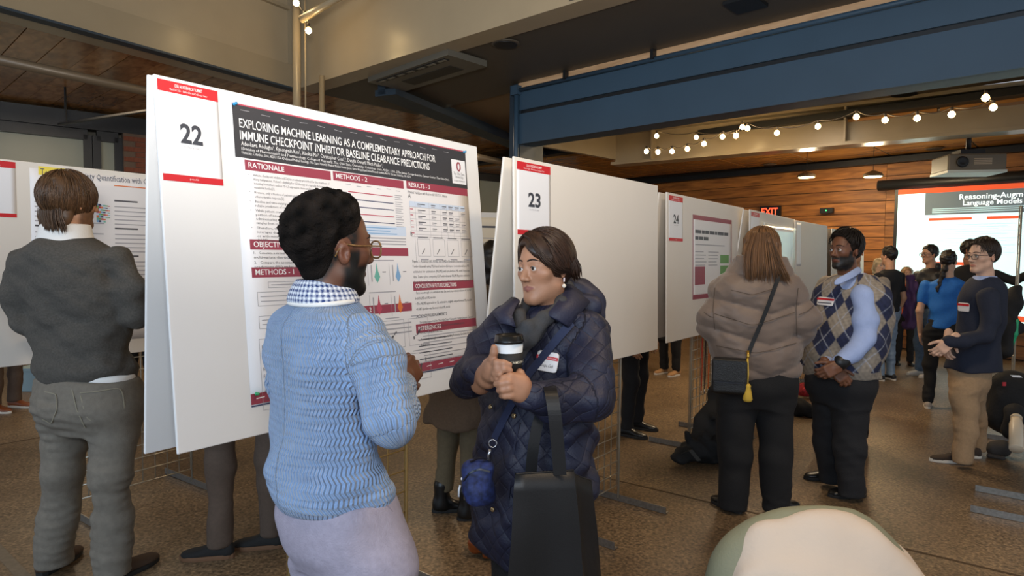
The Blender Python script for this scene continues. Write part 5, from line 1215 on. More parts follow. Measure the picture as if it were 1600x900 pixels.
# ---------------------------------------------------------------- 2. woman in the navy quilted coat
Y = 1.99; pB = person(P(845, 900, Y), 'woman in navy quilted coat holding a paper coffee cup')
H = Head(P(850, 420, Y-.02), (-.73, -.68, -.04), (-.08, 0, 1), .89); skB = 'A87A5E'
make_head(pB, H, skB, .0028, fem=True, neckend=P(866, 500, Y+.01), gaze=(-.06, 1, .02), brow='2A1A12', plump=.010, lips='8A5048', neck_r=.052)
# hair: side-parted crop swept over the near cheek, short nape
nzB = waves(31, 10, 10, 30)
def hB(q_):
    x, y, z = q_[:, 0], q_[:, 1], q_[:, 2]
    d = ell(q_, (0, -.012, .038), (.087, .108, .105)); s_ = -x   # s_>0: her left (toward the camera right)
    lim = np.interp(y, [-.14, -.10, -.06, -.035, -.02, .0, .02, .045, .06, .072, .09], [-.070, -.064, -.052, -.032, -.006, -.010, -.016, -.008, .010, .032, .06]).astype(f32)
    cen = np.interp(x, [-.06, -.05, -.040, -.022, 0, .03, .05, .07], [-.02, .0, .028, .060, .080, .084, .06, -.02]).astype(f32); lim = np.where(y > .03, np.maximum(lim, cen), lim)
    lim2 = np.interp(y, [-.14, -.10, -.06, -.03, .0, .022, .034, .045, .056, .070, .1], [-.07, -.065, -.06, -.05, -.045, -.040, -.02, .02, .05, .075, .11]).astype(f32); lim2 = np.where(y > .04, np.maximum(lim2, cen), lim2)
    lm = np.where(x < 0, lim, lim2); d = smax(d, lm-z, .012); return d+f32(.0016)*nzB(q_*np.array([1, 1, .35], f32))
hair_solid(pB, H, hB, (-.11, -.15, -.11), (.11, .12, .16), .003, (.030, .014, .008), amp=.35)
kB = lambda p_: hB(np.array([p_], f32))[0] < .010 and p_[2] > -.055 and p_[1] < .045
cap_strands(pB, H, (.090, .115, .108), (0, -.016, .036), (.030, .080, .120), 1700, .085, (.035, .016, .009), kB, 4, .55, 1.0, r=.0013, vary=.5)
# sweeping fringe over the near temple
gs = [[H.W(q_) for q_ in ((.016, .072-.010*i, .120+.004*i), (-.022, .082-.012*i, .104+.004*i), (-.048, .080-.014*i, .062+.004*i), (-.068, .064-.016*i, .022+.004*i), (-.084, .034-.016*i, -.006), (-.090, .002-.016*i, -.016))] for i in range(4)]
free_strands(pB, gs, 900, .0026, (.034, .016, .009), .0010, 6, .45, 'fringe')
gs = [[H.W(q_) for q_ in ((.022, .066-.006*i, .120), (.052, .058-.008*i, .100), (.074, .042-.008*i, .060), (.084, .030-.008*i, .020), (.084, .022-.01*i, -.020))] for i in range(3)]
free_strands(pB, gs, 200, .003, (.034, .016, .009), .0014, 7, .45, 'side_lock')
gs = [[H.W(q_) for q_ in ((-.082, -.036-.02*i, .03), (-.086, -.046-.02*i, .0), (-.082, -.056-.015*i, -.026), (-.078, -.066-.012*i, -.044))] for i in range(3)]
free_strands(pB, gs, 160, .003, (.03, .014, .008), .0014, 8, .45, 'nape_hair')
ear = H.W((-.083, -.012, -.036)); er = empty('earring', (0, 0, 0)); er.parent = pB; er.location = Vector(ear)-world_loc(pB)
m_gem = M('crystal_stone', 'F2E8F0', .1, .3); m_pearl = M('pearl', 'E9DCCB', .25)
for k_ in range(3): MB().lathe(ear+np.array([-.002, -.006, -.004*k_]), [(.0015, -.002), (.003, 0), (.0015, .002)], 8, axis=(0, -1, 0)).build('stone', m_gem, er, True)
MB().lathe(ear+np.array([-.002, -.005, -.022]), [(.001, -.0065), (.0045, -.0045), (.0065, 0), (.0045, .0045), (.001, .0065)], 12).build('pearl', m_pearl, er, True)
m_navy_q = pattern_mat('navy_quilted_nylon', '1B1E34', 'quilt', .6, .0, .8, .005, a=.062, var=.04)
m_navy = M('navy_nylon', '1D2036', .6, bump=.15, bscale=90)
stB = Stack([(835, 893, 468, .8), (806, 912, 480, .72), (788, 925, 494, .66), (778, 930, 512, .62), (772, 926, 545, .64), (762, 922, 590, .70), (754, 922, 640, .74), (749, 925, 700, .76), (743, 923, 760, .78), (741, 918, 815, .78), (746, 914, 850, .78), (756, 910, 866, .76)], Y, 212)
aBr = C((786, 508, 1.98, .060), (742, 585, 1.88, .058), (737, 592, 1.87, .055)); aBr2 = C((738, 592, 1.87, .052), (752, 590, 1.80, .047), (764, 588, 1.765, .043))
aBl = C((915, 520, 1.93, .066), (928, 595, 1.82, .066), (925, 622, 1.78, .060)); aBl2 = C((922, 624, 1.78, .058), (870, 626, 1.73, .052), (824, 612, 1.70, .044))
partsB = [stB, aBr, aBr2, aBl, aBl2]; fB = folds(41, 6, (.9, .9, 1.2)); fB2 = folds(42, 15, (.8, .8, 1.2))
dispB = lambda p: .006*fB(p)+.0022*fB2(p)
# front opening: a dark vertical slot
fop = lambda p: cap(p, P(793, 670, 1.80), P(781, 880, 1.80), .012, .022)
garment('quilted_coat', pB, partsB, .006, m_navy_q, .025, dispB, lambda p: -fop(p), 2, None, uvw_attr(partsB))
def coatf(p): 
    d = stB(p)
    for q_ in partsB[1:]: d = smin(d, chain(p, q_, .025), .02)
    return d
coatbody = lambda p: stB(p)
# black trousers under the coat
plB = Stack([(770, 905, 800, .7), (772, 895, 900, .7), (775, 892, 960, .7)], Y, 212)
lb1 = C((800, 940, 1.93, .075), (806, 1080, 1.92, .062), (808, 1160, 1.92, .055)); lb2 = C((862, 940, 2.05, .075), (860, 1060, 2.05, .062), (858, 1130, 2.05, .055))
lb1[-1] = (lb1[-1][0], lb1[-1][1], .04, .055); lb2[-1] = (lb2[-1][0], lb2[-1][1], .04, .055)
m_blackc = cloth('black_cotton', '0E0E10')
legs(pB, plB, lb1, lb2, .009, m_blackc, .05, 6)
for l_ in (lb1, lb2): shoe(pB, (l_[-1][0]+.03, l_[-1][1]+.08), (l_[-1][0]-.1, l_[-1][1]-.13), .01, M('black_leather', '101010', .35), M('dark_rubber', '1B1A19'))
# collar, hood, scarf
m_collar = M('navy_collar_cloth', '22243A', .6, bump=.2, bscale=120)
rows = []
for (a_, b_) in ((((884, 447), 1.99), ((893, 446), 2.05)), (((880, 460), 1.93), ((908, 458), 2.00)), (((868, 476), 1.87), ((921, 473), 1.95)), (((854, 492), 1.83), ((888, 511), 1.84))):
    p0, p1 = P(*a_[0], a_[1]), P(*b_[0], b_[1]); rows.append([p0, (p0+p1)/2+np.array([.0, -.012, .004]), p1])
patch('collar', pB, rows, m_collar, .009, 0)
rows = []
for (a_, b_) in ((((812, 470), 1.90), ((800, 466), 1.97)), (((806, 480), 1.87), ((786, 478), 1.93)), (((800, 494), 1.83), ((770, 490), 1.87)), (((806, 512), 1.81), ((782, 506), 1.83))):
    p0, p1 = P(*a_[0], a_[1]), P(*b_[0], b_[1]); rows.append([p0, (p0+p1)/2+np.array([.0, -.01, .004]), p1])
patch('collar', pB, rows, m_collar, .009, 0)
hood = C((880, 447, 2.06, .038), (905, 456, 2.08, .046), (926, 478, 2.06, .044), (931, 496, 2.02, .030)); hd2 = C((900, 470, 1.98, .028), (925, 482, 1.98, .034)); fh = folds(45, 12)
garment('hood', pB, [hood, hd2], .006, m_navy, .02, lambda p: .005*fh(p))
m_scarf = cloth('charcoal_jersey', '3A3B3E')
sc1 = C((806, 560, 1.812, .012), (812, 534, 1.805, .015), (826, 510, 1.81, .015), (850, 495, 1.84, .014), (878, 474, 1.91, .017), (884, 450, 2.03, .022), (852, 452, 2.08, .022), (824, 474, 1.99, .016), (812, 494, 1.88, .015), (812, 516, 1.83, .014))
sc2 = C((816, 556, 1.822, .013), (828, 532, 1.815, .016), (842, 512, 1.82, .015), (862, 498, 1.85, .012)); sc3 = C((812, 536, 1.84, .02), (832, 520, 1.86, .02), (846, 512, 1.87, .02)); fs = folds(46, 12)
garment('scarf', pB, [sc1, sc2, sc3], .005, m_scarf, .012, lambda p: .002*fs(p))
# placket, snaps
m_brass = M('brass_snap', 'B9A27A', .3, .9)
for (x_, y_) in ((783, 496), (849, 497), (767, 636), (803, 650), (795, 731), (770, 796), (794, 807)):
    p_ = hit(x_, y_, coatf, 1.55, .003)
    if p_ is None: continue
    n_ = grad(coatf, p_); MB().lathe(p_, [(.0075, 0), (.0075, .003), (.004, .005), (.0015, .004)], 14, axis=n_).build('snap_button', m_brass, pB, True)
ribbon_on('placket_edge', pB, coatf, [(812, 660), (804, 700), (797, 760), (790, 850)], 1.55, .006, m_navy, .004, .004)
# name tag
def tag_on(pr_, f, pix, Y0, wpx, hpx, label_lines, rot=0.0, off=.006, script=True, red=True):
    p_ = hit(pix[0], pix[1], f, Y0, off); n_ = grad(f, p_); Yd = p_[1]; k_ = Yd/FPX; r_ = nrm(np.cross(UP, n_)); r_ = r_ if r_[0] > 0 else -r_; d_ = nrm(np.cross(r_, n_)); d_ = d_ if d_[2] < 0 else -d_
    c, s_ = math.cos(rot), math.sin(rot); r_, d_ = r_*c+d_*s_, d_*c-r_*s_; w_, h_ = wpx*k_/max(.5, abs(r_[0])), hpx*k_
    rows = [[p_+n_*.004+r_*(w_*(i/4-.5))+d_*(h_*(j/3-.5))-n_*(.002*(2*i/4-1)**2) for i in range(5)] for j in range(4)]
    o = patch('name_tag', pr_, rows, M('tag_paper', 'E9E6E6', .5), .0015, 1)
    return o, p_+n_*.0062, r_, d_, n_, w_, h_
o, c_, r_, d_, n_, w_, h_ = tag_on(pB, coatf, (855, 565), 1.55, 35, 33, [], .12)
pr = Print(c_-r_*w_/2-d_*h_/2, r_, d_, n_, .0004); pr.rect('red', w_*.03, h_*.24, w_*.97, h_*.40); pr.text('white', 'OSU AI Research Summit', w_*.5, h_*.355, .0075, w_*.8, 2, 'c'); pr.text('txt', 'Anupa Ceth', w_*.52, h_*.76, .014, w_*.55, 2, 'c', False, .3)
for k_, mb in pr.mb.items():
    x_ = mb.build({'red': 'red_bar', 'white': 'tag_lettering', 'txt': 'handwriting'}[k_], PM[k_], o)
    if k_ != 'red': x_['kind'] = 'stuff'
# hands around the cup
skBh = 'AB7C60'; nzh = waves(51, 6, 12, 30); cupY = 1.70
cupc = P(795.5, 553, cupY)
def handf(chs, blobs, k=.006):
    def f(p):
        d = None
        for c in blobs: e = chain(p, c, .015); d = e if d is None else smin(d, e, .016)
        for c in chs: d = smin(d, chain(p, c, .004), .005)
        return d
    return f
# right hand (photo left): palm behind the cup's left side, thumb up the left rim, fingers across the front
rh_b = [C((752, 600, 1.79, .030), (762, 586, 1.745, .030), (767, 576, 1.715, .026)), C((764, 592, 1.735, .025), (768, 570, 1.705, .021)), C((766, 584, 1.70, .020), (770, 572, 1.685, .018))]
rh_f = [C((765, 574, 1.70, .014), (770, 560, 1.675, .0118), (772, 550, 1.667, .0105), (772, 543, 1.664, .0088)),
        C((768, 571, 1.69, .012), (776, 566.5, 1.655, .0102), (787, 567.5, 1.645, .0092), (796, 570, 1.648, .0078)),
        C((768, 579, 1.69, .012), (777, 575.5, 1.652, .0102), (788, 576.5, 1.642, .0092), (797, 579, 1.646, .0078)),
        C((768, 587, 1.695, .0115), (774, 584, 1.655, .0098), (781, 584.5, 1.640, .0086)),
        C((768, 592, 1.70, .011), (772, 592, 1.665, .009), (777, 592, 1.648, .0075))]
f = handf(rh_f, rh_b); sk_ = np.array(lin(skBh)); hcol = lambda V: np.clip(sk_*(1+.06*nzh(V))[:, None], 0, 1)
solid('hand', f, merge(*[cbounds(c, .012) for c in rh_f+rh_b]), .0024, pB, m_skin, 1, hcol)
# left hand (photo right): back of the hand toward the camera, fingers wrapping under to the left
lh_b = [C((822, 612, 1.70, .030), (812, 604, 1.665, .028), (804, 600, 1.655, .024)), C((812, 596, 1.66, .020), (800, 592, 1.648, .017)), C((812, 616, 1.665, .022), (800, 614, 1.648, .017))]
lh_f = [C((806, 592, 1.65, .0135), (797, 588.5, 1.638, .0110), (787, 591, 1.638, .0098), (780, 592.5, 1.650, .0084)),
        C((804, 600, 1.645, .0135), (794, 597, 1.630, .0112), (784, 599, 1.632, .0100), (775.5, 600, 1.645, .0086)),
        C((804, 608, 1.645, .0135), (795, 606.5, 1.630, .0110), (786, 608.5, 1.632, .0098), (780, 610, 1.645, .0086)),
        C((806, 617, 1.65, .0130), (797, 617, 1.636, .0105), (789, 618, 1.638, .0094), (784, 618.5, 1.650, .0080)),
        C((814, 592, 1.665, .0130), (813, 583, 1.672, .0110), (806, 578, 1.70, .0095))]
f = handf(lh_f, lh_b); solid('hand', f, merge(*[cbounds(c, .012) for c in lh_f+lh_b]), .0024, pB, m_skin, 1, hcol)

# ---------------------------------------------------------------- 3. man in the charcoal sweater (left)
Y = 2.91; pC = person(Pz(130, 897, 0), 'man in charcoal sweater and grey trousers seen from behind, reading the left poster')
H = Head(P(112, 316, Y), (.42, .9, .02), (.03, 0, 1), 1.04); skC = 'B98868'
make_head(pC, H, skC, .005, neckend=P(104, 372, Y), beard=.8, beardc=(.10, .05, .025), brow='5A3A22')
def hC(q_):
    nz = waves(61, 10, 8, 22); d = smin(ell(q_, (0, -.018, .030), (.090, .114, .108)), ell(q_, (0, -.050, -.062), (.072, .056, .062)), .02); y = q_[:, 1]; lim = np.interp(y, [-.14, -.10, -.05, -.015, .02, .05, .09], [-.118, -.116, -.100, -.030, .0, .035, .055]).astype(f32)
    return smax(d, lim-q_[:, 2], .01)+f32(.003)*nz(q_*np.array([1, 1, .4], f32))
hair_solid(pC, H, hC, (-.12, -.15, -.14), (.12, .13, .16), .005, (.075, .038, .018), amp=.3)
cap_strands(pC, H, (.092, .116, .110), (0, -.018, .030), (-.005, -.035, .15), 1900, .085, (.088, .045, .021), lambda p_: hC(np.array([p_], f32))[0] < .02 and p_[2] > -.06, 9, .5, 1.0, r=.0016, vary=.5, flick=.04)
gs = [[H.W(q_) for q_ in ((x_, -.112+abs(x_)*.35, -.035), (x_*1.02, -.110+abs(x_)*.35, -.075), (x_*1.05, -.102+abs(x_)*.4, -.108), (x_*1.1, -.102+abs(x_)*.4, -.132))] for x_ in (-.08, -.05, -.02, .01, .04, .075)]
free_strands(pC, gs, 420, .005, (.080, .041, .019), .0016, 22, .45, 'nape_hair')
colC = Stack([(70, 136, 350, .9), (66, 139, 362, .85), (60, 145, 382, .8)], Y, 12)
solid('shirt_collar', lambda p: colC(p, rt=.006), colC.bounds(), .006, pC, M('white_cotton', 'E8E6E2'), 1)
m_char = cloth('charcoal_wool', '4A4742', .9, .28, 130, .3, 220)
stC = Stack([(75, 130, 368, .8), (50, 155, 378, .72), (30, 180, 390, .62), (20, 196, 404, .58), (22, 204, 430, .56), (34, 206, 470, .56), (48, 203, 515, .58), (58, 204, 560, .62), (62, 210, 580, .64), (66, 207, 590, .62)], Y, 12)
aCl = C((32, 410, 2.92, .062), (28, 460, 2.90, .058), (40, 502, 2.90, .052)); aCl2 = C((40, 502, 2.90, .05), (70, 490, 3.06, .042), (95, 478, 3.18, .035)); aCr = C((186, 408, 2.86, .060), (206, 455, 2.84, .056), (213, 494, 2.86, .050)); aCr2 = C((213, 494, 2.86, .048), (200, 486, 3.04, .042), (185, 470, 3.16, .035))
fC = folds(63, 5, (.8, .8, 1.3)); fC2 = folds(64, 13, (.7, .7, 1.4)); zC = stC.z0
garment('sweater', pC, [stC, aCl, aCl2, aCr, aCr2], .007, m_char, .03, lambda p: .006*fC(p)+.002*fC2(p)-.006*np.exp(-((p[:, 2]-zC-.06)/.03)**2))
shC = Stack([(64, 212, 580, .6), (70, 206, 600, .6), (80, 196, 607, .58)], Y, 12)
solid('shirt_tail', lambda p: shC(p), shC.bounds(), .006, pC, M('white_cotton', 'E8E6E2'), 1)
m_tr = cloth('grey_olive_twill', '6F695F', .85, .14, 40)
plC = Stack([(64, 214, 588, .62), (58, 222, 610, .68), (58, 225, 640, .70), (74, 208, 672, .6)], Y, 12)
lCl = C((101, 660, 2.92, .098), (98, 735, 2.90, .083), (91, 815, 2.92, .080), (81, 893, 2.94, .084)); lCr = C((180, 662, 2.88, .100), (176, 735, 2.84, .084), (175, 815, 2.85, .076), (179, 895, 2.87, .080))
legs(pC, plC, lCl, lCr, .007, m_tr, .035, 7, .006)
for l_, dx in ((lCl, -.02), (lCr, .07)): shoe(pC, (l_[-1][0]-.01, l_[-1][1]-.07), (l_[-1][0]+dx+.02, l_[-1][1]+.20), .008, M('brown_suede', '3F2D1F', .8), M('dark_rubber', '1B1A19'), .05)
def pcf(p): 
    d = plC(p); d = smin(d, chain(p, lCl, .025), .02); return smin(d, chain(p, lCr, .025), .02)
m_seam = M('twill_stitch', '86806F', .9)
for path in ([(70, 612), (88, 616), (89, 640), (80, 662), (66, 655)], [(125, 614), (150, 612), (190, 605), (196, 645), (165, 664), (135, 655), (126, 618)], [(112, 606), (120, 640), (133, 668)]): ribbon_on('pocket_seam', pC, pcf, path, 2.4, .004, m_seam, .004, .002, 40)
for hp, dr in ((P(100, 474, 3.2), (.4, .9, .1)), (P(180, 466, 3.18), (-.4, .9, .1))): make_hand(pC, skC, hp, nrm(dr), (0, -.3, .9), 1, .006)

# ---------------------------------------------------------------- 4. woman in the taupe puffer
Y = 3.72; pD = person(Pz(1180, 800, 0), 'long-haired woman in taupe puffer jacket and black trousers seen from behind')
H = Head(P(1188, 389, Y), (-.10, .99, .0), (0, 0, 1), .93); skD = 'C79A7C'
make_head(pD, H, skD, .007, fem=True, neckend=P(1187, 430, Y), brow='6A4A2C', eyes=False)
cD = np.array(lin('6E4E32'))
nD = waves(71, 10, 6, 20)
def hD(p):
    q_ = H.L(p); d = ell(q_, (0, -.016, .030), (.099, .116, .110))*f32(H.s); d = smax(d, -smin(d*0+1, ell(q_, (0, .09, -.02), (.06, .06, .09)), .01)*f32(H.s), .01)
    lo_ = chain(p, C((1178, 393, Y-.03, .065), (1173, 412, Y-.05, .05), (1170, 426, Y-.08, .02)), .02); l2 = chain(p, C((1198, 390, Y-.04, .072), (1206, 412, Y-.07, .052), (1216, 430, Y-.10, .02)), .02); l3 = chain(p, C((1190, 395, Y-.06, .06), (1191, 416, Y-.10, .03), (1190, 430, Y-.12, .012)), .02)
    return smin(smin(smin(d, lo_, .03), l2, .03), l3, .02)+f32(.004)*nD(p*np.array([3, 3, .5], f32))
bD = H.bounds((-.14, -.2, -.30), (.17, .12, .16))
solid('hair', hD, bD, .006, pD, m_hair, 1, lambda V: np.clip(cD*(1+.3*nD(V*np.array([4, 4, .6], f32)))[:, None], 0, 1))
cap_strands(pD, H, (.101, .118, .112), (0, -.016, .030), (.0, .0, .15), 1100, .13, cD, lambda p_: p_[1] < .04 and p_[2] > -.02, 14, 1.2, 1.01, r=.0019, vary=.45)
gs = [[P(x0, 365, Y-.11), P(x1, 395, Y-.13), P(x2, 420, Y-.15), P(x3, 443, Y-.16)] for x0, x1, x2, x3 in ((1176, 1166, 1164, 1168), (1186, 1180, 1180, 1176), (1192, 1190, 1191, 1190), (1197, 1203, 1206, 1208), (1200, 1210, 1218, 1228), (1203, 1215, 1225, 1236))]
free_strands(pD, gs, 700, .006, cD, .0018, 15, .45)
m_puf = M('taupe_nylon', '75655A', .6, bump=.2, bscale=25, sheen=.2)
stD = Stack([(1152, 1222, 403, .85), (1147, 1226, 413, .82), (1136, 1236, 424, .72), (1122, 1246, 437, .66), (1114, 1252, 452, .64), (1112, 1252, 480, .66), (1112, 1247, 520, .70), (1115, 1246, 560, .72), (1120, 1244, 580, .70), (1126, 1238, 588, .66)], Y, -6, 2.5)
aDl = C((1133, 466, 3.72, .074), (1113, 502, 3.70, .084), (1122, 512, 3.74, .075), (1150, 505, 3.98, .055)); aDr = C((1238, 466, 3.68, .074), (1254, 502, 3.66, .086), (1250, 514, 3.70, .078), (1225, 505, 3.95, .055))
fD = folds(73, 6); fD2 = folds(74, 14, (1, 1, 1.4))
def dD(p):
    u, v, a, b = stD.loc(p); t = (p[:, 2]-.30*np.abs(u)-stD.z0-.03)/.175; s_ = np.abs(np.sin(np.pi*t)); return .008-.021*s_**.6+.003*fD(p)+.0012*fD2(p)
garment('puffer_jacket', pD, [stD, aDl, aDr], .008, m_puf, .035, dD)
def pufff(p): return smin(smin(stD(p), chain(p, aDl, .025), .035), chain(p, aDr, .025), .035)
plD = Stack([(1124, 1241, 565, .7), (1121, 1242, 600, .75), (1132, 1230, 632, .65)], Y, -6)
m_seamD = M('taupe_seam', '55483E', .8)
lDl = C((1149, 630, Y, .112), (1148, 710, Y, .094), (1144, 806, Y+.02, .080)); lDr = C((1211, 630, Y, .115), (1212, 710, Y-.02, .092), (1213, 808, Y-.02, .078))
legs(pD, plD, lDl, lDr, .009, m_blackc, .02, 8, .005)
for path in ([(1116, 490), (1146, 499), (1176, 509), (1206, 500), (1242, 488)], [(1142, 453), (1176, 461), (1206, 452)], [(1119, 540), (1150, 546), (1180, 552), (1210, 546), (1244, 536)], [(1247, 450), (1244, 480), (1245, 525)], [(1117, 450), (1114, 485), (1117, 515)], [(1248, 492), (1262, 486), (1272, 477)], [(1100, 488), (1108, 494), (1115, 496)]): ribbon_on('seam', pD, lambda p: pufff(p)+dD(p).astype(f32), path, 3.3, .0035, m_seamD, .009, .002, 30)
shoe(pD, Pz(1158, 803, 0), Pz(1112, 782, 0), .008, M('black_leather', '101010'), M('dark_rubber', '1B1A19'), .045); shoe(pD, Pz(1205, 806, 0), Pz(1246, 792, 0), .008, M('black_leather', '101010'), M('dark_rubber', '1B1A19'), .045)

# ---------------------------------------------------------------- 5. man in the argyle vest
Y = 4.02; pE = person(Pz(1315, 772, 0), 'bearded man in argyle sweater vest and light blue shirt, talking')
H = Head(P(1320, 392, Y), (-.93, -.36, .02), (.02, 0, 1), .98); skE = '6E4630'
make_head(pE, H, skE, .0048, neckend=P(1326, 440, Y+.02), beard=1.0, beardc=(.012, .009, .007), brow='0E0A08', gaze=(.0, 1, 0))
hair_solid(pE, H, short_hair(.012, line=.074, nape=-.06, top=.010, seed=81), (-.11, -.15, -.1), (.11, .12, .17), .005, (.014, .010, .008), m_hairm, amp=.4)
cap_strands(pE, H, (.088, .112, .106), (0, -.014, .045), (0, -.06, .15), 700, .05, (.014, .010, .008), lambda p_: p_[1] < .045 and (p_[2] > .075 or (p_[1] < -.03 and p_[2] > -.01)), 16, .0, 1.02, r=.0015, flick=.1)
m_shirt = cloth('light_blue_oxford', '9FB2DC', .8, .05, 30)
stE = Stack([(1318, 1362, 428, .8), (1300, 1368, 438, .7), (1286, 1376, 452, .62), (1278, 1378, 470, .62), (1268, 1376, 500, .66), (1260, 1370, 540, .72), (1262, 1364, 570, .74), (1268, 1362, 587, .72)], Y, 228)
duv = uvw_attr([stE])
def argy(V):
    uv = duv(V)['uvw']; u, v = uv[:, 0]+.035, uv[:, 1]; fu, fv = (u/.185) % 1, (v/.23+.1) % 1; dm = np.abs(2*fu-1)+np.abs(2*fv-1); base = np.array(lin('8F8578')); nv = np.array(lin('252B47'))
    c = mixc(base, nv, 1-sstep(dm, .96, 1.04)); l1 = np.abs(((fu+fv) % 1)-.0); l1 = np.minimum(l1, 1-l1); l2 = np.abs(((fu-fv) % 1)); l2 = np.minimum(l2, 1-l2); ln_ = np.minimum(l1, l2); z = V[:, 2]
    c = mixc(c, np.array(lin('9FA3AE')), .75*(1-sstep(ln_, .012, .03))); band = (z < stE.z0+.055); c = np.where(band[:, None], base, c); return c*(1+.1*waves(83, 8, 30, 60)(V)[:, None])
fE = folds(84, 5); vE = lambda p: .005*fE(p)
# neck V and arm holes cut away
def cutE(p):
    a = cap(p, P(1296, 448, Y-.22), P(1330, 440, Y-.04), .02, .05); return -a
shE = C((1334, 444, 3.98, .05), (1350, 447, 3.95, .05)); garment('sweater_vest', pE, [stE, shE], .006, M('argyle_wool', 'FFFFFF', .9, attr='Col', bump=.3, bscale=260), .02, vE, cutE, 1, argy)
inE = Stack([(1322, 1350, 426, .8), (1304, 1362, 440, .7), (1292, 1366, 456, .58), (1286, 1364, 480, .56), (1280, 1362, 540, .6)], Y, 228)
aE = C((1348, 462, 3.87, .066), (1352, 500, 3.83, .068), (1349, 530, 3.80, .060), (1332, 552, 3.78, .052), (1313, 566, 3.76, .043)); aE2 = C((1292, 460, 4.12, .06), (1282, 520, 4.10, .052), (1290, 560, 3.98, .045), (1296, 572, 3.86, .04)); fE2 = folds(85, 8)
patch('collar', pE, [[P(1303, 435, 3.90), P(1300, 449, 3.87)], [P(1318, 430, 3.88), P(1318, 443, 3.86)], [P(1335, 419, 3.94), P(1342, 430, 3.91)], [P(1342, 414, 4.04), P(1350, 424, 4.04)]], m_shirt, .006, 1)
garment('shirt', pE, [inE, aE, aE2], .006, m_shirt, .012, lambda p: .0025*fE2(p))
tE = lambda p: stE(p)
o, c_, r_, d_, n_, w_, h_ = tag_on(pE, tE, (1290, 471), 3.5, 15, 14, [], .03, .004)
pr = Print(c_-r_*w_/2-d_*h_/2, r_, d_, n_, .0006); pr.rect('red', 0, h_*.15, w_, h_*.38); pr.line('txt', w_*.1, h_*.7, w_*.9, h_*.68, h_*.1, 2)
for k_, mb in pr.mb.items(): mb.build({'red': 'red_bar', 'txt': 'handwriting'}[k_], PM[k_], o)
m_blktr = cloth('black_trouser_wool', '17171A')
plE = Stack([(1270, 1358, 575, .72), (1267, 1357, 600, .76), (1278, 1346, 630, .6)], Y, 228)
lE1 = C((1293, 625, 4.12, .098), (1294, 690, 4.14, .086), (1297, 745, 4.16, .068)); lE2 = C((1328, 628, 3.98, .106), (1328, 700, 3.95, .090), (1330, 772, 3.92, .076))
legs(pE, plE, lE1, lE2, .008, m_blktr, .03, 9, .005)
shoe(pE, Pz(1311, 750, 0), Pz(1256, 748, 0), .007, M('black_leather', '101010'), M('dark_rubber', '1B1A19'), .045, .07); shoe(pE, Pz(1352, 776, 0), Pz(1294, 776, 0), .007, M('black_leather', '101010'), M('dark_rubber', '1B1A19'), .048, .075)
make_hand(pE, skE, P(1311, 571, 3.75), nrm((-.9, -.1, -.45)), nrm((.1, -.95, .3)), 1, .005, 1.0, curl=(.7, .9, .6)); make_hand(pE, skE, P(1300, 575, 3.84), nrm((.5, -.5, -.6)), nrm((-.3, -.8, .4)), -1, .006, 1.0, curl=(.7, .9, .6))
wa = C((1318, 562, 3.765, .046), (1313, 566, 3.76, .046)); solid('wristwatch', lambda p: chain(p, wa), cbounds(wa), .005, pE, m_black)

# ---------------------------------------------------------------- 6. man in the navy blazer
Y = 4.67; pF = person(Pz(1500, 724, 0), 'man in navy blazer, khaki trousers and glasses in profile, hands clasped')
H = Head(P(1535, 401, Y), (-.985, -.17, -.02), (.0, 0, 1), 1.0); skF = 'CFA78E'
make_head(pF, H, skF, .0048, neckend=P(1541, 445, Y+.01), brow='3A2418', gaze=(0, 1, 0), neck_r=.05)
hair_solid(pF, H, short_hair(.010, line=.070, nape=-.055, top=.008, seed=91), (-.11, -.15, -.1), (.11, .12, .16), .005, (.028, .018, .012), amp=.3)
cap_strands(pF, H, (.087, .111, .104), (0, -.014, .041), (.02, -.05, .15), 700, .07, (.032, .021, .014), lambda p_: p_[1] < .05 and (p_[2] > .08 or (p_[1] < -.03 and p_[2] > .0)), 17, .1, 1.01, r=.0015)
glasses(pF, H, M('dark_grey_frame', '4A4646', .3), .0022, .024, .018, .101)
m_blz = cloth('navy_wool', '1C2233', .85, .12, 80)
stF = Stack([(1526, 1555, 432, .9), (1514, 1562, 446, .95), (1506, 1566, 460, 1.1), (1502, 1566, 490, 1.2), (1496, 1560, 530, 1.25), (1486, 1558, 560, 1.15), (1482, 1558, 578, 1.1)], Y, 262)
aF = C((1543, 462, 4.50, .066), (1547, 500, 4.46, .060), (1538, 525, 4.44, .056)); aF2 = C((1538, 525, 4.44, .055), (1508, 532, 4.42, .048), (1484, 534, 4.42, .042)); aFb = C((1530, 462, 4.86, .06), (1530, 520, 4.86, .052), (1480, 536, 4.62, .04)); fF = folds(93, 5); 
garment('blazer', pF, [stF, aF, aF2, aFb], .007, m_blz, .02, lambda p: .005*fF(p))
cF = Stack([(1526, 1553, 431, .9), (1521, 1554, 438, .9), (1514, 1548, 450, .9)], Y, 262); solid('shirt_collar', lambda p: cF(p, rt=.005), cF.bounds(), .006, pF, m_shirt, 1)
fFf = lambda p: smin(stF(p), chain(p, aF, .02), .02)
o, c_, r_, d_, n_, w_, h_ = tag_on(pF, fFf, (1506, 480), 4.2, 11, 14, [], 0, .004)
pr = Print(c_-r_*w_/2-d_*h_/2, r_, d_, n_, .0006); pr.rect('red', 0, h_*.1, w_, h_*.35)
for k_, mb in pr.mb.items(): mb.build('red_bar', PM[k_], o)
plF = Stack([(1487, 1544, 570, 1.1), (1486, 1540, 595, 1.05), (1494, 1532, 625, 1.0)], Y, 262)
lF1 = C((1506, 615, 4.60, .096), (1510, 665, 4.57, .072), (1503, 718, 4.56, .062)); lF2 = C((1520, 622, 4.80, .085), (1526, 665, 4.84, .066), (1527, 712, 4.86, .056))
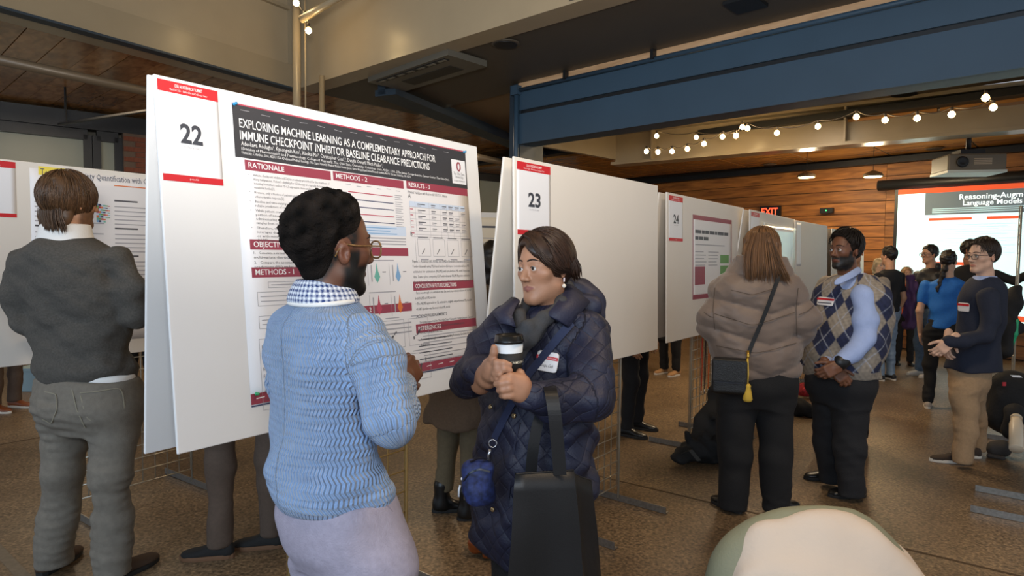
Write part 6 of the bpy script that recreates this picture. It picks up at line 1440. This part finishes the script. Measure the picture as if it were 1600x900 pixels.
legs(pF, plF, lF1, lF2, .008, cloth('khaki_twill', '9C8060', .85), .04, 10, .005)
m_ds = M('dark_suede', '332820', .85); m_ws = M('white_rubber', 'CFC8BC', .6)
shoe(pF, Pz(1514, 724, 0), Pz(1452, 720, 0), .007, m_ds, m_ws, .045, .07); shoe(pF, Pz(1533, 716, 0), Pz(1485, 712, 0), .007, m_ds, m_ws, .045, .07)
make_hand(pF, skF, P(1484, 534, 4.42), nrm((-.75, -.1, -.65)), nrm((-.2, -.95, .1)), 1, .005, 1.0, curl=(.6, .8, .5)); make_hand(pF, skF, P(1480, 530, 4.56), nrm((-.4, -.4, -.8)), nrm((-.8, -.2, .3)), -1, .006, 1.0, curl=(.6, .8, .5))

# ---------------------------------------------------------------- people farther off or behind boards
def gp(base, Ht, phi, label, top, bottom, skin, hairc, head_phi=None, armR='down', armL='down', hair='short', shoes=None, sole=None, h=.011, coat=None, group=None, build=1.0, sleeves=True, topname='shirt', botname='trousers', legdx=.0, lean=0.0, face=True, sock=None, boot=0.0, headoff=(0, 0), shoe_phi=None):
    base = np.array([base[0], base[1], 0.]); p_ = person(base, label, group); k = Ht/1.75; a = math.radians(phi); fw = np.array([math.sin(a), math.cos(a), 0]); rt = np.array([math.cos(a), -math.sin(a), 0])
    w = lambda r_, f_, z_: base+rt*r_*k*build+fw*f_*k+UP*z_*k
    hp = math.radians(head_phi if head_phi is not None else phi); H = Head(w(headoff[0], .02+headoff[1], 1.625), (math.sin(hp), math.cos(hp), 0), (0, 0, 1), .97*k)
    make_head(p_, H, skin, .0065 if face else .010, neckend=w(0, -.01, 1.44), eyes=face, brow='1A120D')
    if hair == 'short': hair_solid(p_, H, short_hair(.013, line=.058, nape=-.065, top=.006, seed=int(Ht*100)), (-.11, -.15, -.1), (.11, .12, .16), .007, hairc, amp=.35)
    elif hair == 'long':
        ck_ = C; g_ = [(*H.W((0, -.05, .02)), .085*k), (*H.W((0, -.075, -.06)), .075*k), (*H.W((0, -.085, -.17)), .055*k), (*H.W((0, -.08, -.24)), .02*k)]
        def fl(pp):
            q_ = H.L(pp); d = ell(q_, (0, -.018, .036), (.088, .112, .102))*f32(H.s); d = smin(d, chain(pp, g_, .03), .03); return smax(d, -ell(q_, (0, .085, -.03), (.062, .062, .10))*f32(H.s), .01)+f32(.004)*waves(5, 8, 8, 20)(pp)
        c0 = np.array(hairc); solid('hair', fl, merge(cbounds(g_, .03), H.bounds((-.12, -.15, -.1), (.12, .13, .16))), .008, p_, m_hair, 1, lambda V: np.clip(c0*(1+.3*waves(6, 8, 8, 20)(V))[:, None], 0, 1))
    elif hair == 'braid':
        hair_solid(p_, H, short_hair(.012, line=.055, nape=-.08, seed=4), (-.11, -.15, -.1), (.11, .12, .16), .006, hairc, amp=.35)
        br = [(*H.W((.03*math.sin(i*2.4)*.3-.05*i/7, -.105-.012*i*.4, -.05-.035*i)), (.024-.0015*i)*(1+.25*(i % 2))) for i in range(9)]; c0 = np.array(hairc)
        solid('braid', lambda pp: chain(pp, br, .006), cbounds(br), .006, p_, m_hair, 1, lambda V: np.tile(c0, (len(V), 1)))
    b_ = build
    st = stack_world(base, phi, [(1.455*k, 0, -.01, .07*k, .07*k), (1.43*k, 0, -.01, .12*k*b_, .085*k), (1.38*k, 0, 0, .185*k*b_, .105*k), (1.30*k, 0, .01, .195*k*b_, .12*k), (1.1*k, 0, .01, .165*k*b_, .12*k), (.98*k, 0, .01, .165*k*b_, .125*k), ((.90 if coat is None else coat)*k, 0, .01, (.18 if coat is None else .22)*k*b_, (.13 if coat is None else .16)*k)])
    AR = {'down': ((.20, 0, 1.36), (.245, -.02, 1.08), (.235, .06, .84)), 'bent': ((.20, 0, 1.36), (.25, .0, 1.09), (.12, .24, 1.06)), 'chest': ((.20, 0, 1.36), (.25, .06, 1.12), (.06, .24, 1.24)), 'out': ((.20, 0, 1.36), (.42, .10, 1.28), (.60, .20, 1.42)), 'fwd': ((.2, 0, 1.36), (.24, .14, 1.14), (.20, .38, 1.22))}
    sl = []; hands = []
    for sgn, pose in ((1, armR), (-1, armL)):
        s3 = AR[pose]; j = [(*w(s3[i][0]*sgn, s3[i][1], s3[i][2]), r_*k) for i, r_ in ((0, .058), (1, .047), (2, .036))]; hands.append((j, sgn))
        if sleeves: sl += [j]
        else: sl += [[j[0], tuple(np.array(j[0])*.4+np.array(j[1])*.6)]]
    ff = folds(int(Ht*77+phi), 6); garment(topname, p_, [st]+sl, h, top, .02, lambda pp: .005*ff(pp))
    for j, sgn in hands:
        d = nrm(np.array(j[2][:3])-np.array(j[1][:3]))
        if not sleeves:
            sk_ = np.array(lin(skin)); jj = [(*j[0][:3], .04*k), (*j[1][:3], .036*k), (*j[2][:3], .026*k)]; solid('arm', lambda pp: chain(pp, jj, .02), cbounds(jj), h*.8, p_, m_skin, 1, lambda V: np.tile(sk_, (len(V), 1)))
        make_hand(p_, skin, np.array(j[2][:3])+d*.02, d, nrm(rt*sgn*.6-fw*.2+UP*.5), -sgn if True else 1, .006, .95*k, curl=(.25, .35, .2))
    pl = stack_world(base, phi, [(1.0*k, 0, .01, .16*k*b_, .115*k), (.9*k, 0, .01, .175*k*b_, .125*k), (.80*k, 0, .01, .14*k*b_, .10*k)])
    L_ = [(*w(-.09-legdx, .01, .84), .088*k), (*w(-.095-legdx, .03, .48), .066*k), (*w(-.10-legdx, 0, .07), .055*k)]; R_ = [(*w(.09+legdx, .01, .84), .088*k), (*w(.095+legdx, .03, .48), .066*k), (*w(.10+legdx, 0, .07), .055*k)]
    legs(p_, pl, L_, R_, h, bottom, (.06 if not boot else boot*.8)*k, int(Ht*50), .005, botname)
    for j in (L_, R_):
        a_ = np.array(j[2][:3]); sf = fw if shoe_phi is None else np.array([math.sin(math.radians(shoe_phi)), math.cos(math.radians(shoe_phi)), 0]); shoe(p_, a_-sf*.07*k, a_+sf*.19*k+(a_-base)*(.1 if shoe_phi is None else 0)*np.array([1, 1, 0]), .009, shoes or M('black_leather', '101010'), sole or M('dark_rubber', '1B1A19'), .044*k, .075*k, boot=boot)
    return p_, H
m_navyj = cloth('navy_cotton', '23305A'); m_jean = cloth('light_denim', '7F93A8', .85, .2, 30); m_jean2 = cloth('mid_denim', '5C7590', .85, .2, 30); m_brw = cloth('brown_wool', '54453A'); m_brn2 = cloth('brown_tweed', '5B4A3A', .9, .15, 80); m_wsh = M('white_sneaker', 'D8D4CE', .6)
m_brbl = M('black_suede', '191817', .85); m_gum = M('gum_rubber', '6B4C34', .7)
gp(Pz(400, 866, 0)+np.array([-.06, .02, 0]), 1.72, 150, 'person in brown trousers and black gum-soled shoes behind board 22, left', m_brw, m_brw, 'B98868', (.02, .015, .01), shoes=m_brbl, sole=m_gum, face=False, legdx=.02, h=.011, shoe_phi=262)
pG, HG = gp(Pz(688, 838, 0)+np.array([.06, .28, 0]), 1.66, 35, 'person in long brown coat and black ankle boots behind board 22', m_brn2, cloth('olive_brown_wool', '5F543F'), '8A5A3E', (.012, .009, .008), hair='long', coat=.56, topname='long_coat', boot=.16, face=False, h=.011, headoff=(.06, .0), shoe_phi=78)
gp(P(768, 640, 4.3), 1.60, 20, 'dark-haired person in navy top glimpsed between boards 22 and 23', m_navyj, m_blackc, '8A5A3E', (.010, .008, .008), hair='long', face=False)
gp(Pz(985, 690, 0)+np.array([.06, .28, 0]), 1.74, 120, 'person in black suit trousers and shoes behind board 23', m_blktr, m_blktr, 'B98868', (.02, .015, .01), face=False, h=.010, legdx=.03)
gp(Pz(8, 640, 0), 1.75, 100, 'person in brown trousers and tan leather shoes behind the left board', m_brw, m_brw, 'B98868', (.05, .03, .02), shoes=M('tan_leather', '7A3F1E', .4), sole=m_ws, face=False)
gp(Pz(222, 664, 0), 1.70, 160, 'person in black trousers and white sneakers seen through the left wire grid', m_blackc, m_blackc, 'B98868', (.02, .015, .01), shoes=m_wsh, sole=m_ws, face=False)
gp(Pz(1047, 585, 0), 1.70, 230, 'person in tan shoes far behind board 24', m_blackc, m_blackc, 'B98868', (.02, .015, .01), shoes=M('tan_suede', 'A0784F', .8), sole=m_ws, face=False)
gp(P(1324, 640, 5.2), 1.68, 222, 'man in pale grey jacket standing behind the vest man', cloth('pale_grey_cotton', '8E8376'), m_blktr, 'A87858', (.02, .014, .01), topname='jacket', build=1.12)
gp(Pz(1383, 594, 0), 1.66, -20, 'man in black T-shirt and light jeans facing the screen', cloth('black_jersey', '16171B'), m_jean, 'C09070', (.012, .010, .009), sleeves=False, shoes=M('black_sneaker', '1E1E20', .6), sole=m_ws, topname='t_shirt', botname='jeans', h=.010)
pH, HH = gp(Pz(1446, 588, 0), 1.69, 262, 'young man in dark hooded jacket and blue jeans with glasses', M('black_nylon', '1B1D24', .5), m_jean2, 'B98A6C', (.014, .011, .010), armR='chest', head_phi=268, shoes=m_wsh, sole=m_ws, topname='hooded_jacket', botname='jeans', h=.009)
glasses(pH, HH, M('dark_grey_frame', '4A4646'), .003, .026, .02, .102)
hdH = [(*HH.W((-.03, -.10, -.17)), .05), (*HH.W((.03, -.13, -.17)), .06), (*HH.W((.05, -.10, -.19)), .05)]; solid('hood', lambda p: chain(p, hdH, .02), cbounds(hdH), .009, pH, M('black_nylon', '1B1D24'), 1)
pu = C((1424, 436, 8.05, .05), (1421, 470, 8.03, .07), (1420, 508, 8.03, .062)); fpu = folds(120, 8); oo = garment('draped_jacket', pH, [pu], .010, cloth('purple_cotton', '4E3560'), .02, lambda p: .012*fpu(p))
gp(Pz(1472, 640, 0), 1.60, 35, 'woman with a long braid in bright blue top and black trousers', cloth('bright_blue_cotton', '1464B4', .7), m_blackc, 'C79A7C', (.018, .012, .009), hair='braid', sleeves=False, shoes=M('oatmeal_knit_shoe', 'A79A8C', .8), sole=m_ws, head_phi=50, topname='blue_top', armR='bent', h=.009, legdx=.03)
gp(P(1503, 700, 7.6), 1.74, 200, 'person in black with raised open hand beside the screen', m_blackc, m_blackc, '9A6A4E', (.012, .009, .008), armL='out', armR='bent', head_phi=150)
gp(P(1410, 600, 9.1), 1.40, 200, 'woman in orange top in the distance beside the black T-shirt man', cloth('orange_knit', 'D8582E', .8), m_blackc, 'C79A7C', (.22, .12, .05), hair='long')
gp(P(1366, 620, 9.4), 1.52, 180, 'fair-haired person in the distance left of the black T-shirt man', cloth('cream_knit', 'CFC4B4', .8), m_blackc, 'D8B096', (.45, .34, .20), hair='long')
# ================================================================== THINGS CARRIED AND LYING AROUND
# coffee cup
base = P(796.5, 589, 1.70); topc = P(795.5, 533, 1.70); axc = nrm(topc-base); hc_ = np.linalg.norm(topc-base)
cup = empty('coffee_cup', base, 'white paper coffee cup with black sleeve and lid held in both hands', 'cup')
MB().lathe(base, [(.001, .002), (.0285, .002), (.029, 0), (.038, hc_), (.036, hc_)], 40, axis=axc).build('body', M('cup_paper', 'D9DDE0', .5), cup, True)
sleeve = MB().lathe(base, [(.0312, hc_*.17), (.0318, hc_*.17), (.0372, hc_*.70), (.0366, hc_*.70)], 40, axis=axc).build('sleeve', M('black_kraft_sleeve', '1C1B1A', .7, var=.6, scale=500), cup, True)
MB().lathe(base, [(.038, hc_-.004), (.0405, hc_-.004), (.0405, hc_+.004), (.0385, hc_+.006), (.0375, hc_+.016), (.0345, hc_+.018), (.034, hc_+.013), (.02, hc_+.012), (.001, hc_+.012)], 40, axis=axc).build('lid', M('black_plastic_lid', '131313', .28), cup, True)
def wrap_text(t, hgt, size, ang0, mat, nm):
    V, Fc = text_geo(t, True); V = V*size; a_ = np.array([1., 0, 0]); a_ = nrm(a_-axc*(a_ @ axc)); b_ = np.cross(axc, a_); W_ = []
    for x_, y_ in V:
        r_ = .0296+.0090*(hgt+y_)/hc_+.0035; an = ang0+x_/r_; W_.append(base+axc*(hgt+y_)+r_*(a_*math.sin(an)-np.array([0, 1, 0])*math.cos(an)))
    o = pyd(nm, W_, Fc, cup, mat); o['kind'] = 'stuff'
wrap_text('CRIMSON CUP', hc_*.42, .0095, .05, M('cream_print', 'E8DFC4', .6), 'sleeve_lettering')
# tote bag
m_tote = M('black_polypropylene', '0F0F11', .5, bump=.06, bscale=300)
tote = empty('tote_bag', P(850, 742, 1.7), 'black tote bag hanging from the forearm of the woman in the navy coat', 'bag')
tc_ = [P(806, 742, 1.585), P(896, 736, 1.63), P(923, 752, 1.79), P(833, 745, 1.76)]; bc_ = [P(786, 985, 1.57), P(905, 985, 1.62), P(946, 962, 1.80), P(835, 960, 1.76)]
nseg = 9; V = []; fl_ = folds(131, 5)
for k_ in range(nseg+1):
    t = k_/nseg
    for j in range(4):
        for m_ in range(6):
            u_ = m_/6; a_ = tc_[j]*(1-t)+bc_[j]*t; b_ = tc_[(j+1) % 4]*(1-t)+bc_[(j+1) % 4]*t; p_ = a_*(1-u_)+b_*u_; nn_ = np.cross(b_-a_, [0, 0, 1.]); nn_ = nrm(nn_)
            bul = (.006*math.sin(math.pi*u_)*math.sin(math.pi*min(1, t*1.1)) if j in (0, 2) else -.022*math.sin(math.pi*u_)*(1-.6*t))
            V.append(p_+nn_*bul+nn_*.008*float(fl_(p_[None].astype(f32))[0])*min(1, t*3))
n_ = 24; F_ = [(i*n_+j, i*n_+(j+1) % n_, (i+1)*n_+(j+1) % n_, (i+1)*n_+j) for i in range(nseg) for j in range(n_)]+[tuple(range(nseg*n_, nseg*n_+n_))]
o = pyd('body', V, F_, tote, m_tote, True); smooth_by_angle(o, 38); md = o.modifiers.new('t', 'SOLIDIFY'); md.thickness = .003
hem = [V[j]+np.array([0, 0, .002]) for j in range(24)]+[V[0]+np.array([0, 0, .002])]
MB().tube(hem, .0028, 6, False).build('hem', m_tote, tote, True)
def band(pts, w_, nm, par, mat, th=.0025):
    pts = np.array(pts); k = len(pts); 
    tt = np.linspace(0, k-1, 28); pp = np.stack([np.interp(tt, range(k), pts[:, i]) for i in range(3)], 1)
    for _ in range(4): pp[1:-1] = (pp[:-2]+2*pp[1:-1]+pp[2:])/4
    return MB().strip(pp, np.array(w_), np.array([0, -th, 0]), 0).build(nm, mat, par, False)
band([P(875, 742, 1.615), P(871, 690, 1.61), P(866, 640, 1.605), P(861, 612, 1.625), P(858, 600, 1.69), P(857, 606, 1.79)], (.017, .002, 0), 'handle', tote, m_tote)
band([P(829, 745, 1.76), P(833, 700, 1.76), P(840, 660, 1.77), P(850, 632, 1.785), P(857, 612, 1.79)], (.016, .003, 0), 'handle', tote, m_tote)
# cross-body bag of the woman in navy
m_bagb = M('blue_leaf_print_nylon', '1E2A58', .7, var=.8, scale=70, detail=6); sling = empty('crossbody_bag', P(745, 790, 1.80), 'small blue patterned bag on a navy strap across the navy coat', 'bag')
cb = P(747, 752, 1.77); Rb = np.stack([nrm((1, -.25, 0)), nrm((.25, 1, 0)), UP]); fb = folds(133, 12)
solid('body', lambda p: smin(rbox(p, cb+np.array([0, .01, -.005]), (.046, .030, .066), .028, Rb), ell(p, cb+np.array([-.003, -.02, -.022]), (.040, .028, .042)), .02)+f32(.0025)*fb(p), (cb-.11, cb+.11), .004, sling, m_bagb, 1)
bagf = lambda p: smin(rbox(p, cb+np.array([0, .01, -.005]), (.046, .030, .066), .028, Rb), ell(p, cb+np.array([-.003, -.02, -.022]), (.040, .028, .042)), .02)
m_zip = M('dark_zip', '10121E', .4); ribbon_on('zip', sling, bagf, [(724, 752), (735, 738), (750, 733), (765, 737)], 1.5, .005, m_zip, .007, .002); ribbon_on('zip', sling, bagf, [(735, 722), (750, 715), (765, 720)], 1.5, .005, m_zip, .007, .002)
m_silver = M('silver_metal', 'B8B8BC', .25, .95)
MB().tube([P(719, 758, 1.725), P(717, 766, 1.722), P(717, 776, 1.722)], .003, 6).build('zip_pull', M('white_cord', 'C9CCD2', .6), sling, True)
pl_ = hit(722, 748, bagf, 1.5, .003)
if pl_ is not None: MB().lathe(pl_, [(.004, 0), (.004, .002)], 8, axis=(0, -1, 0)).build('badge', M('white_print', 'F4F4F4'), sling)
rr_ = [P(770, 693, 1.765)+.011*np.array([math.cos(a_), 0, math.sin(a_)]) for a_ in np.linspace(0, 6.283, 14)]; MB().tube(rr_, .0022, 6, False).build('strap_ring', m_silver, sling, True)
MB().tube([P(766, 702, 1.765), P(763, 712, 1.765), P(765, 722, 1.77)], .004, 6).build('clip', m_silver, sling, True)
m_web = M('navy_webbing', '1D2747', .7, bump=.2, bscale=300)
ribbon_on('strap', sling, coatbody, [(893, 504), (870, 530), (846, 560), (822, 590), (800, 630), (781, 668), (772, 686)], 1.5, .024, m_web, .012, .002, 40)
# puffer woman's shoulder bag
m_pl = M('black_pebbled_leather', '131313', .42, bump=.3, bscale=200); sb = empty('shoulder_bag', P(1140, 613, 3.5), 'black leather shoulder bag with yellow tassel on the puffer woman', 'bag')
cb2 = P(1140, 587, 3.50); R2 = np.stack([nrm((1, -.35, 0)), nrm((.35, 1, 0)), UP])
bf2 = lambda p: rbox(p, cb2, (.095, .045, .098), .02, R2)
solid('body', bf2, (cb2-.17, cb2+.17), .006, sb, m_pl, 1)
MB().obox(cb2-R2[1]*.047+UP*.035, R2[0]*.085, R2[1]*.004, UP*.055).build('flap', m_pl, sb); MB().obox(cb2-R2[1]*.052-UP*.03, R2[0]*.07, R2[1]*.004, UP*.003).build('seam', m_zip, sb)
ribbon_on('strap', sb, pufff, [(1218, 428), (1212, 445), (1200, 478), (1188, 508), (1176, 535), (1168, 556)], 3.3, .022, m_pl, .022, .003, 40)
m_gold = M('gold_metal', 'C9A24A', .3, .9); m_tas = M('yellow_cord', 'C9A53A', .8)
MB().tube([P(1169, 548, 3.46), P(1169, 556, 3.45), P(1168, 562, 3.45)], .008, 8).build('buckle', m_gold, sb, True)
MB().tube([P(1168, 560, 3.44), P(1169, 585, 3.44), P(1168, 600, 3.44)], .005, 8).build('tassel_cord', m_tas, sb, True)
MB().lathe(P(1168, 627, 3.44), [(.02, 0), (.026, .012), (.02, .05), (.014, .075), (.016, .085), (.01, .095)], 14).build('tassel', m_tas, sb, True)
# chair in the foreground with a cream jacket over its back
m_olive = M('olive_grey_upholstery', '7B7A62', .7, bump=.15, bscale=200); m_cream = M('cream_fleece_cloth', 'C4B3A2', .9, bump=.15, bscale=60)
cc = P(1275, 900, 1.50); ch_ = empty('armchair', np.array([cc[0], cc[1], 0]), 'rounded olive upholstered chair in the foreground', 'chair')
bk_ = Stack([(1098, 1462, 1080, .42), (1096, 1458, 980, .42), (1104, 1442, 905, .40), (1116, 1418, 868, .37), (1146, 1388, 832, .33), (1190, 1356, 806, .27), (1232, 1326, 793, .2), (1262, 1304, 789, .12)], 1.52, 0)
solid('backrest', lambda p: bk_(p, rt=.01), bk_.bounds(), .009, ch_, m_olive, 1)
zs_ = bk_.z0
sbx = lambda p: rbox(p, (cc[0], cc[1]-.05, zs_-.02), (.27, .26, .07), .05); solid('seat', sbx, (np.array([cc[0]-.32, cc[1]-.36, zs_-.14]), np.array([cc[0]+.32, cc[1]+.26, zs_+.1])), .012, ch_, m_olive, 1)
for sx in (-1, 1):
    for sy in (-1, 1): MB().tube([np.array([cc[0]+sx*.2, cc[1]-.05+sy*.17, zs_-.05]), np.array([cc[0]+sx*.24, cc[1]-.05+sy*.22, 0.0])], [.022, .014], 8).build('leg', M('dark_wood_leg', '3A2A1C', .5), ch_, True)
fj = folds(141, 2.4, (1.4, 1.2, .7)); fj2 = folds(142, 6, (1.6, 1.2, .5))
jk_ = Stack([(1112, 1485, 1010, .52), (1122, 1470, 930, .52), (1130, 1448, 900, .50), (1144, 1420, 866, .47), (1172, 1386, 834, .42), (1212, 1358, 809, .34), (1250, 1332, 795, .24), (1276, 1312, 791, .14)], 1.50, 0)
o = solid('draped_jacket', lambda p: jk_(p, rt=.012)+f32(.006)*fj(p)+f32(.004)*fj2(p), jk_.bounds(), .008, None, m_cream, 2); tag(o, 'cream jacket draped over the foreground chair', 'jacket')
# lanyards on the grid of board 24
lc = ['B23A2A', '1C1C1E', 'C8642A', 'D9D4CC', '7A2230', '20242E']; g24 = np.array([1, 1, 0])*b24.r
for i in range(6):
    a_ = behind(b24, 1092+4.2*i, .022); z0_ = .86-.02*(i % 3); m_l = M('lanyard_'+lc[i], lc[i], .7, var=.5, scale=90)
    lab = ['red lanyard hanging leftmost on the grid below board 24', 'black lanyard second from left on the grid below board 24', 'orange lanyard hanging on the grid below board 24', 'white patterned lanyard hanging on the grid below board 24', 'maroon lanyard hanging on the grid below board 24', 'dark blue lanyard rightmost on the grid below board 24'][i]
    ly = empty('lanyard', a_+UP*.45, lab, 'lanyard', 'lanyards on the wire grid')
    nn_ = b24.n; off = nn_*(.02+.006*i)
    for sx in (-1, 1): band([a_+off+UP*z0_+g24*.004*sx, a_+off+UP*.65+g24*.014*sx, a_+off+UP*.44+g24*.003*sx], tuple(g24*.008), 'strap', ly, m_l)
    MB().tube([a_+off+UP*.44, a_+off+UP*.405], .004, 6).build('hook', m_silver, ly, True)
# coats and bags on the floor
m_blk = M('black_nylon_fabric', '0F0F11', .8, bump=.25, bscale=60); m_blk2 = cloth('black_fleece', '1A1919')
def lump(name, label, cat, chs, mat, h=.012, amp=.01, fr=8, k=.03, seed=150, extra=None):
    b_ = merge(*[cbounds(c, .05) for c in chs]); b_[0][2] = max(b_[0][2], -.03); root = empty(name, [np.mean([q_[0] for c in chs for q_ in c]), np.mean([q_[1] for c in chs for q_ in c]), 0], label, cat); fo = folds(seed, fr)
    def f(p):
        d = None
        for c in chs: e = chain(p, c, .03); d = e if d is None else smin(d, e, k)
        return smax(d+f32(amp)*fo(p), .002-p[:, 2], .01)
    solid('body', f, b_, h, root, mat, 1); return root
def G(x, y, z, r): p_ = Pz(x, y, 0); return (p_[0], p_[1], z, r)
bpk = lump('backpack', 'black backpack slumped on the floor by the stand of board 24', 'backpack', [[G(1062, 728, .06, .055), G(1085, 722, .09, .085), G(1120, 722, .09, .09)], [G(1070, 724, .13, .03), G(1074, 724, .21, .018)]], m_blk, seed=151)
a_ = [np.array(G(1066, 730, .10, 0)[:3])+UP*.0, np.array(G(1078, 733, .14, 0)[:3]), np.array(G(1092, 733, .06, 0)[:3])]; band(a_, (.014, 0, .004), 'shoulder_strap', bpk, M('grey_webbing', '3A3936', .7))
ct = lump('coat', 'dark coat heaped against the grid stand of board 24', 'coat', [[G(1100, 716, .14, .11), G(1112, 712, .32, .09), G(1122, 710, .50, .05), G(1126, 709, .62, .03)], [G(1096, 712, .1, .09), G(1130, 714, .12, .09)]], m_blk2, .012, .014, 7, seed=152)
lump('black_bag', 'black bag on the floor between the puffer woman and the vest man', 'bag', [[G(1236, 648, .06, .07), G(1252, 650, .08, .075), G(1266, 652, .06, .06)]], m_blk, seed=153)
rbg = lump('red_bag', 'red and white bag on the floor behind the vest man', 'bag', [[G(1254, 622, .09, .07), G(1264, 622, .10, .07)]], M('red_white_fabric', 'A8252E', .7, var=.7, scale=30), seed=154)
lbg = lump('leather_bag', 'brown leather bag on the floor behind the navy coat', 'bag', [[G(748, 866, .06, .05), G(760, 868, .075, .06), G(776, 868, .05, .055)], [G(752, 864, .12, .03), G(762, 862, .14, .025)]], M('tan_bag_leather', '7A3A16', .3, var=.25, scale=20), .007, .008, 14, seed=155)
MB().tube([np.array(G(744, 868, .1, 0)[:3]), np.array(G(752, 874, .07, 0)[:3]), np.array(G(766, 876, .05, 0)[:3])], .003, 6).build('cord', M('tan_cord', 'C9986A', .7), lbg, True)
# storage bin behind left board
pb_ = Pz(78, 612, 0); bn = empty('storage_bin', pb_, 'pale blue-grey bin on the floor behind the left board', 'bin'); m_bin = M('pale_blue_plastic', '8FA6AC', .5)
MB().box(pb_[0]-.35, pb_[0]+.35, pb_[1], pb_[1]+.3, 0, .22).build('body', m_bin, bn); MB().box(pb_[0]-.37, pb_[0]+.37, pb_[1]-.02, pb_[1]+.32, .22, .25).build('lid', m_bin, bn)
# right-hand stands: two steel feet reaching into view, grid with coats, backpack, bottle, cap
dr = nrm(Pz(1600, 783, 0)-Pz(1520, 771, 0)); a_ = Pz(1520, 771, 0)+dr*.345; b_ = Pz(1512, 804, 0)+dr*.345
grid_stand('grid_stand', b_, a_, .10, 1.9, 'wire grid stand whose steel feet reach in at the right edge')
a_ = Pz(1575, 690, 0); b_ = a_+nrm(np.array([.62, .78, 0]))*.61
grid_stand('grid_stand', a_, b_, .10, 1.95, 'chrome wire grid stand at the right edge behind the blazer man', pitch=.076)
hc2 = lump('coat', 'black coat hung on the grid at the right edge', 'coat', [C((1594, 448, 5.0, .03), (1580, 475, 4.98, .07), (1570, 505, 4.95, .09), (1562, 545, 4.93, .085))], m_blk, .012, .012, 6, seed=156)
gl_ = C((1590, 500, 4.855, .012), (1586, 522, 4.85, .018), (1580, 545, 4.86, .012)); solid('green_lining', lambda p: chain(p, gl_), cbounds(gl_), .01, hc2, M('green_lining', '1E9A6A', .6), 1)
bp2 = lump('backpack', 'black backpack standing at the right edge behind the blazer man', 'backpack', [[G(1572, 700, .26, .15), G(1572, 700, .50, .13)], [G(1592, 702, .26, .15), G(1592, 702, .48, .13)], [G(1582, 712, .2, .08), G(1582, 712, .34, .07)]], m_blk, .012, .006, 6, seed=157)
p_ = P(1588, 588, 4.62); MB().obox(p_, nrm((1, -.2, 0))*.03, (0, .004, 0), np.array([.01, 0, -.008])).build('white_label', M('white_print', 'F4F4F4'), bp2); p_ = P(1569, 600, 4.62); MB().obox(p_, (.012, 0, 0), (0, .004, 0), (0, 0, .014)).build('red_label', M('red_patch', 'A8252E', .6), bp2)
bt = empty('water_bottle', Pz(1588, 708, 0), 'cream water bottle lying tilted at the right edge', 'bottle'); b0_ = P(1588, 702, 4.42); b1_ = P(1588, 655, 4.62); ab = nrm(b1_-b0_); Lb = np.linalg.norm(b1_-b0_)
MB().lathe(b0_, [(.001, 0), (.040, .0), (.043, .004), (.043, Lb*.8), (.036, Lb*.9), (.034, Lb)], 24, axis=ab).build('body', M('cream_enamel', 'D2C3AB', .35), bt, True); MB().lathe(b1_, [(.036, 0), (.036, .02), (.030, .03), (.001, .03)], 24, axis=ab).build('cap', M('cream_enamel_cap', 'C2B298', .4), bt, True)
cp_ = lump('baseball_cap', 'dark cap resting below the backpack at the right edge', 'cap', [[G(1552, 712, .05, .055), G(1566, 714, .06, .06)], [G(1546, 716, .02, .022), G(1566, 720, .02, .022)]], M('dark_grey_cotton', '2E2A27', .8), .009, .004, 8, seed=158)
